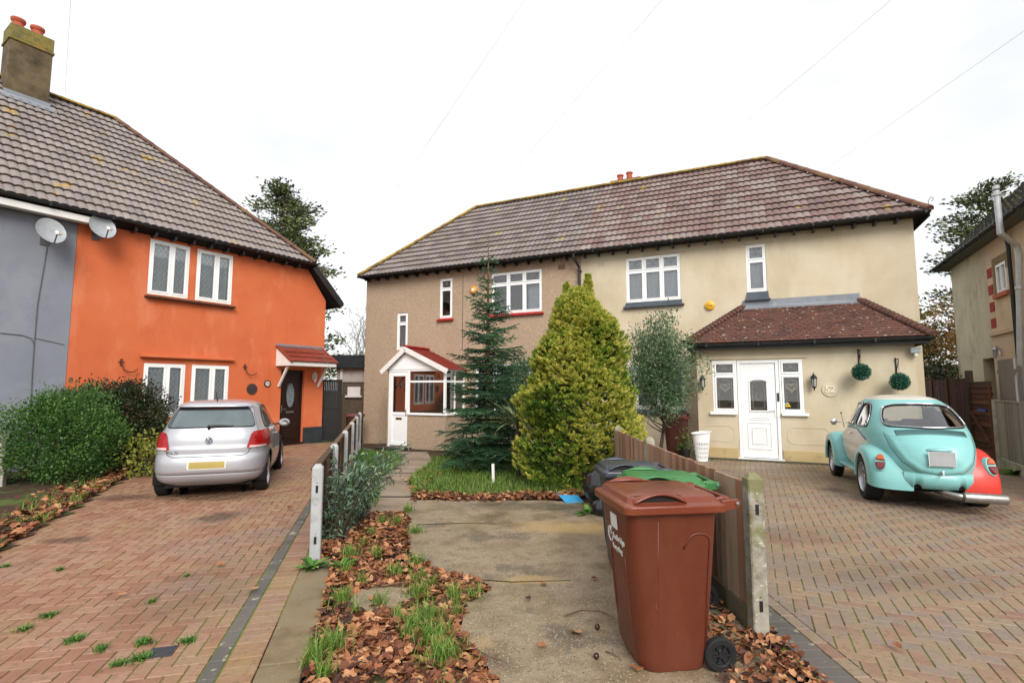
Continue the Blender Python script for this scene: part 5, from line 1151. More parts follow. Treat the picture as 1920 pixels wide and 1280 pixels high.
# single leaves, twigs and conkers lying in the open
def one_leaf(label, x, y, s, r, z=.02, kind=0):
    mb = M(); leaf_shape(mb, V((0, 0, 0)), s, random.uniform(0, 6), .1, kind, r); o = mb.build('fallen_leaf', LEAFM, fixn=False); o.location = (x, y, z+.01); tag(o, label, 'leaf')
PALE = .62
for lb, px, py, s, r in (('large pale tan leaf flat on the concrete left of the brown bin', 1078, 1192, .12, .6), ('small rust leaf on the concrete below the dark conker', 1016, 1216, .06, .78), ('dark curled leaf in the middle of the concrete drive', 990, 1128, .06, .1),
                         ('orange leaf near the far left of the brown bin', 1020, 1100, .07, .45), ('rust coloured leaf left of the grey bin body', 1115, 1090, .07, .9), ('tan leaf lying on the left brick drive near the dark line', 473, 1110, .09, .6),
                         ('curled tan leaf in the middle of the left brick drive', 228, 1120, .08, .6), ('small brown leaf on the left brick drive beyond the curled one', 412, 1062, .09, .5), ('rust leaf on the right brick drive near the dark kerb blocks', 1683, 1220, .07, .85), ('small brown leaf under the front of the brown bin', 1195, 1262, .08, .45)):
    p = G(px, py); one_leaf(lb, p.x, p.y, s, r)
TW = mat('twig_bark', ['#4a3626', '#6a5138', '#7f6648'], 12, rough=.85)
def twig(label, pxs, r=.005, z=.02):
    g = M(); pts = [G(*q)+V((0, 0, z+random.uniform(0, .01))) for q in pxs]; g.tube(pts, [r*(1-.6*i/(len(pts)-1)) for i in range(len(pts))], 6); 
    m_ = pts[len(pts)//2]; g.tube([m_, m_+V((random.uniform(-.06, .06), random.uniform(.02, .08), .01))], r*.5, 5); tag(g.build('twig', TW), label, 'twig')
twig('long thin twig among the leaves left of the concrete drive', [(715, 1104), (770, 1094), (820, 1084), (860, 1080)], .008)
twig('bent dark twig at the left edge of the concrete drive', [(865, 1200), (885, 1222), (925, 1240), (942, 1246)], .006)
twig('thin twig touching the left side of the brown bin', [(1058, 1160), (1090, 1150), (1125, 1150), (1152, 1164)], .005)
twig('pale broken stick leaning at the foot of the mossy concrete post', [(1370, 1208), (1410, 1198), (1452, 1182)], .009, .03)
twig('brown stick lying on the leaves at the bottom right of the bin', [(1405, 1278), (1440, 1248), (1448, 1200)], .007)
twig('short dark twig in front of the brown bin', [(1136, 1228), (1150, 1234), (1166, 1246)], .005)
g = M(); g.lathe([(0, -.019), (.012, -.015), (.02, 0), (.012, .015), (0, .018)], 14); CK = mat('conker_skin', ['#2a0f0d', '#3d1712'], 9, rough=.2, spec=.6)
for lb, px, py in (('shiny dark conker on the concrete left of the brown bin', 1120, 1184), ('second conker close to the short dark twig by the bin', 1118, 1240)):
    o = g.build('conker', CK, smooth=True); p = G(px, py); o.location = (p.x, p.y, .034); tag(o, lb, 'conker')
def grass(name, label, pts, h, w, zf, m=GRASSM, lean=.5, spread=1):
    mb = M()
    for (x, y) in pts:
        hh = h*random.uniform(.5, 1.2); a = random.uniform(0, 6.28); d_ = V((math.cos(a), math.sin(a), 0)); l = random.uniform(.1, lean)*hh*1.6; s_ = V((-d_.y, d_.x, 0))*w*random.uniform(.6, 1.2)
        p = V((x, y, zf(x, y))); q = p+d_*l*.35+UPZ*hh*.6; t_ = p+d_*l+UPZ*hh*(1-.3*random.random())
        mb.add([p-s_, p+s_, q+s_*.8, q-s_*.8, t_], [(0, 1, 2, 3), (3, 2, 4)], random.random())
    return stuff(mb.build(name, m, fixn=False), label, 'grass')
def d_gr(x, y):
    if in_path(x, y) or in_slab(x, y) or not in_mid(x, y): return 0
    if y < 8.0 or x < pathc(y)+.25: return 0
    return 1 if y < 12 else .6
grass('lawn_grass', 'bright green rough grass under the spruce and along the path', scatter(15000, -2.4, 1.3, 8.0, 14, d_gr), .11, .004, lambda x, y: gz(x, y)-.01, lean=.8)
def tufts(n, cs, r):
    o = []
    for (x, y, k) in cs:
        for _ in range(int(n*k)): a = random.uniform(0, 6.28); q = abs(random.gauss(0, r*k**.5)); o.append((x+q*math.cos(a), y+q*math.sin(a)))
    return o
cs = [(G(*q).x, G(*q).y, k) for q, k in (((640, 1130), .7), ((655, 1045), .6), ((780, 1060), .5), ((785, 1120), .7), ((800, 1165), 1.1), ((812, 1200), 1.3), ((828, 1240), 1.3), ((625, 1215), .9), ((780, 1000), .5), ((765, 960), .5), ((590, 1240), .6), ((745, 985), .5), ((850, 1120), .3), ((745, 1165), .3))]
cs += [(x, y, random.uniform(.1, .35)) for x, y in scatter(26, -2.2, -.2, 2.4, 6.6, lambda x, y: 1 if (in_mid(x, y) and not in_slab(x, y)) else 0)]
grass('grass_tufts', 'fresh green grass tufts growing among the fallen leaves', tufts(190, cs, .07), .13, .0032, lambda x, y: 0, lean=.75)
cs = [(G(*q).x, G(*q).y, k) for q, k in (((88, 1155), .5), ((45, 1180), .4), ((140, 1200), .6), ((190, 1218), .35), ((268, 1205), .7), ((262, 1235), .7), ((352, 1202), .6), ((222, 1245), .4), ((285, 1128), .25), ((112, 1068), .25), ((350, 1080), .12), ((10, 1062), .3))]
grass('paving_weeds', 'low green weeds growing in the joints of the left brick drive', tufts(240, cs, .04), .035, .004, lambda x, y: -.004, WEEDM, lean=1.3)
def d_bg(x, y): return .8*math.exp(-((V((x, y, 0))-bedP).dot(bedN)-.1)**2/.16) if in_bed(x, y) else 0
grass('bed_grass', 'long grass and weeds at the front of the left planting bed', scatter(1500, -9, -4.4, 4.4, 9.5, lambda x, y: d_bg(x, y)*(.9*sm(.3+nz(x, y, 1.7)))*(1 if y < 7.5 else .25)), .15, .005, lambda x, y: .01, lean=.9)
def d_pg(x, y):
    a, b = lab(x, y); return (.9*math.exp(-(b/.22)**2)+.2)*(.4+sm(.5+nz(x, y, 1.5))) if b > .02 and 2 < a and y < 15 and x < pathc(y)-.2 else 0
grass('fence_weeds', 'green weeds and grass along the garden side of the low fence', scatter(5200, -4.8, -1.6, 6.4, 15, d_pg), .16, .006, lambda x, y: gz(x, y), WEEDM, lean=.9)
grass('drive_joint_weeds', 'thin weeds along the foot of the cream porch', scatter(420, 4.3, 7.5, 10.8, 12.9, lambda x, y: math.exp(-(((V((x, y, 0))-PO.pt(0, 0, .2)).dot(PO.n))/.05)**2)*(.2+sm(.4+1.5*nz(x, y, 2)))), .04, .004, lambda x, y: 0, WEEDM, lean=1)

def weed_rosette(label, x, y, n, L_, group=None):
    mb = M()
    for i in range(n):
        a = random.uniform(0, 6.28); d_ = V((math.cos(a), math.sin(a), 0)); el = random.uniform(.2, 1.1); l = L_*random.uniform(.6, 1.1); w = l*.16; s_ = V((-d_.y, d_.x, 0)); rr = []
        for t in (0, .35, .7, 1): 
            p = V((0, 0, .0))+d_*(l*t*math.cos(el*(1-t*.5)))+UPZ*(l*math.sin(el)*t*(1.2-.7*t)); k = w*(.25+1.6*t*(1-t)*1.6) if t < 1 else .002; rr.append([p-s_*k, p+UPZ*(-.12*k), p+s_*k])
        mb.rings(rr, close=False, r=random.random())
    o = mb.build('weed', WEEDM, fixn=False); o.location = (x, y, 0); return tag(o, label, 'weed')
p = G(590, 1062); weed_rosette('leafy green weed at the foot of the white post', p.x, p.y-.05, 34, .17)
p = G(640, 1065); weed_rosette('leafy green weed just right of the white post in the leaves', p.x, p.y, 22, .16)
p = G(90, 1005); weed_rosette('bright green leafy weed at the left bed edge', G(40, 985).x, G(40, 985).y, 26, .2)
p = G(1912, 890); weed_rosette('green weed at the foot of the grey board fence', p.x-.12, p.y, 30, .26)
p = G(1105, 930); weed_rosette('young green weed by the black bin bag', 1.0, 6.9, 12, .25)

# ================================================================ shrubs and trees
def crown(mb, c, rad, nclump, per, leaf, asp=1.7, up=.3, jag=.22, fill=.35, crad=.16, rvar=.35, low=-1.):
    c = V(c)
    for i in range(nclump):
        d_ = V(rng.normal(size=3)).normalized()
        if d_.z < low: d_.z = -d_.z
        k = 1-fill*random.random()**1.6; lump = 1+jag*mnoise.noise(d_*2.3+c)*1.6+random.uniform(-.06, .1)
        cc = c+V((d_.x*rad[0], d_.y*rad[1], d_.z*rad[2]))*k*lump; base = random.random(); ax_ = (d_+UPZ*up).normalized()
        for j in range(per):
            o = V(rng.normal(size=3))*crad*.5; p = cc+o; n_ = V(rng.normal(size=3)).normalized(); dd = (ax_*1.1+V(rng.normal(size=3))*.7).normalized(); s_ = dd.cross(n_).normalized(); l = leaf*random.uniform(.6, 1.3); w = l/asp*.5
            mb.add([p, p+dd*l*.5+s_*w, p+dd*l, p+dd*l*.5-s_*w], [(0, 1, 2, 3)], min(1, max(0, base*(1-rvar)+random.random()*rvar)))
def trunk_lines(mb, base, top, r0, r1, nb, spread, h0=.25, wob=.06, n=8, brr=.35):
    base, top = V(base), V(top); pts = [lerp(base, top, t)+V((random.uniform(-wob, wob), random.uniform(-wob, wob), 0))*(1 if 0 < t < 1 else 0) for t in np.linspace(0, 1, 7)]
    mb.tube(pts, [lerp(r0, r1, t) for t in np.linspace(0, 1, 7)], n)
    for i in range(nb):
        t = random.uniform(h0, .95); p = lerp(base, top, t); a = random.uniform(0, 6.28); l = spread*random.uniform(.5, 1)*(1.1-t*.5)
        e_ = p+V((math.cos(a)*l, math.sin(a)*l, l*random.uniform(.3, .9))); mid = lerp(p, e_, .5)+V((0, 0, -.08*l)); rr = lerp(r0, r1, t)*brr+.004
        mb.tube([p, mid, e_], [rr, rr*.7, rr*.25], 5)
BARK = mat('bark', ['#2e2319', '#44362a', '#574838'], 7, rough=.95, bump=.01, bscale=30, stretch=(1, 1, .3))
def bush(name, label, cat, c, rad, m, ncl, per, leaf, tb=None, **kw):
    t = thing(name, label, cat, (c[0], c[1], tb if tb is not None else 0))
    g = M(); crown(g, c, rad, ncl, per, leaf, **kw); g.build('crown', m, t, fixn=False)
    g = M(); z0 = tb if tb is not None else 0
    for i in range(7):
        a = i*.9; e_ = V((c[0]+math.cos(a)*rad[0]*.6, c[1]+math.sin(a)*rad[1]*.6, c[2]+rad[2]*random.uniform(-.1, .5))); g.tube([V((c[0]+.05*math.cos(a), c[1]+.05*math.sin(a), z0-.02)), lerp(V((c[0], c[1], z0)), e_, .5)+V((0, 0, .1)), e_], [.022, .016, .005], 6)
    g.build('stems', BARK, t); return t
GRN = mat('privet_leaf', ['#23401a', '#385a24', '#517432', '#76984c'], 5, attr='rnd', rough=.5, trans=.2)
DKG = mat('dark_shrub_leaf', ['#1a2414', '#26341b', '#3a3f24', '#4a3428'], 5, attr='rnd', rough=.5, trans=.15)
bush('green_shrub', 'rounded bright green shrub in the left bed', 'shrub', (-8.05, 9.35, .76), (.80, .84, .80), GRN, 520, 52, .044, crad=.18, low=-.95, jag=.24, up=.5)
bush('dark_shrub', 'dark purplish shrub against the orange wall behind the green shrub', 'shrub', (-8.35, 10.75, .92), (1.15, .7, .74), DKG, 520, 50, .06, crad=.2, jag=.25, up=1.)
t_ = bush('variegated_shrub', 'small yellow green leaved shrub beside the rear of the silver car', 'shrub', (-6.95, 9.9, .35), (.26, .35, .36), mat('variegated_leaf', ['#4a5a20', '#8b8f3a', '#a9a64e'], 5, attr='rnd', rough=.5, trans=.2), 40, 22, .07, crad=.2)
# buddleia leaning out from the low fence
BUD = mat('grey_green_leaf', ['#33483a', '#4a6450', '#668468', '#93a88c'], 5, attr='rnd', rough=.6, trans=.15)
t = thing('buddleia_bush', 'grey green arching bush spilling over the low white post fence', 'shrub', (-1.95, 6.1, 0))
g = M(); st = M(); sd = M()
for i in range(60):
    b0 = V((-1.98+random.uniform(-.1, .12), 6.1+random.uniform(-.45, .8), 0)); a = random.uniform(-1.5, 2.4); l = random.uniform(.45, 1.45)
    dx = V((math.cos(a), math.sin(a)*.8, 0)); 
    if dx.x < -.1: dx.x *= .4
    SPR = random.uniform(.2, .8)
    pts = [b0+dx*(l*SPR*t_**1.5)+UPZ*(l*1.05*(t_-.38*t_*t_)) for t_ in np.linspace(0, 1, 8)]; st.tube(pts, [.009*(1-.8*k/7) for k in range(8)], 5)
    for k in range(1, 8):
        for s_ in range(7):
            p = lerp(pts[k-1], pts[k], random.random()); d_ = (V(rng.normal(size=3))+V((0, 0, .1))).normalized(); n_ = V(rng.normal(size=3)).normalized(); q = d_.cross(n_).normalized(); L_ = random.uniform(.045, .085)
            g.add([p, p+d_*L_*.5+q*L_*.13, p+d_*L_-UPZ*.02, p+d_*L_*.5-q*L_*.13], [(0, 1, 2, 3)])
    if i % 6 == 0: e_ = pts[-1]; sd.tube([e_, e_+dx*.07+UPZ*.01, e_+dx*.13-UPZ*.05], [.011, .01, .004], 6)
g.build('leaves', BUD, t, fixn=False); st.build('stems', BARK, t); sd.build('seed_heads', mat('brown_seed_head', ['#3a2618', '#553722'], 20, rough=.95), t)
# spruce
t = thing('spruce_tree', 'dark green spruce with a long bare leader in front of the pebbledashed house', 'tree', (-.52, 10.9, -.1))
NDL = mat('spruce_needle', ['#1c3420', '#2b4a30', '#3f6543', '#5c835a'], 5, attr='rnd', rough=.5)
g = M(); tk = M(); bx, by = -.52, 10.9; top = 4.95
tk.tube([(bx, by, -.15), (bx+.01, by, 1.5), (bx, by+.01, 3), (bx+.01, by, 4.2), (bx, by, top)], [.07, .055, .035, .018, .005], 8); tk.build('trunk', mat('spruce_bark', ['#4a3a2a', '#6a573f', '#7d6a4c'], 9, rough=.9), t)
br_ = M()
def needles(p0, p1, dens, nl, base):
    p0, p1 = V(p0), V(p1); d_ = (p1-p0); L_ = d_.length; d_.normalize(); n = max(2, int(L_*dens))
    a = d_.cross(UPZ); a = a.normalized() if a.length > .05 else V((1, 0, 0)); b = a.cross(d_)
    for i in range(n):
        p = p0+d_*(L_*(i+random.random())/n); th = random.uniform(0, 6.28); o = (a*math.cos(th)+b*(.35+math.sin(th)*.7)).normalized(); e_ = (o+d_*.9).normalized()*nl*random.uniform(.7, 1.2); w = d_.cross(e_).normalized()*.0075
        g.add([p-w, p+w, p+e_], [(0, 1, 2)], min(1, max(0, base+random.uniform(-.25, .25))))
z = .12
while z < 4.55:
    fr_h = z/top; L0 = 1.12*(1-fr_h)**.85*(1 if z > .5 else .95); nbr = 8 if z < 2.5 else (7 if z < 3.6 else 5)
    if z > 3.7: L0 = max(L0*.8, .16)
    L0 *= random.uniform(.82, 1.1)
    off = random.uniform(0, 6.28)
    for k in range(nbr):
        a = off+k*2*PI/nbr+random.uniform(-.2, .2); l = L0*random.uniform(.55, 1.2); dx = V((math.cos(a), math.sin(a), 0)); base = random.uniform(.2, .8)
        zz = z+random.uniform(-.05, .05); droop = random.uniform(.05, .32) if z < 2.5 else .05; rise = random.uniform(-.05, .22) if z < 2.5 else random.uniform(.15, .45)
        pts = [V((bx, by, zz))+dx*(l*s_)+UPZ*(l*(rise*s_-droop*1.6*s_*s_+droop*1.1*s_**3)) for s_ in np.linspace(0, 1, 5)]
        br_.tube(pts, [.01*(1-.75*s_/4) for s_ in range(5)], 4, cap=False)
        for s_ in range(4): needles(pts[s_], pts[s_+1], 190, .034, base)
        side = V((-dx.y, dx.x, 0)); ns = max(1, int(l/.07))
        for q in range(ns):
            s_ = (q+.6)/ns; p = lerp(pts[min(3, int(s_*4))], pts[min(4, int(s_*4)+1)], s_*4-int(s_*4)) if s_ < 1 else pts[4]; tl_ = l*.52*(1-s_*.72)+.05
            for sg in (-1, 1): needles(p, p+(side*sg+dx*.8).normalized()*tl_+UPZ*(-.06*tl_+random.uniform(-.09, .05)), 170, .034, base)
    z += .165 if z < 3.2 else (.17 if z < 3.9 else .24)
needles((bx, by, 3.9), (bx, by, top), 60, .03, .5)
g.build('foliage', NDL, t, fixn=False); br_.build('branches', BARK, t)
# golden conifer
t = thing('golden_conifer', 'large yellow green twin-topped conifer behind the bins', 'tree', (1.2, 9.3, 0))
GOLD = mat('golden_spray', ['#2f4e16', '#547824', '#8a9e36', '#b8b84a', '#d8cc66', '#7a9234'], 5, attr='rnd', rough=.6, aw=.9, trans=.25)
g = M(); cx, cy = 1.2, 9.3
def prof(z, h, rmax):
    if rmax > 1: return .97* float(np.interp(z, [0, .3, .6, 1.0, 1.5, 1.95, 2.5, 2.95, 3.2, 3.38, 3.45], [.82, 1.02, 1.1, 1.1, 1.02, .9, .73, .54, .38, .2, .06]))
    return rmax*(1-z/h)**1.05
def gcone(cx, cy, h, rmax, ncl, z0=.05):
    for i in range(ncl):
        u = random.random()**.8; z = z0+u*(h-z0)
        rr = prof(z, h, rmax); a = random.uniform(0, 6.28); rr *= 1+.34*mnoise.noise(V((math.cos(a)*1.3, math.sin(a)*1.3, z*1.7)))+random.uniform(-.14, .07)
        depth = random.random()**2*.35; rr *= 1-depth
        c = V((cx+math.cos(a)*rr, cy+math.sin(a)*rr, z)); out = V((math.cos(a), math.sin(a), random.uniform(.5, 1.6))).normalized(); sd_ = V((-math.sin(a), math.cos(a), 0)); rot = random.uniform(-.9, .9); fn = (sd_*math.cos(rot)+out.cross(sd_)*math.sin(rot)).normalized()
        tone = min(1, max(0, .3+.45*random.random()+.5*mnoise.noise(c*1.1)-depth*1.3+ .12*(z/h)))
        L_ = random.uniform(.07, .15); nb = 9
        for k in range(nb):       # a flat fan-shaped spray
            s_ = k/(nb-1)*2-1; d_ = (out*(1.15-.5*abs(s_))+fn*s_*.75+V(rng.normal(size=3))*.1).normalized(); l = L_*(1-.35*abs(s_))*random.uniform(.8, 1.1); st0 = c-out*L_*.3
            w = (d_.cross(V(rng.normal(size=3)))).normalized()*.0085; m_ = st0+d_*l*.55
            g.add([st0, m_+w*1.3, st0+d_*l, m_-w*1.3], [(0, 1, 2, 3)], min(1, max(0, tone+random.uniform(-.16, .16))))
            for q in (-1, 1):
                e_ = m_+(d_+fn*q*.8).normalized()*l*.4; g.add([m_, lerp(m_, e_, .5)+w, e_, lerp(m_, e_, .5)-w], [(0, 1, 2, 3)], min(1, max(0, tone+random.uniform(-.1, .22))))
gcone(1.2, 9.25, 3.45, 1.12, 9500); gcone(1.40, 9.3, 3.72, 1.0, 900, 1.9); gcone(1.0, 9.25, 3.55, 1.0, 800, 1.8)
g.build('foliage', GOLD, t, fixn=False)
g = M(); g.tube([(1.2, 9.3, -.2), (1.2, 9.3, 1.2), (1.4, 9.35, 3.3)], [.08, .06, .01], 8); g.tube([(1.2, 9.3, 1.2), (.95, 9.25, 3.2)], [.04, .01], 8)
for i in range(90):
    z = random.uniform(.15, 3); a = random.uniform(0, 6.28); rr = 1.0*(1-z/3.5)**.62*.8; g.tube([(1.2, 9.3, z*.8), (1.2+math.cos(a)*rr*.6, 9.3+math.sin(a)*rr*.6, z*.92), (1.2+math.cos(a)*rr, 9.3+math.sin(a)*rr, z+.12)], [.014, .01, .004], 5)
g.build('trunk', BARK, t)
# olive-like tree against the cream wall
OLIVE = mat('olive_leaf', ['#2e432b', '#445d3c', '#5f7a52', '#86a078'], 5, attr='rnd', rough=.5, trans=.15)
ob = (3.35, 11.6)
t = thing('olive_tree', 'fine grey green leaved tree between the golden conifer and the porch', 'tree', (ob[0], ob[1], 0))
g = M(); trunk_lines(g, (ob[0], ob[1], -.05), (ob[0]+.05, ob[1], 2.3), .05, .015, 34, .8, .3); g.build('trunk', BARK, t)
g = M(); crown(g, (ob[0]-.02, ob[1], 2.05), (.66, .6, 1.0), 400, 40, .08, asp=3.4, up=.5, jag=.45, fill=.6, crad=.22); g.build('crown', OLIVE, t, fixn=False)
g = M(); t2 = thing('olive_shrub', 'grey green shrub behind the spruce below the bedroom window', 'shrub', (.2, 12.6, -.1)); crown(g, (.25, 12.6, 1.5), (.65, .5, .95), 220, 40, .085, asp=3.4, up=.5, jag=.4, fill=.6, crad=.2); g.build('crown', OLIVE, t2, fixn=False)
g = M(); trunk_lines(g, (.25, 12.6, -.2), (.25, 12.6, 2), .04, .01, 16, .5, .2); g.build('stems', BARK, t2)
# sword-leaved plant between the conifers
SWD = mat('sword_leaf', ['#4a5a38', '#6a7a50', '#8a9468', '#a8a878'], 3, attr='rnd', rough=.45)
t = thing('cordyline_plant', 'spiky sword leaved plant between the spruce and the golden conifer', 'plant', (.12, 9.85, -.05)); g = M()
for i in range(64):
    a = random.uniform(0, 6.28); el = random.uniform(.15, 1.35); L_ = random.uniform(.55, .95); d_ = V((math.cos(a), math.sin(a), 0)); s_ = V((-d_.y, d_.x, 0)); rr = []; bend = random.uniform(.2, 1.1)
    for q in np.linspace(0, 1, 7): p = V((.12, 9.85, .95))+d_*(L_*q*math.cos(el))+UPZ*(L_*(q*math.sin(el)-bend*.35*q**2.5)); w = .021*(1-q)**.5*(.6+.8*q); rr.append([p-s_*w, p-UPZ*.006, p+s_*w])
    g.rings(rr, close=False, r=random.random())
g.build('leaves', SWD, t, fixn=False); g = M(); g.tube([(.12, 9.85, -.1), (.12, 9.85, .95)], [.05, .04], 8); g.build('stem', BARK, t)

# background trees
def cedar(name, label, base, h, spread, m, layers, z0, seed_pts=36, grp=None, leaf=.2, asp=1.6):
    t = thing(name, label, 'tree', base); g = M(); tk = M(); b = V(base); tk.tube([b, b+V((.1, 0, h*.5)), b+V((0, 0, h*.97))], [h*.022, h*.014, .03], 8)
    for i in range(layers):
        f = (i+.5)/layers; z = lerp(z0, h, f); r_ = spread*(1-f)**.55*random.uniform(.75, 1.15)+.25
        for k in range(6 if f < .8 else 4):
            a = random.uniform(0, 6.28); l = r_*random.uniform(.6, 1.1); e_ = b+V((math.cos(a)*l, math.sin(a)*l, z+l*random.uniform(.1, .35))); s_ = b+V((0, 0, z)); tk.tube([s_, lerp(s_, e_, .5)+V((0, 0, -.05*l)), e_], [.06*(1-f)+.02, .03, .01], 5)
            for q in np.linspace(.3, 1, 7):
                c = lerp(s_, e_, q)+V(rng.normal(size=3))*.12; base_ = random.random()
                for j in range(seed_pts):
                    p = c+V((random.gauss(0, .28), random.gauss(0, .28), random.gauss(0, .11))); d_ = V((math.cos(a)+random.gauss(0, .6), math.sin(a)+random.gauss(0, .6), random.uniform(-.1, .7))).normalized(); w = d_.cross(V(rng.normal(size=3))).normalized(); l_ = leaf*random.uniform(.6, 1.3); g.add([p, p+d_*l_*.5+w*l_/asp*.35, p+d_*l_, p+d_*l_*.5-w*l_/asp*.35], [(0, 1, 2, 3)], base_*.6+random.random()*.4)
    g.build('crown', m, t, fixn=False); tk.build('trunk', BARK, t); return t
CED_ = mat('cedar_needles', ['#2c3822', '#3f4c2a', '#5a6438', '#7a8048'], 3, attr='rnd', rough=.6, trans=.1)
cedar('cedar_tree', 'tall dark conifer behind the orange house roof', (-11.7, 25.5, -.3), 12.2, 3.3, CED_, 20, 1.5, 38)
cedar('cedar_tree', 'dark layered conifer rising behind the neighbour house roof', (23.9, 25.0, -.3), 12.1, 3.6, CED_, 17, 3, 24)
cedar('cedar_tree', 'dark conifer seen through the gap right of the cream house', (17.0, 22.5, -.3), 5.9, 2.2, CED_, 12, 1, 26)
AUT = mat('autumn_leaf', ['#5a4a24', '#8a6a2e', '#a8763a', '#6b6a32'], 4, attr='rnd', rough=.6, trans=.3)
t = thing('autumn_tree', 'half bare autumn tree with rusty leaves behind the brown fence', 'tree', (17.9, 20.4, -.3)); g = M(); trunk_lines(g, (17.9, 20.4, -.3), (17.9, 20.4, 4.6), .13, .02, 60, 1.9, .2); g.build('trunk', BARK, t)
g = M(); crown(g, (17.7, 20.4, 3.1), (1.9, 1.5, 2.1), 190, 26, .1, jag=.4, fill=.8, crad=.5); g.build('crown', AUT, t, fixn=False)
t = bush('holly_bush', 'dark green bushy shrub behind the brown board fence', 'shrub', (14.6, 17.9, 1.2), (1.2, 1., 1.3), mat('holly_leaf', ['#141f12', '#22331a', '#3a4a22', '#5a6a30'], 4, attr='rnd', rough=.4), 170, 30, .1, tb=-.3, crad=.35, jag=.4)
BT = mat('grey_twigs', ['#7d766c', '#948d82'], 4, rough=.9)
def bare(label, base, h, n):
    t = thing('bare_tree', label, 'tree', base, group=None); g = M(); b = V(base)
    def rec(p, d_, l, r, k):
        e_ = p+d_*l; g.tube([p, lerp(p, e_, .5)+V(rng.normal(size=3))*l*.05, e_], [r, r*.8, r*.6], 4 if k < 4 else 5, cap=False)
        if k == 0: return
        for _ in range(3 if k > 1 else 4): rec(e_, (d_+V(rng.normal(size=3))*.42+UPZ*.08).normalized(), l*random.uniform(.6, .85), r*.58, k-1)
    rec(b, V((random.uniform(-.1, .1), 0, 1)), h*.3, h*.012, n); g.build('branches', BT, t)
bare('bare grey winter tree between the orange and pebbledashed houses', (-8.6, 31, -.3), 7.2, 5)
bare('paler bare tree left of the first in the gap between the houses', (-10.2, 33, -.3), 6.4, 5)
bare('low twiggy bare tree just above the garage roof', (-8.0, 27, -.3), 4.6, 5)
# far building glimpsed in the right-hand gap
t = thing('conservatory', 'white roofed low building glimpsed behind the brown fence', 'building', (21.5, 27, 0)); g = M(); g.box((19.6, 26, -.3), (23.5, 28, 1.9)); g.build('wall', mat('pale_far_wall', ['#9fa09c', '#b2b3af'], 3), t)
g = M(); g.prism([V((19.3, 25.7, 1.9)), V((19.3, 28.3, 1.9)), V((19.3, 27, 2.9))], (4.5, 0, 0)); g.build('roof', mat('grey_far_roof', ['#8a8d90', '#a4a7aa'], 3), t, bev=.02)
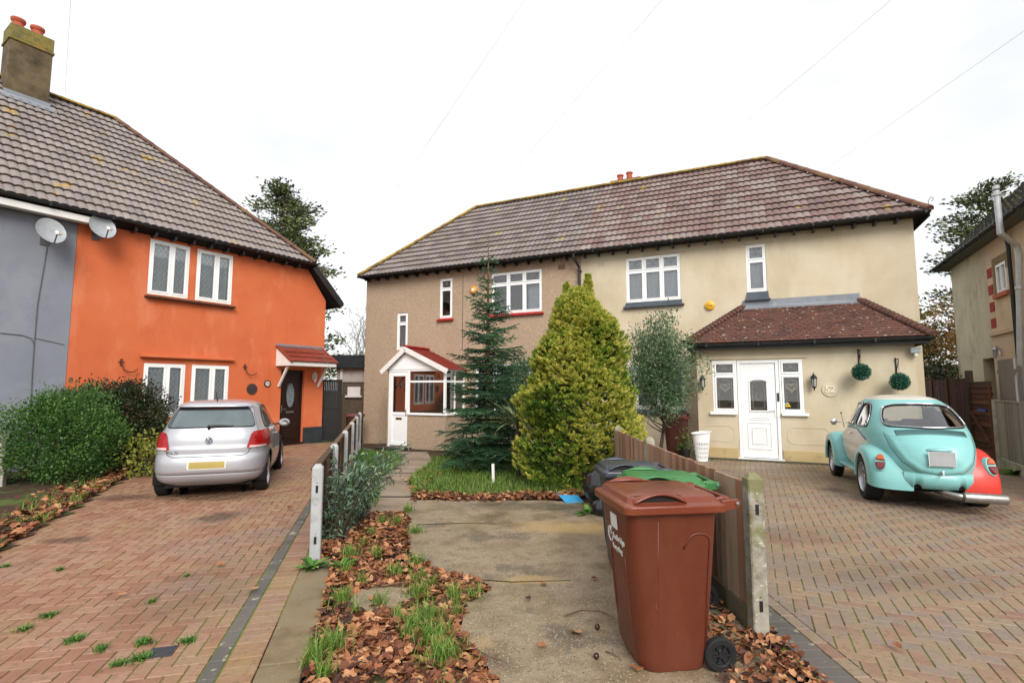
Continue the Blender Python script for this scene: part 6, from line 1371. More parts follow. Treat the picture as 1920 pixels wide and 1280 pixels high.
# ================================================================ cars
TYRE = mat('tyre_rubber', ['#131313', '#1d1d1c'], 12, rough=.8)
ALLOY = mat('alloy_silver', ['#a8aaad', '#b9bbbe'], 5, rough=.28, metal=.9)
CHROME = mat('chrome', ['#c9cbcd', '#d6d8da'], 5, rough=.1, metal=1.)
DUSK = mat('dusty_black', ['#0c0c0c', '#161513'], 6, rough=.9)
BLKT = mat('black_trim', ['#101112', '#191a1b'], 8, rough=.45)
class Body:
    def __init__(s, tab, yc, nr, nf, disp=None):
        T = np.array(tab, float); k = len(T); s.yc = yc; s.nr = nr; s.nf = nf; s.disp = disp
        out = []
        for i in range(k-1):        # Catmull-Rom through the stations
            p0, p1, p2, p3 = T[max(0, i-1)], T[i], T[i+1], T[min(k-1, i+2)]
            for u in np.linspace(0, 1, 9)[:-1]: out.append(.5*((2*p1)+(-p0+p2)*u+(2*p0-5*p1+4*p2-p3)*u*u+(-p0+3*p1-3*p2+p3)*u**3))
        out.append(T[-1]); s.t = np.array(out); s.t[:, 0] = np.maximum.accumulate(s.t[:, 0])
        s.zmax = T[-1][0]
    def prm(s, z): return [float(np.interp(z, s.t[:, 0], s.t[:, i])) for i in (1, 2, 3)]
    def rear(s, x, z, off=0):
        def f(x, z):
            w, yr, yf = s.prm(z); q = min(1, abs(x)/w); l = s.yc-yr
            y = s.yc-l*max(0, 1-q**s.nr)**(1/s.nr)
            p = V((x, y, z)); return s.disp(p) if s.disp else p
        p = f(x, z)
        if off:
            e = .012; w = s.prm(z)[0]; sg = -1 if x > 0 else 1
            a = f(x+sg*e, z)-p; b = f(x, z+(e if z+e < s.zmax else -e))-p; n = a.cross(b).normalized()
            if n.y > 0 and abs(n.y) > .15 or (abs(n.y) <= .15 and n.x*x < 0): n = -n
            p = p+n*off
        return p
    def side(s, y, z, sx, off=0):
        def f(y, z):
            w, yr, yf = s.prm(z)
            if y < s.yc: l, n_ = s.yc-yr, s.nr
            else: l, n_ = yf-s.yc, s.nf
            q = min(1, abs(y-s.yc)/l); return V((sx*w*max(0, 1-q**n_)**(1/n_), y, z))
        p = f(y, z)
        if off:
            e = .012; a = f(y+(e if y < s.yc else -e), z)-p; b = f(y, z+e)-p; n = a.cross(b).normalized()
            if n.x*sx < 0: n = -n
            p = p+n*off
        return p
    def mesh(s, nth=420, dz=.014, cut=None):
        zs = list(np.arange(s.t[0, 0], s.zmax-.05, dz))+list(s.zmax-.05*(1-np.linspace(0, 1, 16)**.5)[::1]) if False else None
        zz = [s.t[0, 0]]
        # refine by arc so the nearly flat roof is dense too
        F = np.linspace(s.t[0, 0], s.zmax, 4000); W = np.interp(F, s.t[:, 0], s.t[:, 1]); YR = np.interp(F, s.t[:, 0], s.t[:, 2]); YF = np.interp(F, s.t[:, 0], s.t[:, 3])
        arc = np.concatenate([[0], np.cumsum(np.sqrt(np.diff(F)**2+np.maximum(np.diff(W)**2, np.diff(YR)**2)))]); n = int(arc[-1]/dz)
        zz = np.interp(np.linspace(0, arc[-1], n), arc, F)
        vs = []; 
        for z in zz:
            w, yr, yf = s.prm(z)
            for k in range(nth):
                t = 2*PI*k/nth; c, sn = math.cos(t), math.sin(t)
                if c < 0: l, n_ = s.yc-yr, s.nr
                else: l, n_ = yf-s.yc, s.nf
                p = V((w*math.copysign(abs(sn)**(2/n_), sn), s.yc+math.copysign(abs(c)**(2/n_)*l, c), z))
                if s.disp and c < 0: p = s.disp(p)
                vs.append(p)
        fs = []
        for i in range(n-1):
            for k in range(nth):
                a, b = i*nth+k, i*nth+(k+1) % nth; f = (a, b, b+nth, a+nth)
                c = (vs[f[0]]+vs[f[2]])/2
                if cut and cut(c): continue
                fs.append(f)
        return vs, fs
def inpoly(x, y, P):
    c = False; j = len(P)-1
    for i in range(len(P)):
        if (P[i][1] > y) != (P[j][1] > y) and x < (P[j][0]-P[i][0])*(y-P[i][1])/(P[j][1]-P[i][1])+P[i][0]: c = not c
        j = i
    return c
def rpoly(P, r=.04, n=5):
    """round the corners of a polygon"""
    o = []
    for i in range(len(P)):
        a, b, c = V(P[i-1]).to_2d() if 0 else V((*P[i-1], 0)), V((*P[i], 0)), V((*P[(i+1) % len(P)], 0)); d1 = (a-b); d2 = (c-b); q = min(r, d1.length*.45, d2.length*.45); p0 = b+d1.normalized()*q; p1 = b+d2.normalized()*q
        for t in np.linspace(0, 1, n): p = p0*(1-t)**2+b*2*t*(1-t)+p1*t*t; o.append((p.x, p.y))
    return o
def patch(P, fn, step=.03):
    """fill a 2-D outline and drape it on the body with fn(u, v)"""
    bm = bmesh.new(); vs = [bm.verts.new((x, y, 0)) for x, y in P]; bm.faces.new(vs)
    xs = [p[0] for p in P]; ys = [p[1] for p in P]
    for lo, hi, ax_ in ((min(xs), max(xs), 0), (min(ys), max(ys), 1)):
        for c in np.arange(lo+step, hi, step):
            co = V((c, 0, 0)) if ax_ == 0 else V((0, c, 0)); no = V((1, 0, 0)) if ax_ == 0 else V((0, 1, 0))
            bmesh.ops.bisect_plane(bm, geom=bm.verts[:]+bm.edges[:]+bm.faces[:], plane_co=co, plane_no=no)
    m = M(); bm.verts.index_update(); m.add([fn(v.co.x, v.co.y) for v in bm.verts], [tuple(v.index for v in f.verts) for f in bm.faces]); bm.free(); return m
def outline(P, fn, r, closed=True, n=6, step=.04):
    pts = []
    K = len(P)
    for i in range(K if closed else K-1):
        a, b = P[i], P[(i+1) % K]; L_ = math.hypot(b[0]-a[0], b[1]-a[1]); k = max(1, int(L_/step))
        for t in range(k): pts.append(fn(lerp(a[0], b[0], t/k), lerp(a[1], b[1], t/k)))
    pts.append(fn(*P[0]) if closed else fn(*P[-1])); m = M(); m.tube(pts, r, n, cap=not closed); return m
def wheel(par, x, y, rad, wd, rim, style, side, name='wheel'):
    mt = Matrix.Translation(V((x, y, rad-.006))) @ Matrix.Rotation(side*PI/2, 4, 'Y'); h = wd/2     # local +z = outboard
    g = M(); g.lathe([(rim*.98, -h), (rad*.9, -h), (rad*.985, -h*.75), (rad, -h*.4), (rad, h*.4), (rad*.985, h*.75), (rad*.9, h), (rim*1.04, h*.98), (rim, h*.85)], 40, mt)
    for z_ in (-.35, 0, .35): pass
    w = g.build(name, TYRE, par); autosmooth(w, 30)
    g = M(); g.lathe([(rim*1.02, h*.93), (rim*.98, h*.99), (rim*.93, h*.8), (rim*.88, h*.3), (rim*.86, -h*.2), (rim*.3, -h*.25), (0, -h*.25)], 40, mt)
    nsp = 5
    for k in range(nsp):
        a = 2*PI*k/nsp
        for q in ((-.11, .0) if style == 'multi' else (0,)):
            wd_ = .26 if style != 'multi' else .2; r0, r1 = rim*.16, rim*.94; z0, z1 = h*.62, h*.74
            def P(r_, t, z): return mt @ V((r_*math.cos(a+t+q), r_*math.sin(a+t+q), z))
            vs = [P(r0, -.7, z0), P(r0, .7, z0), P(r1, wd_*.62, z1), P(r1, -wd_*.62, z1), P(r0, -.7, z0-.03), P(r0, .7, z0-.03), P(r1, wd_*.7, z1-.04), P(r1, -wd_*.7, z1-.04)]
            g.add(vs, [(0, 1, 2, 3), (0, 1, 5, 4), (1, 2, 6, 5), (2, 3, 7, 6), (3, 0, 4, 7)])
    g.lathe([(0, h*.72), (rim*.17, h*.7), (rim*.2, h*.55), (rim*.2, h*.3)], 20, mt)
    r_ = g.build('rim', ALLOY, w)
    g = M(); g.lathe([(0, -h*.2), (rim*.7, -h*.18), (rim*.7, -h*.3)], 24, mt); g.build('brake_disc', mat('disc_steel', ['#3a3a3a', '#4a4847'], 8, rough=.4, metal=.8), w)
    return w
def archring(m, cy, cz, r0, r1, fnside, a0=-.15, a1=PI+.15, n=40):
    rr = [[fnside(cy+r*math.cos(t), cz+r*math.sin(t)) for t in np.linspace(a0, a1, n)] for r in (r0, r1)]
    m.rings(rr, close=False)

# ---------------------------------------------------------------- silver hatchback
SILV = mat('silver_car_paint', ['#a9a9ae', '#b0b0b5'], 2, rough=.4, metal=.35, coat=.8, spec=.5, croug=.06, bump=.0)
GLDK = mat('dark_car_glass', ['#3d4a4c', '#505e60'], 2, rough=.06, spec=1., coat=1., croug=.02)
RLENS = mat('red_lens', ['#850a0e', '#a00e12'], 4, rough=.25, coat=.25)
POLO = Body([(.20, .66, -.50, 3.02), (.25, .77, -.585, 3.14), (.30, .81, -.64, 3.2), (.36, .828, -.675, 3.22), (.385, .83, -.672, 3.22), (.42, .838, -.70, 3.24), (.50, .842, -.708, 3.24), (.58, .842, -.70, 3.22), (.635, .84, -.672, 3.2), (.665, .838, -.655, 3.18), (.73, .838, -.655, 3.12), (.765, .838, -.65, 3.08), (.79, .835, -.638, 3.0), (.88, .825, -.628, 2.8), (.96, .80, -.605, 2.2), (1.02, .765, -.575, 1.85), (1.10, .73, -.53, 1.72), (1.20, .69, -.465, 1.52), (1.28, .655, -.41, 1.36), (1.335, .625, -.37, 1.2), (1.36, .605, -.40, 1.12), (1.39, .575, -.385, 1.0), (1.42, .52, -.32, .88), (1.445, .41, -.14, .75), (1.46, .25, .1, .62), (1.465, .02, .4, .5)], .45, 4.6, 3.6)
WB, WR = 2.47, .31
polo = thing('silver_hatchback', 'silver hatchback car parked on the left brick drive, seen from behind', 'car', (0, 0, 0), 0)
def pcut(c): return abs(c.x) > .45 and any((c.y-yy)**2+(c.z-WR)**2 < .355**2 for yy in (0, WB))
vs, fs = POLO.mesh(420, .014, pcut); g = M(); g.add(vs, fs, .5); pb = g.build('body', SILV, polo, smooth=True)
g = M()
for sx in (-1, 1):
    for yy in (0, WB):
        archring(g, yy, WR, .335, .372, lambda y, z: POLO.side(y, max(z, .2), sx, .006)); 
        rr = [[V((sx*x, yy+.36*math.cos(t), WR+.36*math.sin(t))) for t in np.linspace(-.3, PI+.3, 24)] for x in (.42, .82)]; g.rings(rr, close=False)
        g.lathe([(0, 0), (.36, 0)], 24, Matrix.Translation(V((sx*.45, yy, WR))) @ Matrix.Rotation(PI/2, 4, 'Y'))
gi = g
g.box((-.62, -.45, .17), (.62, 3.0, .3)); g.build('underbody', DUSK, polo, fixn=False)
g = M()
for sx in (-1, 1):
    for yy in (0, WB): archring(g, yy, WR, .352, .385, lambda y, z: POLO.side(y, max(z, .2), sx, .009))
g.build('arch_lips', SILV, polo, smooth=True, fixn=False)
for sx in (-1, 1):
    for yy in (0, WB): wheel(polo, sx*.735, yy, WR, .19, .215, 'multi', sx)
RW = rpoly([(-.635, 1.055), (.635, 1.055), (.545, 1.305), (.3, 1.318), (-.3, 1.318), (-.545, 1.305)], .05)
fn = lambda o: (lambda x, z: POLO.rear(x, z, o))
rwn = patch(RW, fn(.010)).build('rear_window', GLDK, polo, smooth=True, fixn=False)
outline(RW, fn(.006), .009).build('window_seal', BLKT, rwn)
sp = rpoly([(-.545, 1.30), (.545, 1.30), (.5, 1.358), (-.5, 1.358)], .02); patch(sp, fn(.011)).build('spoiler_shade_strip', BLKT, polo, fixn=False)  # black strip paints the shade under the spoiler lip
patch([(-.19, 1.332), (.19, 1.332), (.19, 1.352), (-.19, 1.352)], fn(.016)).build('brake_light', mat('dark_red_lens', ['#4c0c0c', '#5d1010'], 4, rough=.2), polo, fixn=False)
g = M(); g.tube([POLO.rear(-.02, 1.06, .03), POLO.rear(.1, 1.065, .035), POLO.rear(.34, 1.062, .022)], [.02, .014, .008], 8); g.tube([POLO.rear(-.02, 1.03, .0), POLO.rear(-.02, 1.065, .04)], .022, 10); g.build('rear_wiper', BLKT, polo)
for sx in (-1, 1):
    TL = rpoly([(sx*.835, .745), (sx*.555, .735), (sx*.55, .76), (sx*.60, .95), (sx*.65, .985), (sx*.812, .985)], .03)
    if sx < 0: TL = TL[::-1]
    def tfn(x, z, o=.012, sx=sx):
        w = POLO.prm(z)[0]; return POLO.rear(max(-w*.9985, min(w*.9985, x)), z, o)
    tl_ = patch(TL, tfn, .02).build('tail_light', RLENS, polo, smooth=True, fixn=False)
    # lens wraps onto the flank
    SP = rpoly([(-.46, .75), (-.30, .79), (-.34, .93), (-.43, .975), (-.52, .98)], .02); patch(SP, lambda y, z, sx=sx: POLO.side(y, z, sx, .008), .02).build('lens_side', RLENS, tl_, smooth=True, fixn=False)
    patch([(sx*.58, .742), (sx*.80, .742), (sx*.795, .768), (sx*.59, .768)], lambda x, z: POLO.rear(x, z, .016), .03).build('reversing_lens', mat('pale_lens', ['#c4a09c', '#d4b4b0'], 4, rough=.2, coat=1.), tl_, fixn=False)
    SW_ = rpoly([(-.12, 1.03), (.62, 1.0), (1.45, .985), (1.5, 1.0), (1.0, 1.30), (.6, 1.365), (.15, 1.34), (-.05, 1.22)], .06)
    sw = patch(SW_, lambda y, z, sx=sx: POLO.side(y, z, sx, .006)).build('side_window', GLDK, polo, smooth=True, fixn=False); outline(SW_, lambda y, z, sx=sx: POLO.side(y, z, sx, .004), .009).build('window_seal', BLKT, sw)
    g = M(); 
    for d_ in ([(.66, .3), (.60, .62), (.62, 1.0)], [(1.72, .3), (1.78, .62), (1.70, .98)]): g.tube([POLO.side(y, z, sx, .0015) for y, z in d_], .0045, 4)
    g.tube([POLO.side(y, .285, sx, .001) for y in np.linspace(.4, 2.05, 16)], .01, 4)
    g.build('door_seam', BLKT, polo)
    g = M(); g.tube([POLO.side(.72, .86, sx, .012), POLO.side(.78, .862, sx, .035), POLO.side(.92, .862, sx, .035), POLO.side(.97, .86, sx, .012)], [.012, .014, .014, .012], 8); g.build('door_handle', SILV, polo, smooth=True)
    mt = Matrix.Translation(V((sx*.93, 1.52, 1.0))); g = M(); rr = []
    for k in range(9): t = k/8*PI; rr.append([mt @ V((math.cos(a)*.105*math.sin(t)**.6, -.05*math.cos(t)+.02*math.sin(a), math.sin(a)*.07*math.sin(t)**.6)) for a in np.linspace(0, 2*PI, 19)[:-1]])
    g.rings(rr, cap0=True, cap1=True); mr = g.build('door_mirror', SILV, polo, smooth=True); g = M(); g.bar(V((sx*.76, 1.52, .97)), V((sx*.87, 1.52, .98)), .07, .03); g.build('mirror_arm', BLKT, mr)
    g = M(); g.prism([mt @ V((math.cos(a)*.085, -.052, math.sin(a)*.055)) for a in np.linspace(0, 2*PI, 19)[:-1]], (0, -.004, 0)); g.build('mirror_glass', CHROME, mr)
# tailgate and bumper seams, plate, badge
g = M()
g.tube([POLO.rear(x, z, .0015) for x, z in [(-.60, .745), (-.57, .665), (-.50, .637)]+[(x, .634) for x in np.linspace(-.45, .45, 16)]+[(.50, .637), (.57, .665), (.60, .745)]], .0045, 4)
for sx in (-1, 1): g.tube([POLO.rear(sx*x, z, .0015) for x, z in [(.70, .98), (.665, 1.05), (.61, 1.2), (.575, 1.32)]], .004, 4); g.tube([POLO.rear(sx*x, .728, .0015) for x in (.605, .7, .8)], .004, 4)
g.tube([POLO.rear(x, .385, .001) for x in np.linspace(-.74, .74, 24)], .006, 4)
g.build('panel_seam', BLKT, polo)
PLY = mat('yellow_number_plate', ['#a08c48', '#ac9852'], 2, rough=.4, coat=.5)
pt_ = rpoly([(-.275, .452), (.275, .452), (.275, .578), (-.275, .578)], .02)
pr2 = patch(pt_, fn(.004)).build('number_plate_frame', mat('plate_white', ['#c8c8c4', '#d6d6d2'], 4, rough=.35), polo, fixn=False)
pt_ = rpoly([(-.25, .468), (.25, .468), (.25, .562), (-.25, .562)], .015); patch(pt_, fn(.009)).build('number_plate', PLY, polo, fixn=False)
# badge: ring with V over W
c = POLO.rear(0, .865, .008); g = M()
def BP_(x, z, o=.008): return POLO.rear(x, .865+z, o)
g.tube([BP_(.052*math.cos(t), .052*math.sin(t)) for t in np.linspace(0, 2*PI, 33)], .005, 6, cap=False)
for pl_ in ([(-.022, .043), (0, .004), (.022, .043)], [(-.046, .02), (-.02, -.042), (0, -.004), (.02, -.042), (.046, .02)]): g.tube([BP_(*q) for q in pl_], .0045, 5)
g.build('badge', CHROME, polo); g = M(); g.prism([BP_(.05*math.cos(t), .05*math.sin(t), .001) for t in np.linspace(0, 2*PI, 25)[:-1]], (0, -.003, 0)); g.build('badge_disc', mat('badge_grey', ['#5b5e66', '#6a6d75'], 4, rough=.3, metal=.6), polo)
text('model_lettering', 'POLO', .062, POLO.rear(-.50, .70, .006), (POLO.rear(-.45, .70)-POLO.rear(-.55, .70)), UPZ, CHROME, polo, .003)
g = M(); g.tube([(0, -.14, 1.44), (0, -.2, 1.5), (0, -.3, 1.60)], [.012, .006, .004], 6); g.build('aerial', BLKT, polo)

polo.location = (-4.786, 8.423, -.01); polo.rotation_euler = (0, 0, R(19.1)); polo.scale = (.94, .94, 1.01)

# ---------------------------------------------------------------- turquoise vintage saloon
TURQ = mat('turquoise_matt_paint', ['#78b3b1', '#80bab7'], 1.5, rough=.38, coat=.35, croug=.2, spots=('#88c0bc', 1.6, .56, .1, .5), spots2=('#68a5a4', 3, .68, .04, .5))
CRM = mat('cream_car_paint', ['#c4bcae', '#d0c9bc'], 1.5, rough=.4, coat=.4, croug=.15, spots=('#9b917f', 4, .6, .1, .4))
REDC = mat('red_car_paint', ['#c42f24', '#cc3a2c'], 1.5, rough=.45, coat=.3, croug=.2)
LIDP = [(-.54, .985), (-.51, .80), (-.42, .63), (-.26, .505), (0, .46), (.26, .505), (.42, .63), (.51, .80), (.54, .985), (.3, 1.02), (0, 1.035), (-.3, 1.02)]
def sdist(x, z):
    b = 9
    for i in range(len(LIDP)):
        a, c = LIDP[i-1], LIDP[i]; dx, dz = c[0]-a[0], c[1]-a[1]; t = max(0, min(1, ((x-a[0])*dx+(z-a[1])*dz)/(dx*dx+dz*dz))); b = min(b, math.hypot(x-a[0]-dx*t, z-a[1]-dz*t))
    return b if inpoly(x, z, LIDP) else -b
def lid(p):
    if not (.4 < p.z < 1.1) or abs(p.x) > .6 or p.y > .2: return p
    d_ = sdist(p.x, p.z); k = sm(d_/.035)
    edge = .012*math.exp(-((d_-.05)/.035)**2)*(1 if p.z < .93 else .2)
    return V((p.x, p.y-.016*k-edge, p.z))
BTL = Body([(0.34, 0.599, -0.61, 2.3), (0.38, 0.626, -0.6900000000000001, 2.5), (0.44, 0.647, -0.765, 2.68), (0.52, 0.663, -0.8150000000000001, 2.8), (0.6, 0.679, -0.835, 2.86), (0.68, 0.685, -0.83, 2.84), (0.76, 0.701, -0.8, 2.72), (0.84, 0.708, -0.755, 2.45), (0.91, 0.71, -0.69, 2.05), (0.98, 0.706, -0.625, 1.74), (1.06, 0.686, -0.535, 1.63), (1.14, 0.655, -0.43, 1.56), (1.22, 0.62, -0.315, 1.49), (1.3, 0.578, -0.185, 1.42), (1.37, 0.529, -0.045, 1.34), (1.42, 0.479, 0.09, 1.26), (1.455, 0.412, 0.22, 1.18), (1.48, 0.319, 0.38, 1.06), (1.494, 0.196, 0.55, 0.94), (1.5, 0.015, 0.72, 0.78)], .77, 2.85, 2.8, lid)
RWB = rpoly([(-.505, 1.10), (-.46, 1.075), (0, 1.062), (.46, 1.075), (.505, 1.10), (.49, 1.2), (.43, 1.325), (.3, 1.36), (0, 1.37), (-.3, 1.36), (-.43, 1.325), (-.49, 1.2)], .05)
QW = rpoly([(.06, 1.04), (.60, 1.03), (.60, 1.36), (.42, 1.375), (.26, 1.33), (.12, 1.2)], .06)
DW = rpoly([(.68, 1.03), (1.42, 1.03), (1.22, 1.30), (1.1, 1.36), (.68, 1.375)], .04)
WSC = rpoly([(-.56, 1.04), (.56, 1.04), (.48, 1.33), (-.48, 1.33)], .06)
car = thing('vintage_saloon', 'turquoise rounded vintage car with one red rear wing parked on the right drive', 'car', (0, 0, 0), 0)
BWR = .325
def bcut(c):
    if c.y < .35 and inpoly(c.x, c.z, RWB): return True
    if abs(c.x) > .35 and (inpoly(c.y, c.z, QW) or inpoly(c.y, c.z, DW)): return True
    if c.y > 1.2 and inpoly(c.x, c.z, WSC): return True
    if abs(c.x) > .3 and c.z < .75 and ((c.y)**2+(c.z-BWR)**2 < .37**2 or (c.y-2.4)**2+(c.z-BWR)**2 < .37**2): return True
    return False
vs, fs = BTL.mesh(420, .013, bcut); 
fb, fc, fr2 = [], [], []
for f in fs:
    c = (vs[f[0]]+vs[f[2]])/2
    if c.y > .02 and c.y < 1.75 and c.z < .985-.02*(c.y > 1.2) and abs(c.x) > .3 and c.z < .99-.35*max(0, .45-c.y)**1.0: fc.append(f)
    elif c.z > 1.435 and abs(c.x) < .47 and .05 < c.y < 1.35: fr2.append(f)
    else: fb.append(f)
g = M(); g.add(vs, fb, .5); bo = g.build('body', TURQ, car, smooth=True)
def sub_m(F_):
    ids = sorted({i for f in F_ for i in f}); mp_ = {a: b for b, a in enumerate(ids)}; m = M(); m.add([vs[i] for i in ids], [tuple(mp_[i] for i in f) for f in F_], .5); return m
sub_m(fc).build('lower_door_panel', CRM, car, smooth=True); 
for o_ in [sub_m(fr2).build('roof_panel', CRM, car, smooth=True)]: pass
for o_ in (bo,):   # drop loose verts
    bm = bmesh.new(); bm.from_mesh(o_.data); bmesh.ops.delete(bm, geom=[v for v in bm.verts if not v.link_faces], context='VERTS'); bm.to_mesh(o_.data); bm.free()
bf = lambda o: (lambda x, z: BTL.rear(x, z, o))
CARGL = glass('car_glass', (.78, .8, .8), .16, .02)
w_ = patch(RWB, bf(-.002)).build('rear_window', CARGL, car, smooth=True, fixn=False)
outline(RWB, bf(.002), .017, n=8).build('rubber_seal', BLKT, w_, smooth=True); outline(RWB, bf(.017), .007, n=6).build('chrome_trim', CHROME, w_, smooth=True)
for sx in (-1, 1):
    for nm, P_ in (('quarter_window', QW), ('door_window', DW)):
        w_ = patch(P_, lambda y, z, sx=sx: BTL.side(y, z, sx, -.002)).build(nm, CARGL, car, smooth=True, fixn=False); outline(P_, lambda y, z, sx=sx: BTL.side(y, z, sx, .001), .015, n=8).build('rubber_seal', BLKT, w_, smooth=True); outline(P_, lambda y, z, sx=sx: BTL.side(y, z, sx, .014), .005, n=6).build('chrome_trim', CHROME, w_, smooth=True)
    g = M()
    for d_ in ([(.64, .40), (.64, .98), (.64, 1.36)], [(1.62, .42), (1.60, .95)]): g.tube([BTL.side(y, z, sx, .001) for y, z in d_], .004, 4)
    g.tube([BTL.side(y, .985-.35*max(0, .45-y), sx, .003) for y in np.linspace(.06, 1.7, 30)], .006, 6)
    g.build('door_seam', BLKT, car)
    g = M(); g.tube([BTL.side(.74, .90, sx, .01), BTL.side(.76, .90, sx, .035), BTL.side(.88, .90, sx, .035)], .01, 8); g.build('door_handle', CHROME, car)
def wsf(x, z): w, yr, yf = BTL.prm(z); q = min(1, abs(x)/w); return V((x, BTL.yc+(yf-BTL.yc)*max(0, 1-q**BTL.nf)**(1/BTL.nf), z))
w_ = patch(WSC, wsf).build('windscreen', CARGL, car, smooth=True, fixn=False); outline(WSC, wsf, .018).build('rubber_seal', BLKT, w_)
# engine lid lines, louvres, plate lamp, plate, latch
outline(LIDP[:9], bf(.0), .0045, closed=False, n=5).build('lid_seam', mat('dark_turquoise_gap', ['#1b4446', '#245254'], 4), car)
g = M()
for k in range(37):
    x = lerp(-.42, .42, k/36); zc = .995+.032*(1-(x/.44)**2); wd = .0062
    g.add([BTL.rear(x-wd, zc-.04, .005), BTL.rear(x+wd, zc-.04, .005), BTL.rear(x+wd, zc+.028, .005), BTL.rear(x-wd, zc+.028, .005)], [(0, 1, 2, 3)])
g.build('cooling_louvre', mat('louvre_black', ['#081112', '#0c1718'], 4, rough=.8), car, fixn=False)
g = M(); rr = []
for x in np.linspace(-.155, .155, 11): k = (1-(x/.158)**2)**.5; b0 = BTL.rear(x, .80, .0); rr.append([b0+V((0, .01, .035*k+.0)), b0+V((0, -.04*k, .032*k)), b0+V((0, -.055*k, .005)), b0+V((0, -.05*k, -.012*k)), b0+V((0, .01, -.012*k))])
g.rings(rr); pl0 = g.build('plate_lamp', TURQ, car, smooth=True)
g = M(); y0 = BTL.rear(0, .70).y-.03; mt = Matrix.Translation(V((0, y0, .70))) @ Matrix.Rotation(R(-6), 4, 'X'); g.box((-.155, -.006, -.095), (.155, .004, .09), mt); g.build('number_plate', mat('blank_grey_plate', ['#8b8c8c', '#a3a4a4'], 2.5, rough=.3), car, bev=.004)
g = M(); mt2 = mt; 
for q in (((-.158, -.009, -.098), (-.150, -.004, .093)), ((.150, -.009, -.098), (.158, -.004, .093))): g.box(*q, mt)
g.build('plate_trim', CHROME, car)
g = M(); p = BTL.rear(.0, .53, .012); g.lathe([(0, .035), (.018, .03), (.022, .0)], 12, Matrix.Translation(p) @ Matrix.Rotation(R(80), 4, 'X')); g.bar(p+V((0, -.03, .02)), p+V((0, -.035, -.035)), .022, .015); g.build('lid_latch', CHROME, car, bev=.003)
# wings
def wing(name, m, cy, sx, R_top, R_back, R_front, x_in, x_out, a0, a1, front=False):
    g = M(); rr = []; ro = .345; n = 44; ns = 16; rolled = []
    for i in range(n+1):
        a = lerp(a0, a1, i/n); c, s_ = math.cos(a), math.sin(a)         # a=0 points backwards (-y)
        Rb = (abs(c)**2.2*(R_back if c > 0 else R_front)**1+abs(s_)**2.2*R_top)/(abs(c)**2.2+abs(s_)**2.2) if s_ > 0 else (R_back if c > 0 else R_front)
        ring = []
        for k in range(ns+1):
            t = k/ns*PI/2; rad = ro+(Rb-ro)*math.cos(t)**.55; x = x_in+(x_out-x_in)*math.sin(t)**.85
            if k == ns: rad = ro
            ring.append(V((sx*x, cy-rad*c, BWR+rad*s_)))
        ring.append(V((sx*(x_out-.005), cy-(ro-.012)*c, BWR+(ro-.012)*s_))); ring.append(V((sx*(x_out-.03), cy-(ro-.015)*c, BWR+(ro-.015)*s_)))
        rr.append(ring)
    g.rings(rr, close=False); o = g.build(name, m, car, smooth=True)
    g = M(); g.rings([[V((sx*x, cy-.35*math.cos(a), BWR+.35*math.sin(a))) for a in np.linspace(a0, a1, 30)] for x in (x_in-.12, x_out-.02)], close=False)
    g.build('wheel_well', DUSK, o, fixn=False); return o
lw = wing('rear_wing', TURQ, 0, -1, .50, .69, .50, .30, .80, R(-6), R(184)); lw['label'] = 'turquoise rear wing'
rw = wing('rear_wing', REDC, 0, 1, .50, .69, .50, .30, .80, R(-6), R(184)); rw['label'] = 'red rear wing'
for sx in (-1, 1): wing('front_wing', TURQ, 2.4, sx, .49, .54, .62, .50, .78, R(-10), R(186), True)
OLNS = mat('amber_lens', ['#b84c10', '#c85a18'], 4, rough=.2, coat=1.)
for sx, wg in ((-1, lw), (1, rw)):
    mt = Matrix.Translation(V((sx*.66, -.575, .60))) @ Matrix.Rotation(sx*R(24), 4, 'Z') @ Matrix.Rotation(R(-20), 4, 'X')
    def tl(m, pts, d0, d1, name, mm, par):
        q = M(); f = [mt @ V((x, d0, z)) for x, z in pts]; b = [mt @ V((x*.86, d1, z*.9)) for x, z in pts]; q.rings([f, [lerp(f[i], b[i], .6)+(f[i]-mt @ V((0, d0, 0)))*.03 for i in range(len(f))], b], cap1=True); return q.build(name, mm, par, smooth=False)
    ov = [(.062*math.cos(t)*(1-.12*math.sin(t)), .108*math.sin(t)) for t in np.linspace(0, 2*PI, 33)[:-1]]
    hs_ = M(); f0 = [mt @ V((x*1.25, .06, z*1.18)) for x, z in ov]; f1 = [mt @ V((x*1.2, -.0, z*1.12)) for x, z in ov]; f2 = [mt @ V((x*1.08, -.016, z*1.05)) for x, z in ov]; f3 = [mt @ V((x, -.012, z)) for x, z in ov]; hs_.rings([f0, f1, f2, f3], cap1=True)
    hsg = hs_.build('light_housing', TURQ, wg, smooth=True)
    up_ = [(x, z) for x, z in ov if z > .02]; lo = [(x, z) for x, z in ov if z < .018]
    up_ = [(up_[0][0]*.98, .022)]+up_+[(up_[-1][0]*.98, .022)]
    for nm, P_, mm in (('amber_lens', up_, OLNS), ('red_lens', lo, mat('deep_red_lens', ['#5c0a12', '#780e16'], 4, rough=.15, coat=1.))):
        cx_, cz_ = sum(p[0] for p in P_)/len(P_), sum(p[1] for p in P_)/len(P_); q = M()
        def L_(k, d): return [mt @ V((cx_+(x-cx_)*k, d, cz_+(z-cz_)*k)) for x, z in P_]
        q.rings([L_(.97, -.01), L_(.93, -.034), L_(.7, -.045)], cap1=True); q.build(nm, mm, hsg, smooth=False)
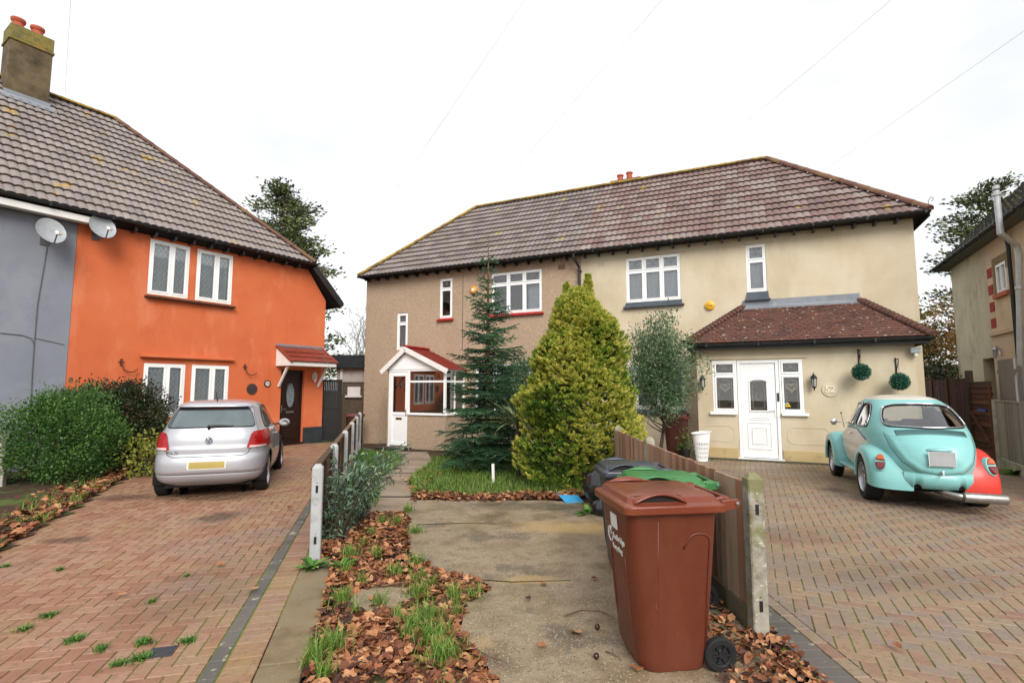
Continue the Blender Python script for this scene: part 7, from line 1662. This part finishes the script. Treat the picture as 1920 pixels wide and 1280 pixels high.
# rear apron with cut-outs
g = M(); xs = np.linspace(-.41, .41, 83); top_, bot = [], []
for x in xs:
    zb = .30+math.sqrt(max(0, .05**2-(abs(x)-.26)**2)); y_ = -.80+.12*(abs(x)/.4)**2.4
    top_.append(V((x, y_-.015, .50))); bot.append(V((x, y_+.04, zb)))
g.rings([[p+V((0, .03, 0)) for p in top_], top_, [lerp(a, b, .5)+V((0, -.02, 0)) for a, b in zip(top_, bot)], bot, [p+V((0, .02, .0)) for p in bot]], close=False); g.build('rear_apron', TURQ, car, smooth=True)
g = M(); g.box((-.5, -.42, .22), (.5, 2.6, .40)); g.box((-.36, -.68, .3), (.36, -.3, .44)); g.build('underbody', DUSK, car)
for sx in (-1, 1): g = M(); g.box((sx*.6-.11, .36, .30), (sx*.6+.11, 2.0, .335)); g.build('running_board', TURQ, car, bev=.01)
EXH = mat('dull_steel_exhaust', ['#7f7d78', '#a09e99', '#8f8a80'], 5, rough=.38, metal=.85, spots=('#6a5240', 4, .6, .08, .5))
g = M(); g.lathe([(0, 0), (.05, 0), (.062, .012), (.062, .47), (.05, .49), (.0, .49)], 24, Matrix.Translation(V((.22, -.84, .235))) @ Matrix.Rotation(PI/2, 4, 'Y')); ex = autosmooth(g.build('exhaust_silencer', EXH, car))
g = M(); g.tube([(-.02, -.62, .26), (.05, -.74, .265), (.16, -.81, .245), (.26, -.84, .235)], [.03, .032, .036, .04], 12); g.build('exhaust_pipe', EXH, ex, smooth=True)
for sx in (-1, 1):
    wheel(car, sx*.67, 0, BWR, .235, .205, 'five', sx); wheel(car, sx*.66, 2.4, .30, .17, .195, 'five', sx)
# cabin, seats, steering wheel, mirror
SEAT = mat('seat_vinyl', ['#55504a', '#6a645c'], 5, rough=.6)
g = M(); g.box((-.5, .35, .5), (.5, .5, 1.02)); g.build('rear_seat', SEAT, car, bev=.05)
for sx in (-1, 1): g = M(); g.box((sx*.3-.22, .98, .5), (sx*.3+.22, 1.08, 1.12)); g.build('front_seat', SEAT, car, bev=.05)
g = M(); g.box((-.6, -.3, .48), (.6, 1.7, .52)); g.box((-.48, -.25, .98), (.48, .36, 1.0)); g.build('cabin_floor', DUSK, car)
g = M(); p = V((.12, -.12, 1.005)); g.box((-.06, -.03, 0), (.06, .03, .06), Matrix.Translation(p)); g.build('yellow_object', mat('yellow_sponge', ['#d8a214', '#e0ae22'], 5), car, bev=.01)
g = M(); g.tube([BTL.side(1.46, 1.02, -1, 0), V((-.80, 1.5, 1.03))], .009, 6); g.lathe([(0, .02), (.035, .018), (.055, .004), (.057, -.006), (.0, -.008)], 24, Matrix.Translation(V((-.84, 1.5, 1.03))) @ Matrix.Rotation(PI/2, 4, 'X')); g.build('wing_mirror', CHROME, car, smooth=True)
g = M(); g.tube([(-.62, 1.75, .92), (-.66, 1.75, 1.16)], [.006, .003], 6); g.lathe([(0, .02), (.013, .012), (.013, -.01), (0, -.02)], 10, Matrix.Translation(V((-.66, 1.75, 1.17)))); g.build('aerial', BLKT, car)
g = M(); g.box((-.64, 2.92, .36), (.64, 3.0, .46)); g.build('front_bumper', CHROME, car, bev=.02)
car.location = (5.99, 7.66, -.01); car.rotation_euler = (0, 0, R(-20.9)); car.scale = (.935, .935, 1.04)

# ================================================================ wheelie bins
def wheelie(label, loc, rz, m_body, m_lid, sc=1., W=.56, L_=.62, HH=1.0, deco=False, group='wheelie bins', strip=None):
    t = thing('wheelie_bin', label, 'bin', loc, rz, group, sc); g = M(); rr = []
    for (z, xf, xr, hw, r_) in ((0.0, -.17, .17, .18, .05), (.02, -.195, .185, .20, .06), (.09, -.225, .2, .215, .06), (.5, -.262, .235, .245, .07), (HH-.08, -.295, .262, .272, .07), (HH-.075, -.298, .265, .275, .07), (HH-.07, -.31, .29, .29, .05), (HH-.03, -.312, .292, .292, .05), (HH-.03, -.28, .26, .262, .05), (HH-.1, -.28, .26, .262, .05)):
        xf *= L_/.62; xr *= L_/.62; hw *= W/.58; ring = []
        for cx_, cy_, a0 in ((xr, hw, 0), (xf, hw, 90), (xf, -hw, 180), (xr, -hw, 270)):
            sx, sy = (1 if cx_ > 0 else -1), (1 if cy_ > 0 else -1)
            for k in range(6): a = R(a0+k*18); rq = r_*(1.5 if cx_ < 0 and z < .9 else 1); ring.append(V((cx_-sx*rq+rq*math.cos(a), cy_-sy*rq+rq*math.sin(a), z)))
        rr.append(ring)
    g.rings(rr, cap0=True, cap1=True)
    bd = g.build('bin_body', m_body, t); autosmooth(bd, 25)
    # moulded side panels
    kx = L_/.62; ky = W/.58
    def sidey(z, sgn): return sgn*ky*float(np.interp(z, [0, .09, .5, .92], [.18, .215, .245, .272]))
    g = M()
    for sgn in (-1, 1):
        P_ = [(.17*kx, .06), (.185*kx, .5), (.2*kx, .74)]+[(.13*kx+.07*kx*math.cos(t_), .76+.045*math.sin(t_)) for t_ in np.linspace(.2, PI-.2, 7)]+[(.06*kx, .76), (.035*kx, .72)]
        g.tube([V((x, sidey(z, sgn)+sgn*.0005, z)) for x, z in P_], .0065, 6)
        g.tube([V((-.12*kx, sidey(z, sgn)-sgn*.003, z)) for z in (.03, .3, .6, .88)], .006, 6)
    for sgn in (-1, 1): g.tube([V((float(np.interp(z, [0, .09, .5, .92], [-.17, -.225, -.262, -.295]))*kx-.0, sgn*.13*ky, z)) for z in (.05, .3, .55, .62)]+[V((-.27*kx, sgn*.09*ky, .665))], .007, 6)
    g.build('moulded_rib', m_body, bd, smooth=True)
    # lid
    g = M(); rr = []; x0, x1, hw = -.335*kx, .30*kx, .318*ky; dome = .048
    def ring(k, z, kx2=None, rad=.05):
        o = []; cx_, lx, ly = (x0+x1)/2, (x1-x0)/2*k, hw*(kx2 or k)
        for sx, sy, a0 in ((1, 1, 0), (-1, 1, 90), (-1, -1, 180), (1, -1, 270)):
            for q in range(7): a = R(a0+q*15); o.append(V((cx_+sx*(lx-rad*k)+rad*k*math.cos(a), sy*(ly-rad*k)+rad*k*math.sin(a), z)))
        return o
    z0 = HH-.035
    for (k, z, k2) in ((.93, z0-.002, .93), (.985, z0-.036, .985), (1, z0-.03, 1), (1, z0+.004, 1), (.985, z0+.012, .985), (.93, z0+.018, .925), (.9, z0+.022, .88), (.86, z0+.05, .80), (.8, z0+.06, .70), (.55, z0+.066, .45), (.2, z0+.069, .15)): rr.append(ring(k, z, k2))
    g.rings(rr, cap0=False, cap1=True); ld_ = g.build('lid', m_lid, t); autosmooth(ld_, 28)
    # arched lid grips on both sides
    for sgn in (-1, 1):
        g = M(); k1, k2, k3, k4 = [], [], [], []
        for u in np.linspace(0, 1, 17):
            x = lerp(-.27, .05, u)*kx; hgt = math.sin(PI*u)**.9
            yo = sgn*(hw*.905+.006*hgt); yi = sgn*hw*.72
            k1.append(V((x, yo, z0+.026+.052*hgt-.012))); k2.append(V((x, yo+sgn*.004, z0+.026+.052*hgt))); k3.append(V((x, (yo+yi)/2, z0+.04+.042*hgt))); k4.append(V((x, yi, z0+.058+.004*hgt)))
        g.rings([k1, k2, k3, k4], close=False); h_ = g.build('lid_grip', m_lid, t, smooth=True, fixn=False)
        so = h_.modifiers.new('s', 'SOLIDIFY'); so.thickness = .006; so.offset = -1
        g = M(); g.poly([V((lerp(-.24, .02, u)*kx, sgn*hw*.865, z0+.022+.05*math.sin(PI*u)**.9)) for u in np.linspace(0, 1, 17)]); g.build('grip_shade', mat('grip_shade_dark', ['#120b08', '#1c120d'], 5), h_, fixn=False)  # flat near-black sheet stands in for the shade under the grip
    g = M(); zz = z0+.014
    for y_ in (-.2*ky, .2*ky): g.tube([V((.27*kx, y_, zz)), V((.32*kx, y_, zz+.01)), V((.36*kx, y_, zz+.005))], .014, 8)
    g.tube([V((.355*kx, -.2*ky, zz+.007)), V((.355*kx, .2*ky, zz+.007))], .012, 10)
    for sgn in (-1, 1): g.prism([V((.24*kx, sgn*.30*ky, z0-.04)), V((.36*kx, sgn*.30*ky, z0-.015)), V((.385*kx, sgn*.30*ky, z0+.012)), V((.37*kx, sgn*.30*ky, z0+.035)), V((.27*kx, sgn*.30*ky, z0+.03))], (0, -sgn*.03, 0))
    g.build('hinge_bar', m_lid, t, bev=.004)
    g = M()
    for sgn in (-1, 1): g.lathe([(0, .008), (.011, .006), (.011, 0)], 12, Matrix.Translation(V((.358*kx, sgn*.302*ky, z0+.012))) @ Matrix.Rotation(-sgn*PI/2, 4, 'X'))
    g.build('hinge_bolt', STEEL, t)
    for sgn in (-1, 1):
        mt = Matrix.Translation(V((.262*kx, sgn*.215*ky, .1))) @ Matrix.Rotation(-sgn*PI/2, 4, 'X')
        g = M(); g.lathe([(.055, -.022), (.088, -.024), (.098, -.016), (.1, 0), (.098, .016), (.088, .024), (.062, .022)], 36, mt); w = g.build('wheel', TYRE, t); autosmooth(w, 30)
        g = M(); g.lathe([(0, .02), (.016, .02), (.018, .008), (.03, .004), (.05, .006), (.056, .018), (.062, .02), (.064, .0)], 28, mt)
        for k in range(6): a = k*PI/3; g.bar(mt @ V((.014*math.cos(a), .014*math.sin(a), .013)), mt @ V((.056*math.cos(a), .056*math.sin(a), .015)), .012, .008)
        g.build('hub', mat('black_plastic_hub', ['#1a1a1b', '#262627'], 6, rough=.45), w)
    g = M(); g.tube([V((.262*kx, -.21*ky, .1)), V((.262*kx, .21*ky, .1))], .012, 8); g.build('axle', STEEL, t)
    xf = lambda z: float(np.interp(z, [.09, .5, .92], [-.225, -.262, -.295]))*kx
    WM = mat('white_print', ['#cfcfca', '#dcdcd8'], 20, rough=.5)
    nrm = V((-1, 0, -.082)).normalized(); upv = V((-.082, 0, 1)).normalized(); rt = V((0, -1, 0))
    if deco:
        c = V((xf(.78), .02, .78)); q = lambda a, b, o=.002: c+rt*a+upv*b+nrm*o
        g = M(); g.prism([q(-.06, .0), q(.06, .0), q(.06, .09), q(-.06, .09)], nrm*.001); g.build('white_label', WM, t)
        g = M(); g.tube([q(-.09+.045*math.cos(a)*.9, -.055+.045*math.sin(a)) for a in np.linspace(.9, 2*PI-.3, 20)], .004, 5); g.tube([q(-.095+.02*math.cos(a), -.045+.022*math.sin(a)) for a in np.linspace(-.6, 3.8, 12)], .0035, 5); g.build('council_emblem', WM, t)
        text('printed_text', 'Redbridge', .05, q(.055, -.055), rt, upv, WM, t, .001, .001); text('printed_text', 'Recycling', .045, q(.02, -.12), rt, upv, WM, t, .001, .001)
    if strip:
        c = V((xf(.8), .0, .8)); q = lambda a, b, o=.002: c+rt*a+upv*b+nrm*o
        g = M(); g.prism([q(-.05, -.1), q(.05, -.1), q(.05, .09), q(-.05, .09)], nrm*.001); g.build('sticker', strip, t)
    return t
BRN = mat('brown_bin_plastic', ['#5a2819', '#62301f'], 3, rough=.42, bump=.0012, bscale=220, spots=('#6f3b2a', 2.2, .56, .12, .4, (1, 1, .4)), spots2=('#4a241a', 6, .62, .1, .35), spots3=('#8a5a48', 18, .66, .03, .35, (1, 1, .25)), rvar=.08)
BRNL = mat('brown_bin_lid', ['#6b3222', '#763a28'], 2.5, rough=.3, bump=.001, bscale=200, rvar=.15, spots=('#7e4a2c', 2, .52, .15, .5))
GRNL = mat('green_bin_lid', ['#2f6a35', '#3b7a40'], 3, rough=.4, rvar=.12, bump=.001, bscale=180)
BLKB = mat('charcoal_bin_plastic', ['#2b2d32', '#383b41'], 3, rough=.45, rvar=.12, bump=.001, bscale=180)
wheelie('brown wheelie bin nearest the camera with white printed label', (.93, 3.33, 0), R(8), BRN, BRNL, deco=True, W=.57, L_=.62, HH=1.0)
wheelie('wheelie bin with green lid and charcoal body between the brown and black bins', (1.2, 4.17, -.01), R(1), BLKB, GRNL, W=.46, L_=.60, HH=.957, strip=mat('white_print', []))
wheelie('black lidded wheelie bin furthest from the camera beside the bin bag', (1.1, 4.86, -.01), R(1.5), BLKB, mat('black_bin_lid', ['#30333a', '#3e424b'], 3, rough=.38, rvar=.12), W=.45, L_=.56, HH=.945, strip=mat('yellow_white_label', ['#b9b48c', '#d0cdb4'], 8))
DBRN = mat('dark_brown_bin', ['#3f1c16', '#4b241c'], 3, rough=.5)
p = G(1245, 848); wheelie('dark brown wheelie bin standing against the cream wall behind the board fence', (3.98, 12.55, -.02), R(65), DBRN, mat('dark_brown_bin_lid', ['#4a221a', '#5d2c20'], 3, rough=.5), W=.56, L_=.6, HH=1.02)
wheelie('dark red brown wheelie bin partly hidden beyond the far end of the low fence', (-5.35, 17.6, -.25), R(100), DBRN, mat('red_brown_bin_lid', ['#5a2a26', '#6b3430'], 3, rough=.5), W=.56, L_=.6, HH=1.02)
wheelie('green lidded wheelie bin mostly hidden between the dark shrub and the silver car', (-7.12, 12.2, 0), R(150), mat('dark_green_bin', ['#1c3a1e', '#264a28'], 4, rough=.5), mat('green_lid_far', ['#3d6a34', '#4a7a3e'], 3, rough=.4), W=.56, L_=.6, HH=1.02)

# ================================================================ small things
BAG = mat('black_bin_bag', ['#0e0e10', '#17171a'], 6, rough=.22, spec=.7)
def bag(label, c, r, sx):
    g = M(); rr = []
    for i in range(17):
        f = i/16; z = f*r[2]; k = (math.sin(PI*min(1, f*.93+.05))**.55)*(1 if f < .8 else 1-(f-.8)*3.6)
        rr.append([V((c[0]+math.cos(t_)*r[0]*k*(1+.14*mnoise.noise(V((math.cos(t_)*2.5, math.sin(t_)*2.5, z*7+sx)))+.07*math.sin(t_*9+z*22)), c[1]+math.sin(t_)*r[1]*k*(1+.14*mnoise.noise(V((math.cos(t_)*2.5, math.sin(t_)*2.5, z*6+9+sx)))), c[2]+z)) for t_ in np.linspace(0, 2*PI, 49)[:-1]])
    g.rings(rr, cap0=True, cap1=True); return tag(g.build('bin_bag', BAG, smooth=True), label, 'bin bag')
bag('full black bin bag slumped left of the black bin', (1.27, 7.35, -.02), (.26, .26, .62), 0)
bag('small black bin bag on the leaves in front of the larger one', (1.2, 6.85, -.02), (.15, .15, .26), 4)
p = G(1072, 940); g = M(); mt = Matrix.Translation(V((.72, 6.55, .02)) if 0 else p+V((0, 0, .015))) @ Matrix.Rotation(.35, 4, 'Z')
def bx(x0, x1, y0, y1, z0, z1): g.box((x0, y0, z0), (x1, y1, z1), mt)
g.add([mt @ V(q) for q in ((-.14, -.08, .0), (.14, -.1, .0), (.15, .1, .05), (-.15, .12, .07), (-.17, .16, .11))], [(0, 1, 2, 3), (0, 3, 4)]); g.add([mt @ V(q) for q in ((-.14, -.08, .0), (.14, -.1, .0), (.13, -.12, -.012), (-.13, -.11, -.012))], [(0, 1, 2, 3)])
o = g.build('plastic_packet', mat('sky_blue_plastic', ['#2f86b8', '#49a3cf'], 8, rough=.3, coat=.6), fixn=False); so = o.modifiers.new('s', 'SOLIDIFY'); so.thickness = .006; tag(o, 'crumpled bright blue plastic packet on the leaves by the bin bags', 'litter')
# laundry basket
bkt = (4.36, 11.95); t = thing('laundry_basket', 'white slotted plastic laundry basket against the corner of the porch', 'basket', (bkt[0], bkt[1], 0))
g = M(); n = 44; hh = [0, .06, .1, .1, .16, .2, .26, .3, .36, .4, .62, .64]
def bp_(t_, z): k = lerp(.125, .20, z/.64)+(.012 if z > .6 else 0); return V((bkt[0]+k*1.05*math.cos(t_), bkt[1]+k*.8*math.sin(t_), z+ (.03*math.cos(t_) if z > .5 else 0)))
zs = [0, .05, .12, .15, .22, .25, .32, .35, .42, .60, .64]
for i in range(len(zs)-1):
    for k in range(n):
        if i in (1, 3, 5, 7) and k % 2: continue
        a, b = 2*PI*k/n, 2*PI*(k+1)/n; g.add([bp_(a, zs[i]), bp_(b, zs[i]), bp_(b, zs[i+1]), bp_(a, zs[i+1])], [(0, 1, 2, 3)])
g.add([bp_(2*PI*k/n, 0) for k in range(n)], [tuple(range(n))]); o = g.build('basket_body', WHITE, t, smooth=False, fixn=False); so = o.modifiers.new('s', 'SOLIDIFY'); so.thickness = .005
g = M(); g.tube([bp_(t_, .64) for t_ in np.linspace(0, 2*PI, 33)], .013, 8, cap=False); g.build('rim', WHITE, t, smooth=True)
# plant pots by the dark bin
g = M(); p_ = (4.05, 12.15); t = thing('potted_plant', 'small leggy plant in a dark pot beside the laundry basket', 'plant', (p_[0], p_[1], 0)); g.lathe([(0, 0), (.08, 0), (.11, .2), (.12, .2), (.12, .23), (.1, .23), (.09, .1)], 20, Matrix.Translation(V((p_[0], p_[1], 0)))); g.build('pot', BLKM, t)
g = M(); crown(g, (p_[0], p_[1], .42), (.14, .14, .2), 14, 12, .07, asp=2.5); g.build('leaves', WEEDM, t, fixn=False); g = M()
for i in range(6): g.tube([V((p_[0], p_[1], .15)), V((p_[0]+random.uniform(-.1, .1), p_[1]+random.uniform(-.1, .1), .45))], .004, 4)
g.build('stems', BARK, t)
# door mat, stake, drain cover
b0, b1, dr = BPX; g = M(); a = BP.pt(b0-.05, 0, .12); g.fbox(BP, b0-.1, dr+.25, gz(a.x, a.y)+.0, gz(a.x, a.y)+.03, .1, .55); tag(g.build('door_mat', mat('dark_coir', ['#2a2622', '#3a352f'], 20, rough=.95)), 'dark flat door mat in front of the small white porch door', 'mat')
p = G(927, 892); g = M(); g.bar(V((p.x, p.y-.5, gz(p.x, p.y)-.1)), V((p.x-.01, p.y-.5, .30)), .05, .022); tag(g.build('garden_stake', WPAINT, bev=.003), 'short white wooden stake in the grass before the spiky plant', 'stake')
g = M(); mt = Matrix((LB, LA, UPZ)).transposed().to_4x4(); p = G(303, 1222); mt.translation = V((p.x, p.y, 0)); g.box((-.075, -.065, -.02), (.075, .065, .005), mt)
for k in range(7): g.box((-.062, -.056+k*.016, .005), (.062, -.048+k*.016, .008), mt)
tag(g.build('drain_cover', mat('cast_iron', ['#3a3c42', '#4a4c52'], 14, rough=.5, metal=.3)), 'small ribbed grey metal drain cover in the left brick drive', 'drain cover')

# ================================================================ overhead wires from a pole behind the camera
PT_ = V((8.8, -9.9, 8.1)); WIRE = mat('wire_grey', ['#b0b2b4', '#babcbe'], 3, rough=.6)
t = thing('telegraph_pole', 'wooden telegraph pole across the street carrying the overhead wires', 'pole', (8.8, -9.9, 0)); g = M(); g.tube([(8.8, -9.9, -.3), (8.8, -9.9, 8.3)], [.15, .11], 12); g.build('shaft', mat('tarred_pole', ['#33281d', '#453626'], 5, rough=.9), t)
def wire(label, end):
    g = M(); end = V(end); pts = [lerp(PT_, end, t_)-UPZ*(4*.12*t_*(1-t_)) for t_ in np.linspace(0, 1, 16)]; g.tube(pts, .0028, 5); tag(g.build('overhead_wire', WIRE), label, 'wire', 'overhead wires to the houses')
def at_depth(px, py, Y): r = ray(px, py); return V((0, 0, H))+r*(Y/r.y)
wire('thin overhead wire running down towards the gap left of the pebbledashed house', at_depth(640, 505, 22))
wire('thin overhead wire ending at the left end of the pebbledashed roof ridge', at_depth(905, 386, 17.5))
wire('thin overhead wire ending behind the middle of the cream house ridge', at_depth(1300, 312, 15.5))
wire('thin overhead wire ending above the right hip of the cream house', at_depth(1530, 330, 14))
wire('thin overhead wire at the far left beyond the big chimney', at_depth(122, 178, 14))

# ================================================================ light, sky, camera
w = bpy.data.worlds.new('World'); S.world = w; w.use_nodes = True; nt = w.node_tree; bg = nt.nodes['Background']
sk = nt.nodes.new('ShaderNodeTexSky'); sk.sky_type = 'NISHITA'; sk.sun_disc = False; sk.sun_elevation = R(36); sk.sun_rotation = R(168)
tc = nt.nodes.new('ShaderNodeTexCoord'); mp = nt.nodes.new('ShaderNodeMapping'); mp.inputs['Scale'].default_value = (1, 1, 2.2); nt.links.new(tc.outputs['Generated'], mp.inputs[0])
no = nt.nodes.new('ShaderNodeTexNoise'); no.inputs['Scale'].default_value = 2.1; no.inputs['Detail'].default_value = 6; nt.links.new(mp.outputs[0], no.inputs[0])
rp = nt.nodes.new('ShaderNodeValToRGB'); rp.color_ramp.elements[0].position = .3; rp.color_ramp.elements[0].color = (.56, .565, .575, 1); rp.color_ramp.elements[1].position = .62; rp.color_ramp.elements[1].color = (.74, .742, .75, 1); nt.links.new(no.outputs[0], rp.inputs[0])
ml_ = nt.nodes.new('ShaderNodeVectorMath'); ml_.operation = 'SCALE'; ml_.inputs['Scale'].default_value = SKYV = 7.4; nt.links.new(rp.outputs[0], ml_.inputs[0])
mx = nt.nodes.new('ShaderNodeMix'); mx.data_type = 'RGBA'; mx.inputs[0].default_value = .9; nt.links.new(sk.outputs[0], mx.inputs[6]); nt.links.new(ml_.outputs[0], mx.inputs[7]); nt.links.new(mx.outputs[2], bg.inputs[0])
bg.inputs[1].default_value = .12
sun = bpy.data.lights.new('sun', 'SUN'); sun.energy = 1.75; sun.angle = R(32); sun.color = (1, .965, .92); so = bpy.data.objects.new('sun', sun); COL.objects.link(so)
az, el = R(168), R(36); d_ = V((math.sin(az)*math.cos(el), math.cos(az)*math.cos(el), math.sin(el))); so.rotation_euler = d_.to_track_quat('Z', 'Y').to_euler(); so.location = (0, -5, 12)
cam = bpy.data.cameras.new('camera'); cam.lens = 18; cam.sensor_width = 36; cam.clip_end = 900; cam.clip_start = .05
co = bpy.data.objects.new('camera', cam); COL.objects.link(co); co.location = (0, 0, H); co.rotation_euler = (PI/2+TH, 0, 0); S.camera = co
S.view_settings.view_transform = 'Standard'; S.view_settings.look = 'None'; S.view_settings.gamma = 1; S.view_settings.exposure = 1.0
S.cycles.max_bounces = 8; S.cycles.transparent_max_bounces = 16; S.cycles.use_denoising = True

# ================================================================ one object per loose piece for the countable trim
def split_parts(o, name):
    me = o.data; n = len(me.vertices); par = list(range(n))
    def find(a):
        while par[a] != a: par[a] = par[par[a]]; a = par[a]
        return a
    for e_ in me.edges:
        a, b = find(e_.vertices[0]), find(e_.vertices[1])
        if a != b: par[a] = b
    groups = {}
    for p in me.polygons: groups.setdefault(find(p.vertices[0]), []).append(p)
    if len(groups) < 2: o.name = name; return
    for ps in groups.values():
        ids = sorted({i for p in ps for i in p.vertices}); mp_ = {a: b for b, a in enumerate(ids)}
        nm_ = bpy.data.meshes.new(name); nm_.from_pydata([me.vertices[i].co[:] for i in ids], [], [tuple(mp_[i] for i in p.vertices) for p in ps])
        nm_.polygons.foreach_set('use_smooth', [p.use_smooth for p in ps])
        for m_ in me.materials: nm_.materials.append(m_)
        c = bpy.data.objects.new(name, nm_); COL.objects.link(c); c.parent = o.parent
        for md in o.modifiers:
            if md.type == 'BEVEL': q = c.modifiers.new('bev', 'BEVEL'); q.width = md.width; q.segments = md.segments; q.limit_method = 'ANGLE'; q.angle_limit = md.angle_limit
    bpy.data.objects.remove(o)
for old, new in (('rafter_feet', 'rafter_foot'), ('red_quoins', 'quoin'), ('render_moulding', 'render_moulding'), ('verge_trim', 'verge_trim'), ('batten', 'batten'), ('rail', 'rail'), ('arch_lips', 'arch_lip'), ('seed_heads', 'seed_head'), ('post_slot', 'post_slot'), ('plate_trim', 'plate_trim'), ('hinge_bolt', 'hinge_bolt'), ('brick_course', 'brick_course'), ('bargeboard', 'bargeboard'), ('gravel_board', 'gravel_board')):
    for o in [x for x in list(bpy.data.objects) if x.type == 'MESH' and x.name.split('.')[0] == old]: split_parts(o, new)
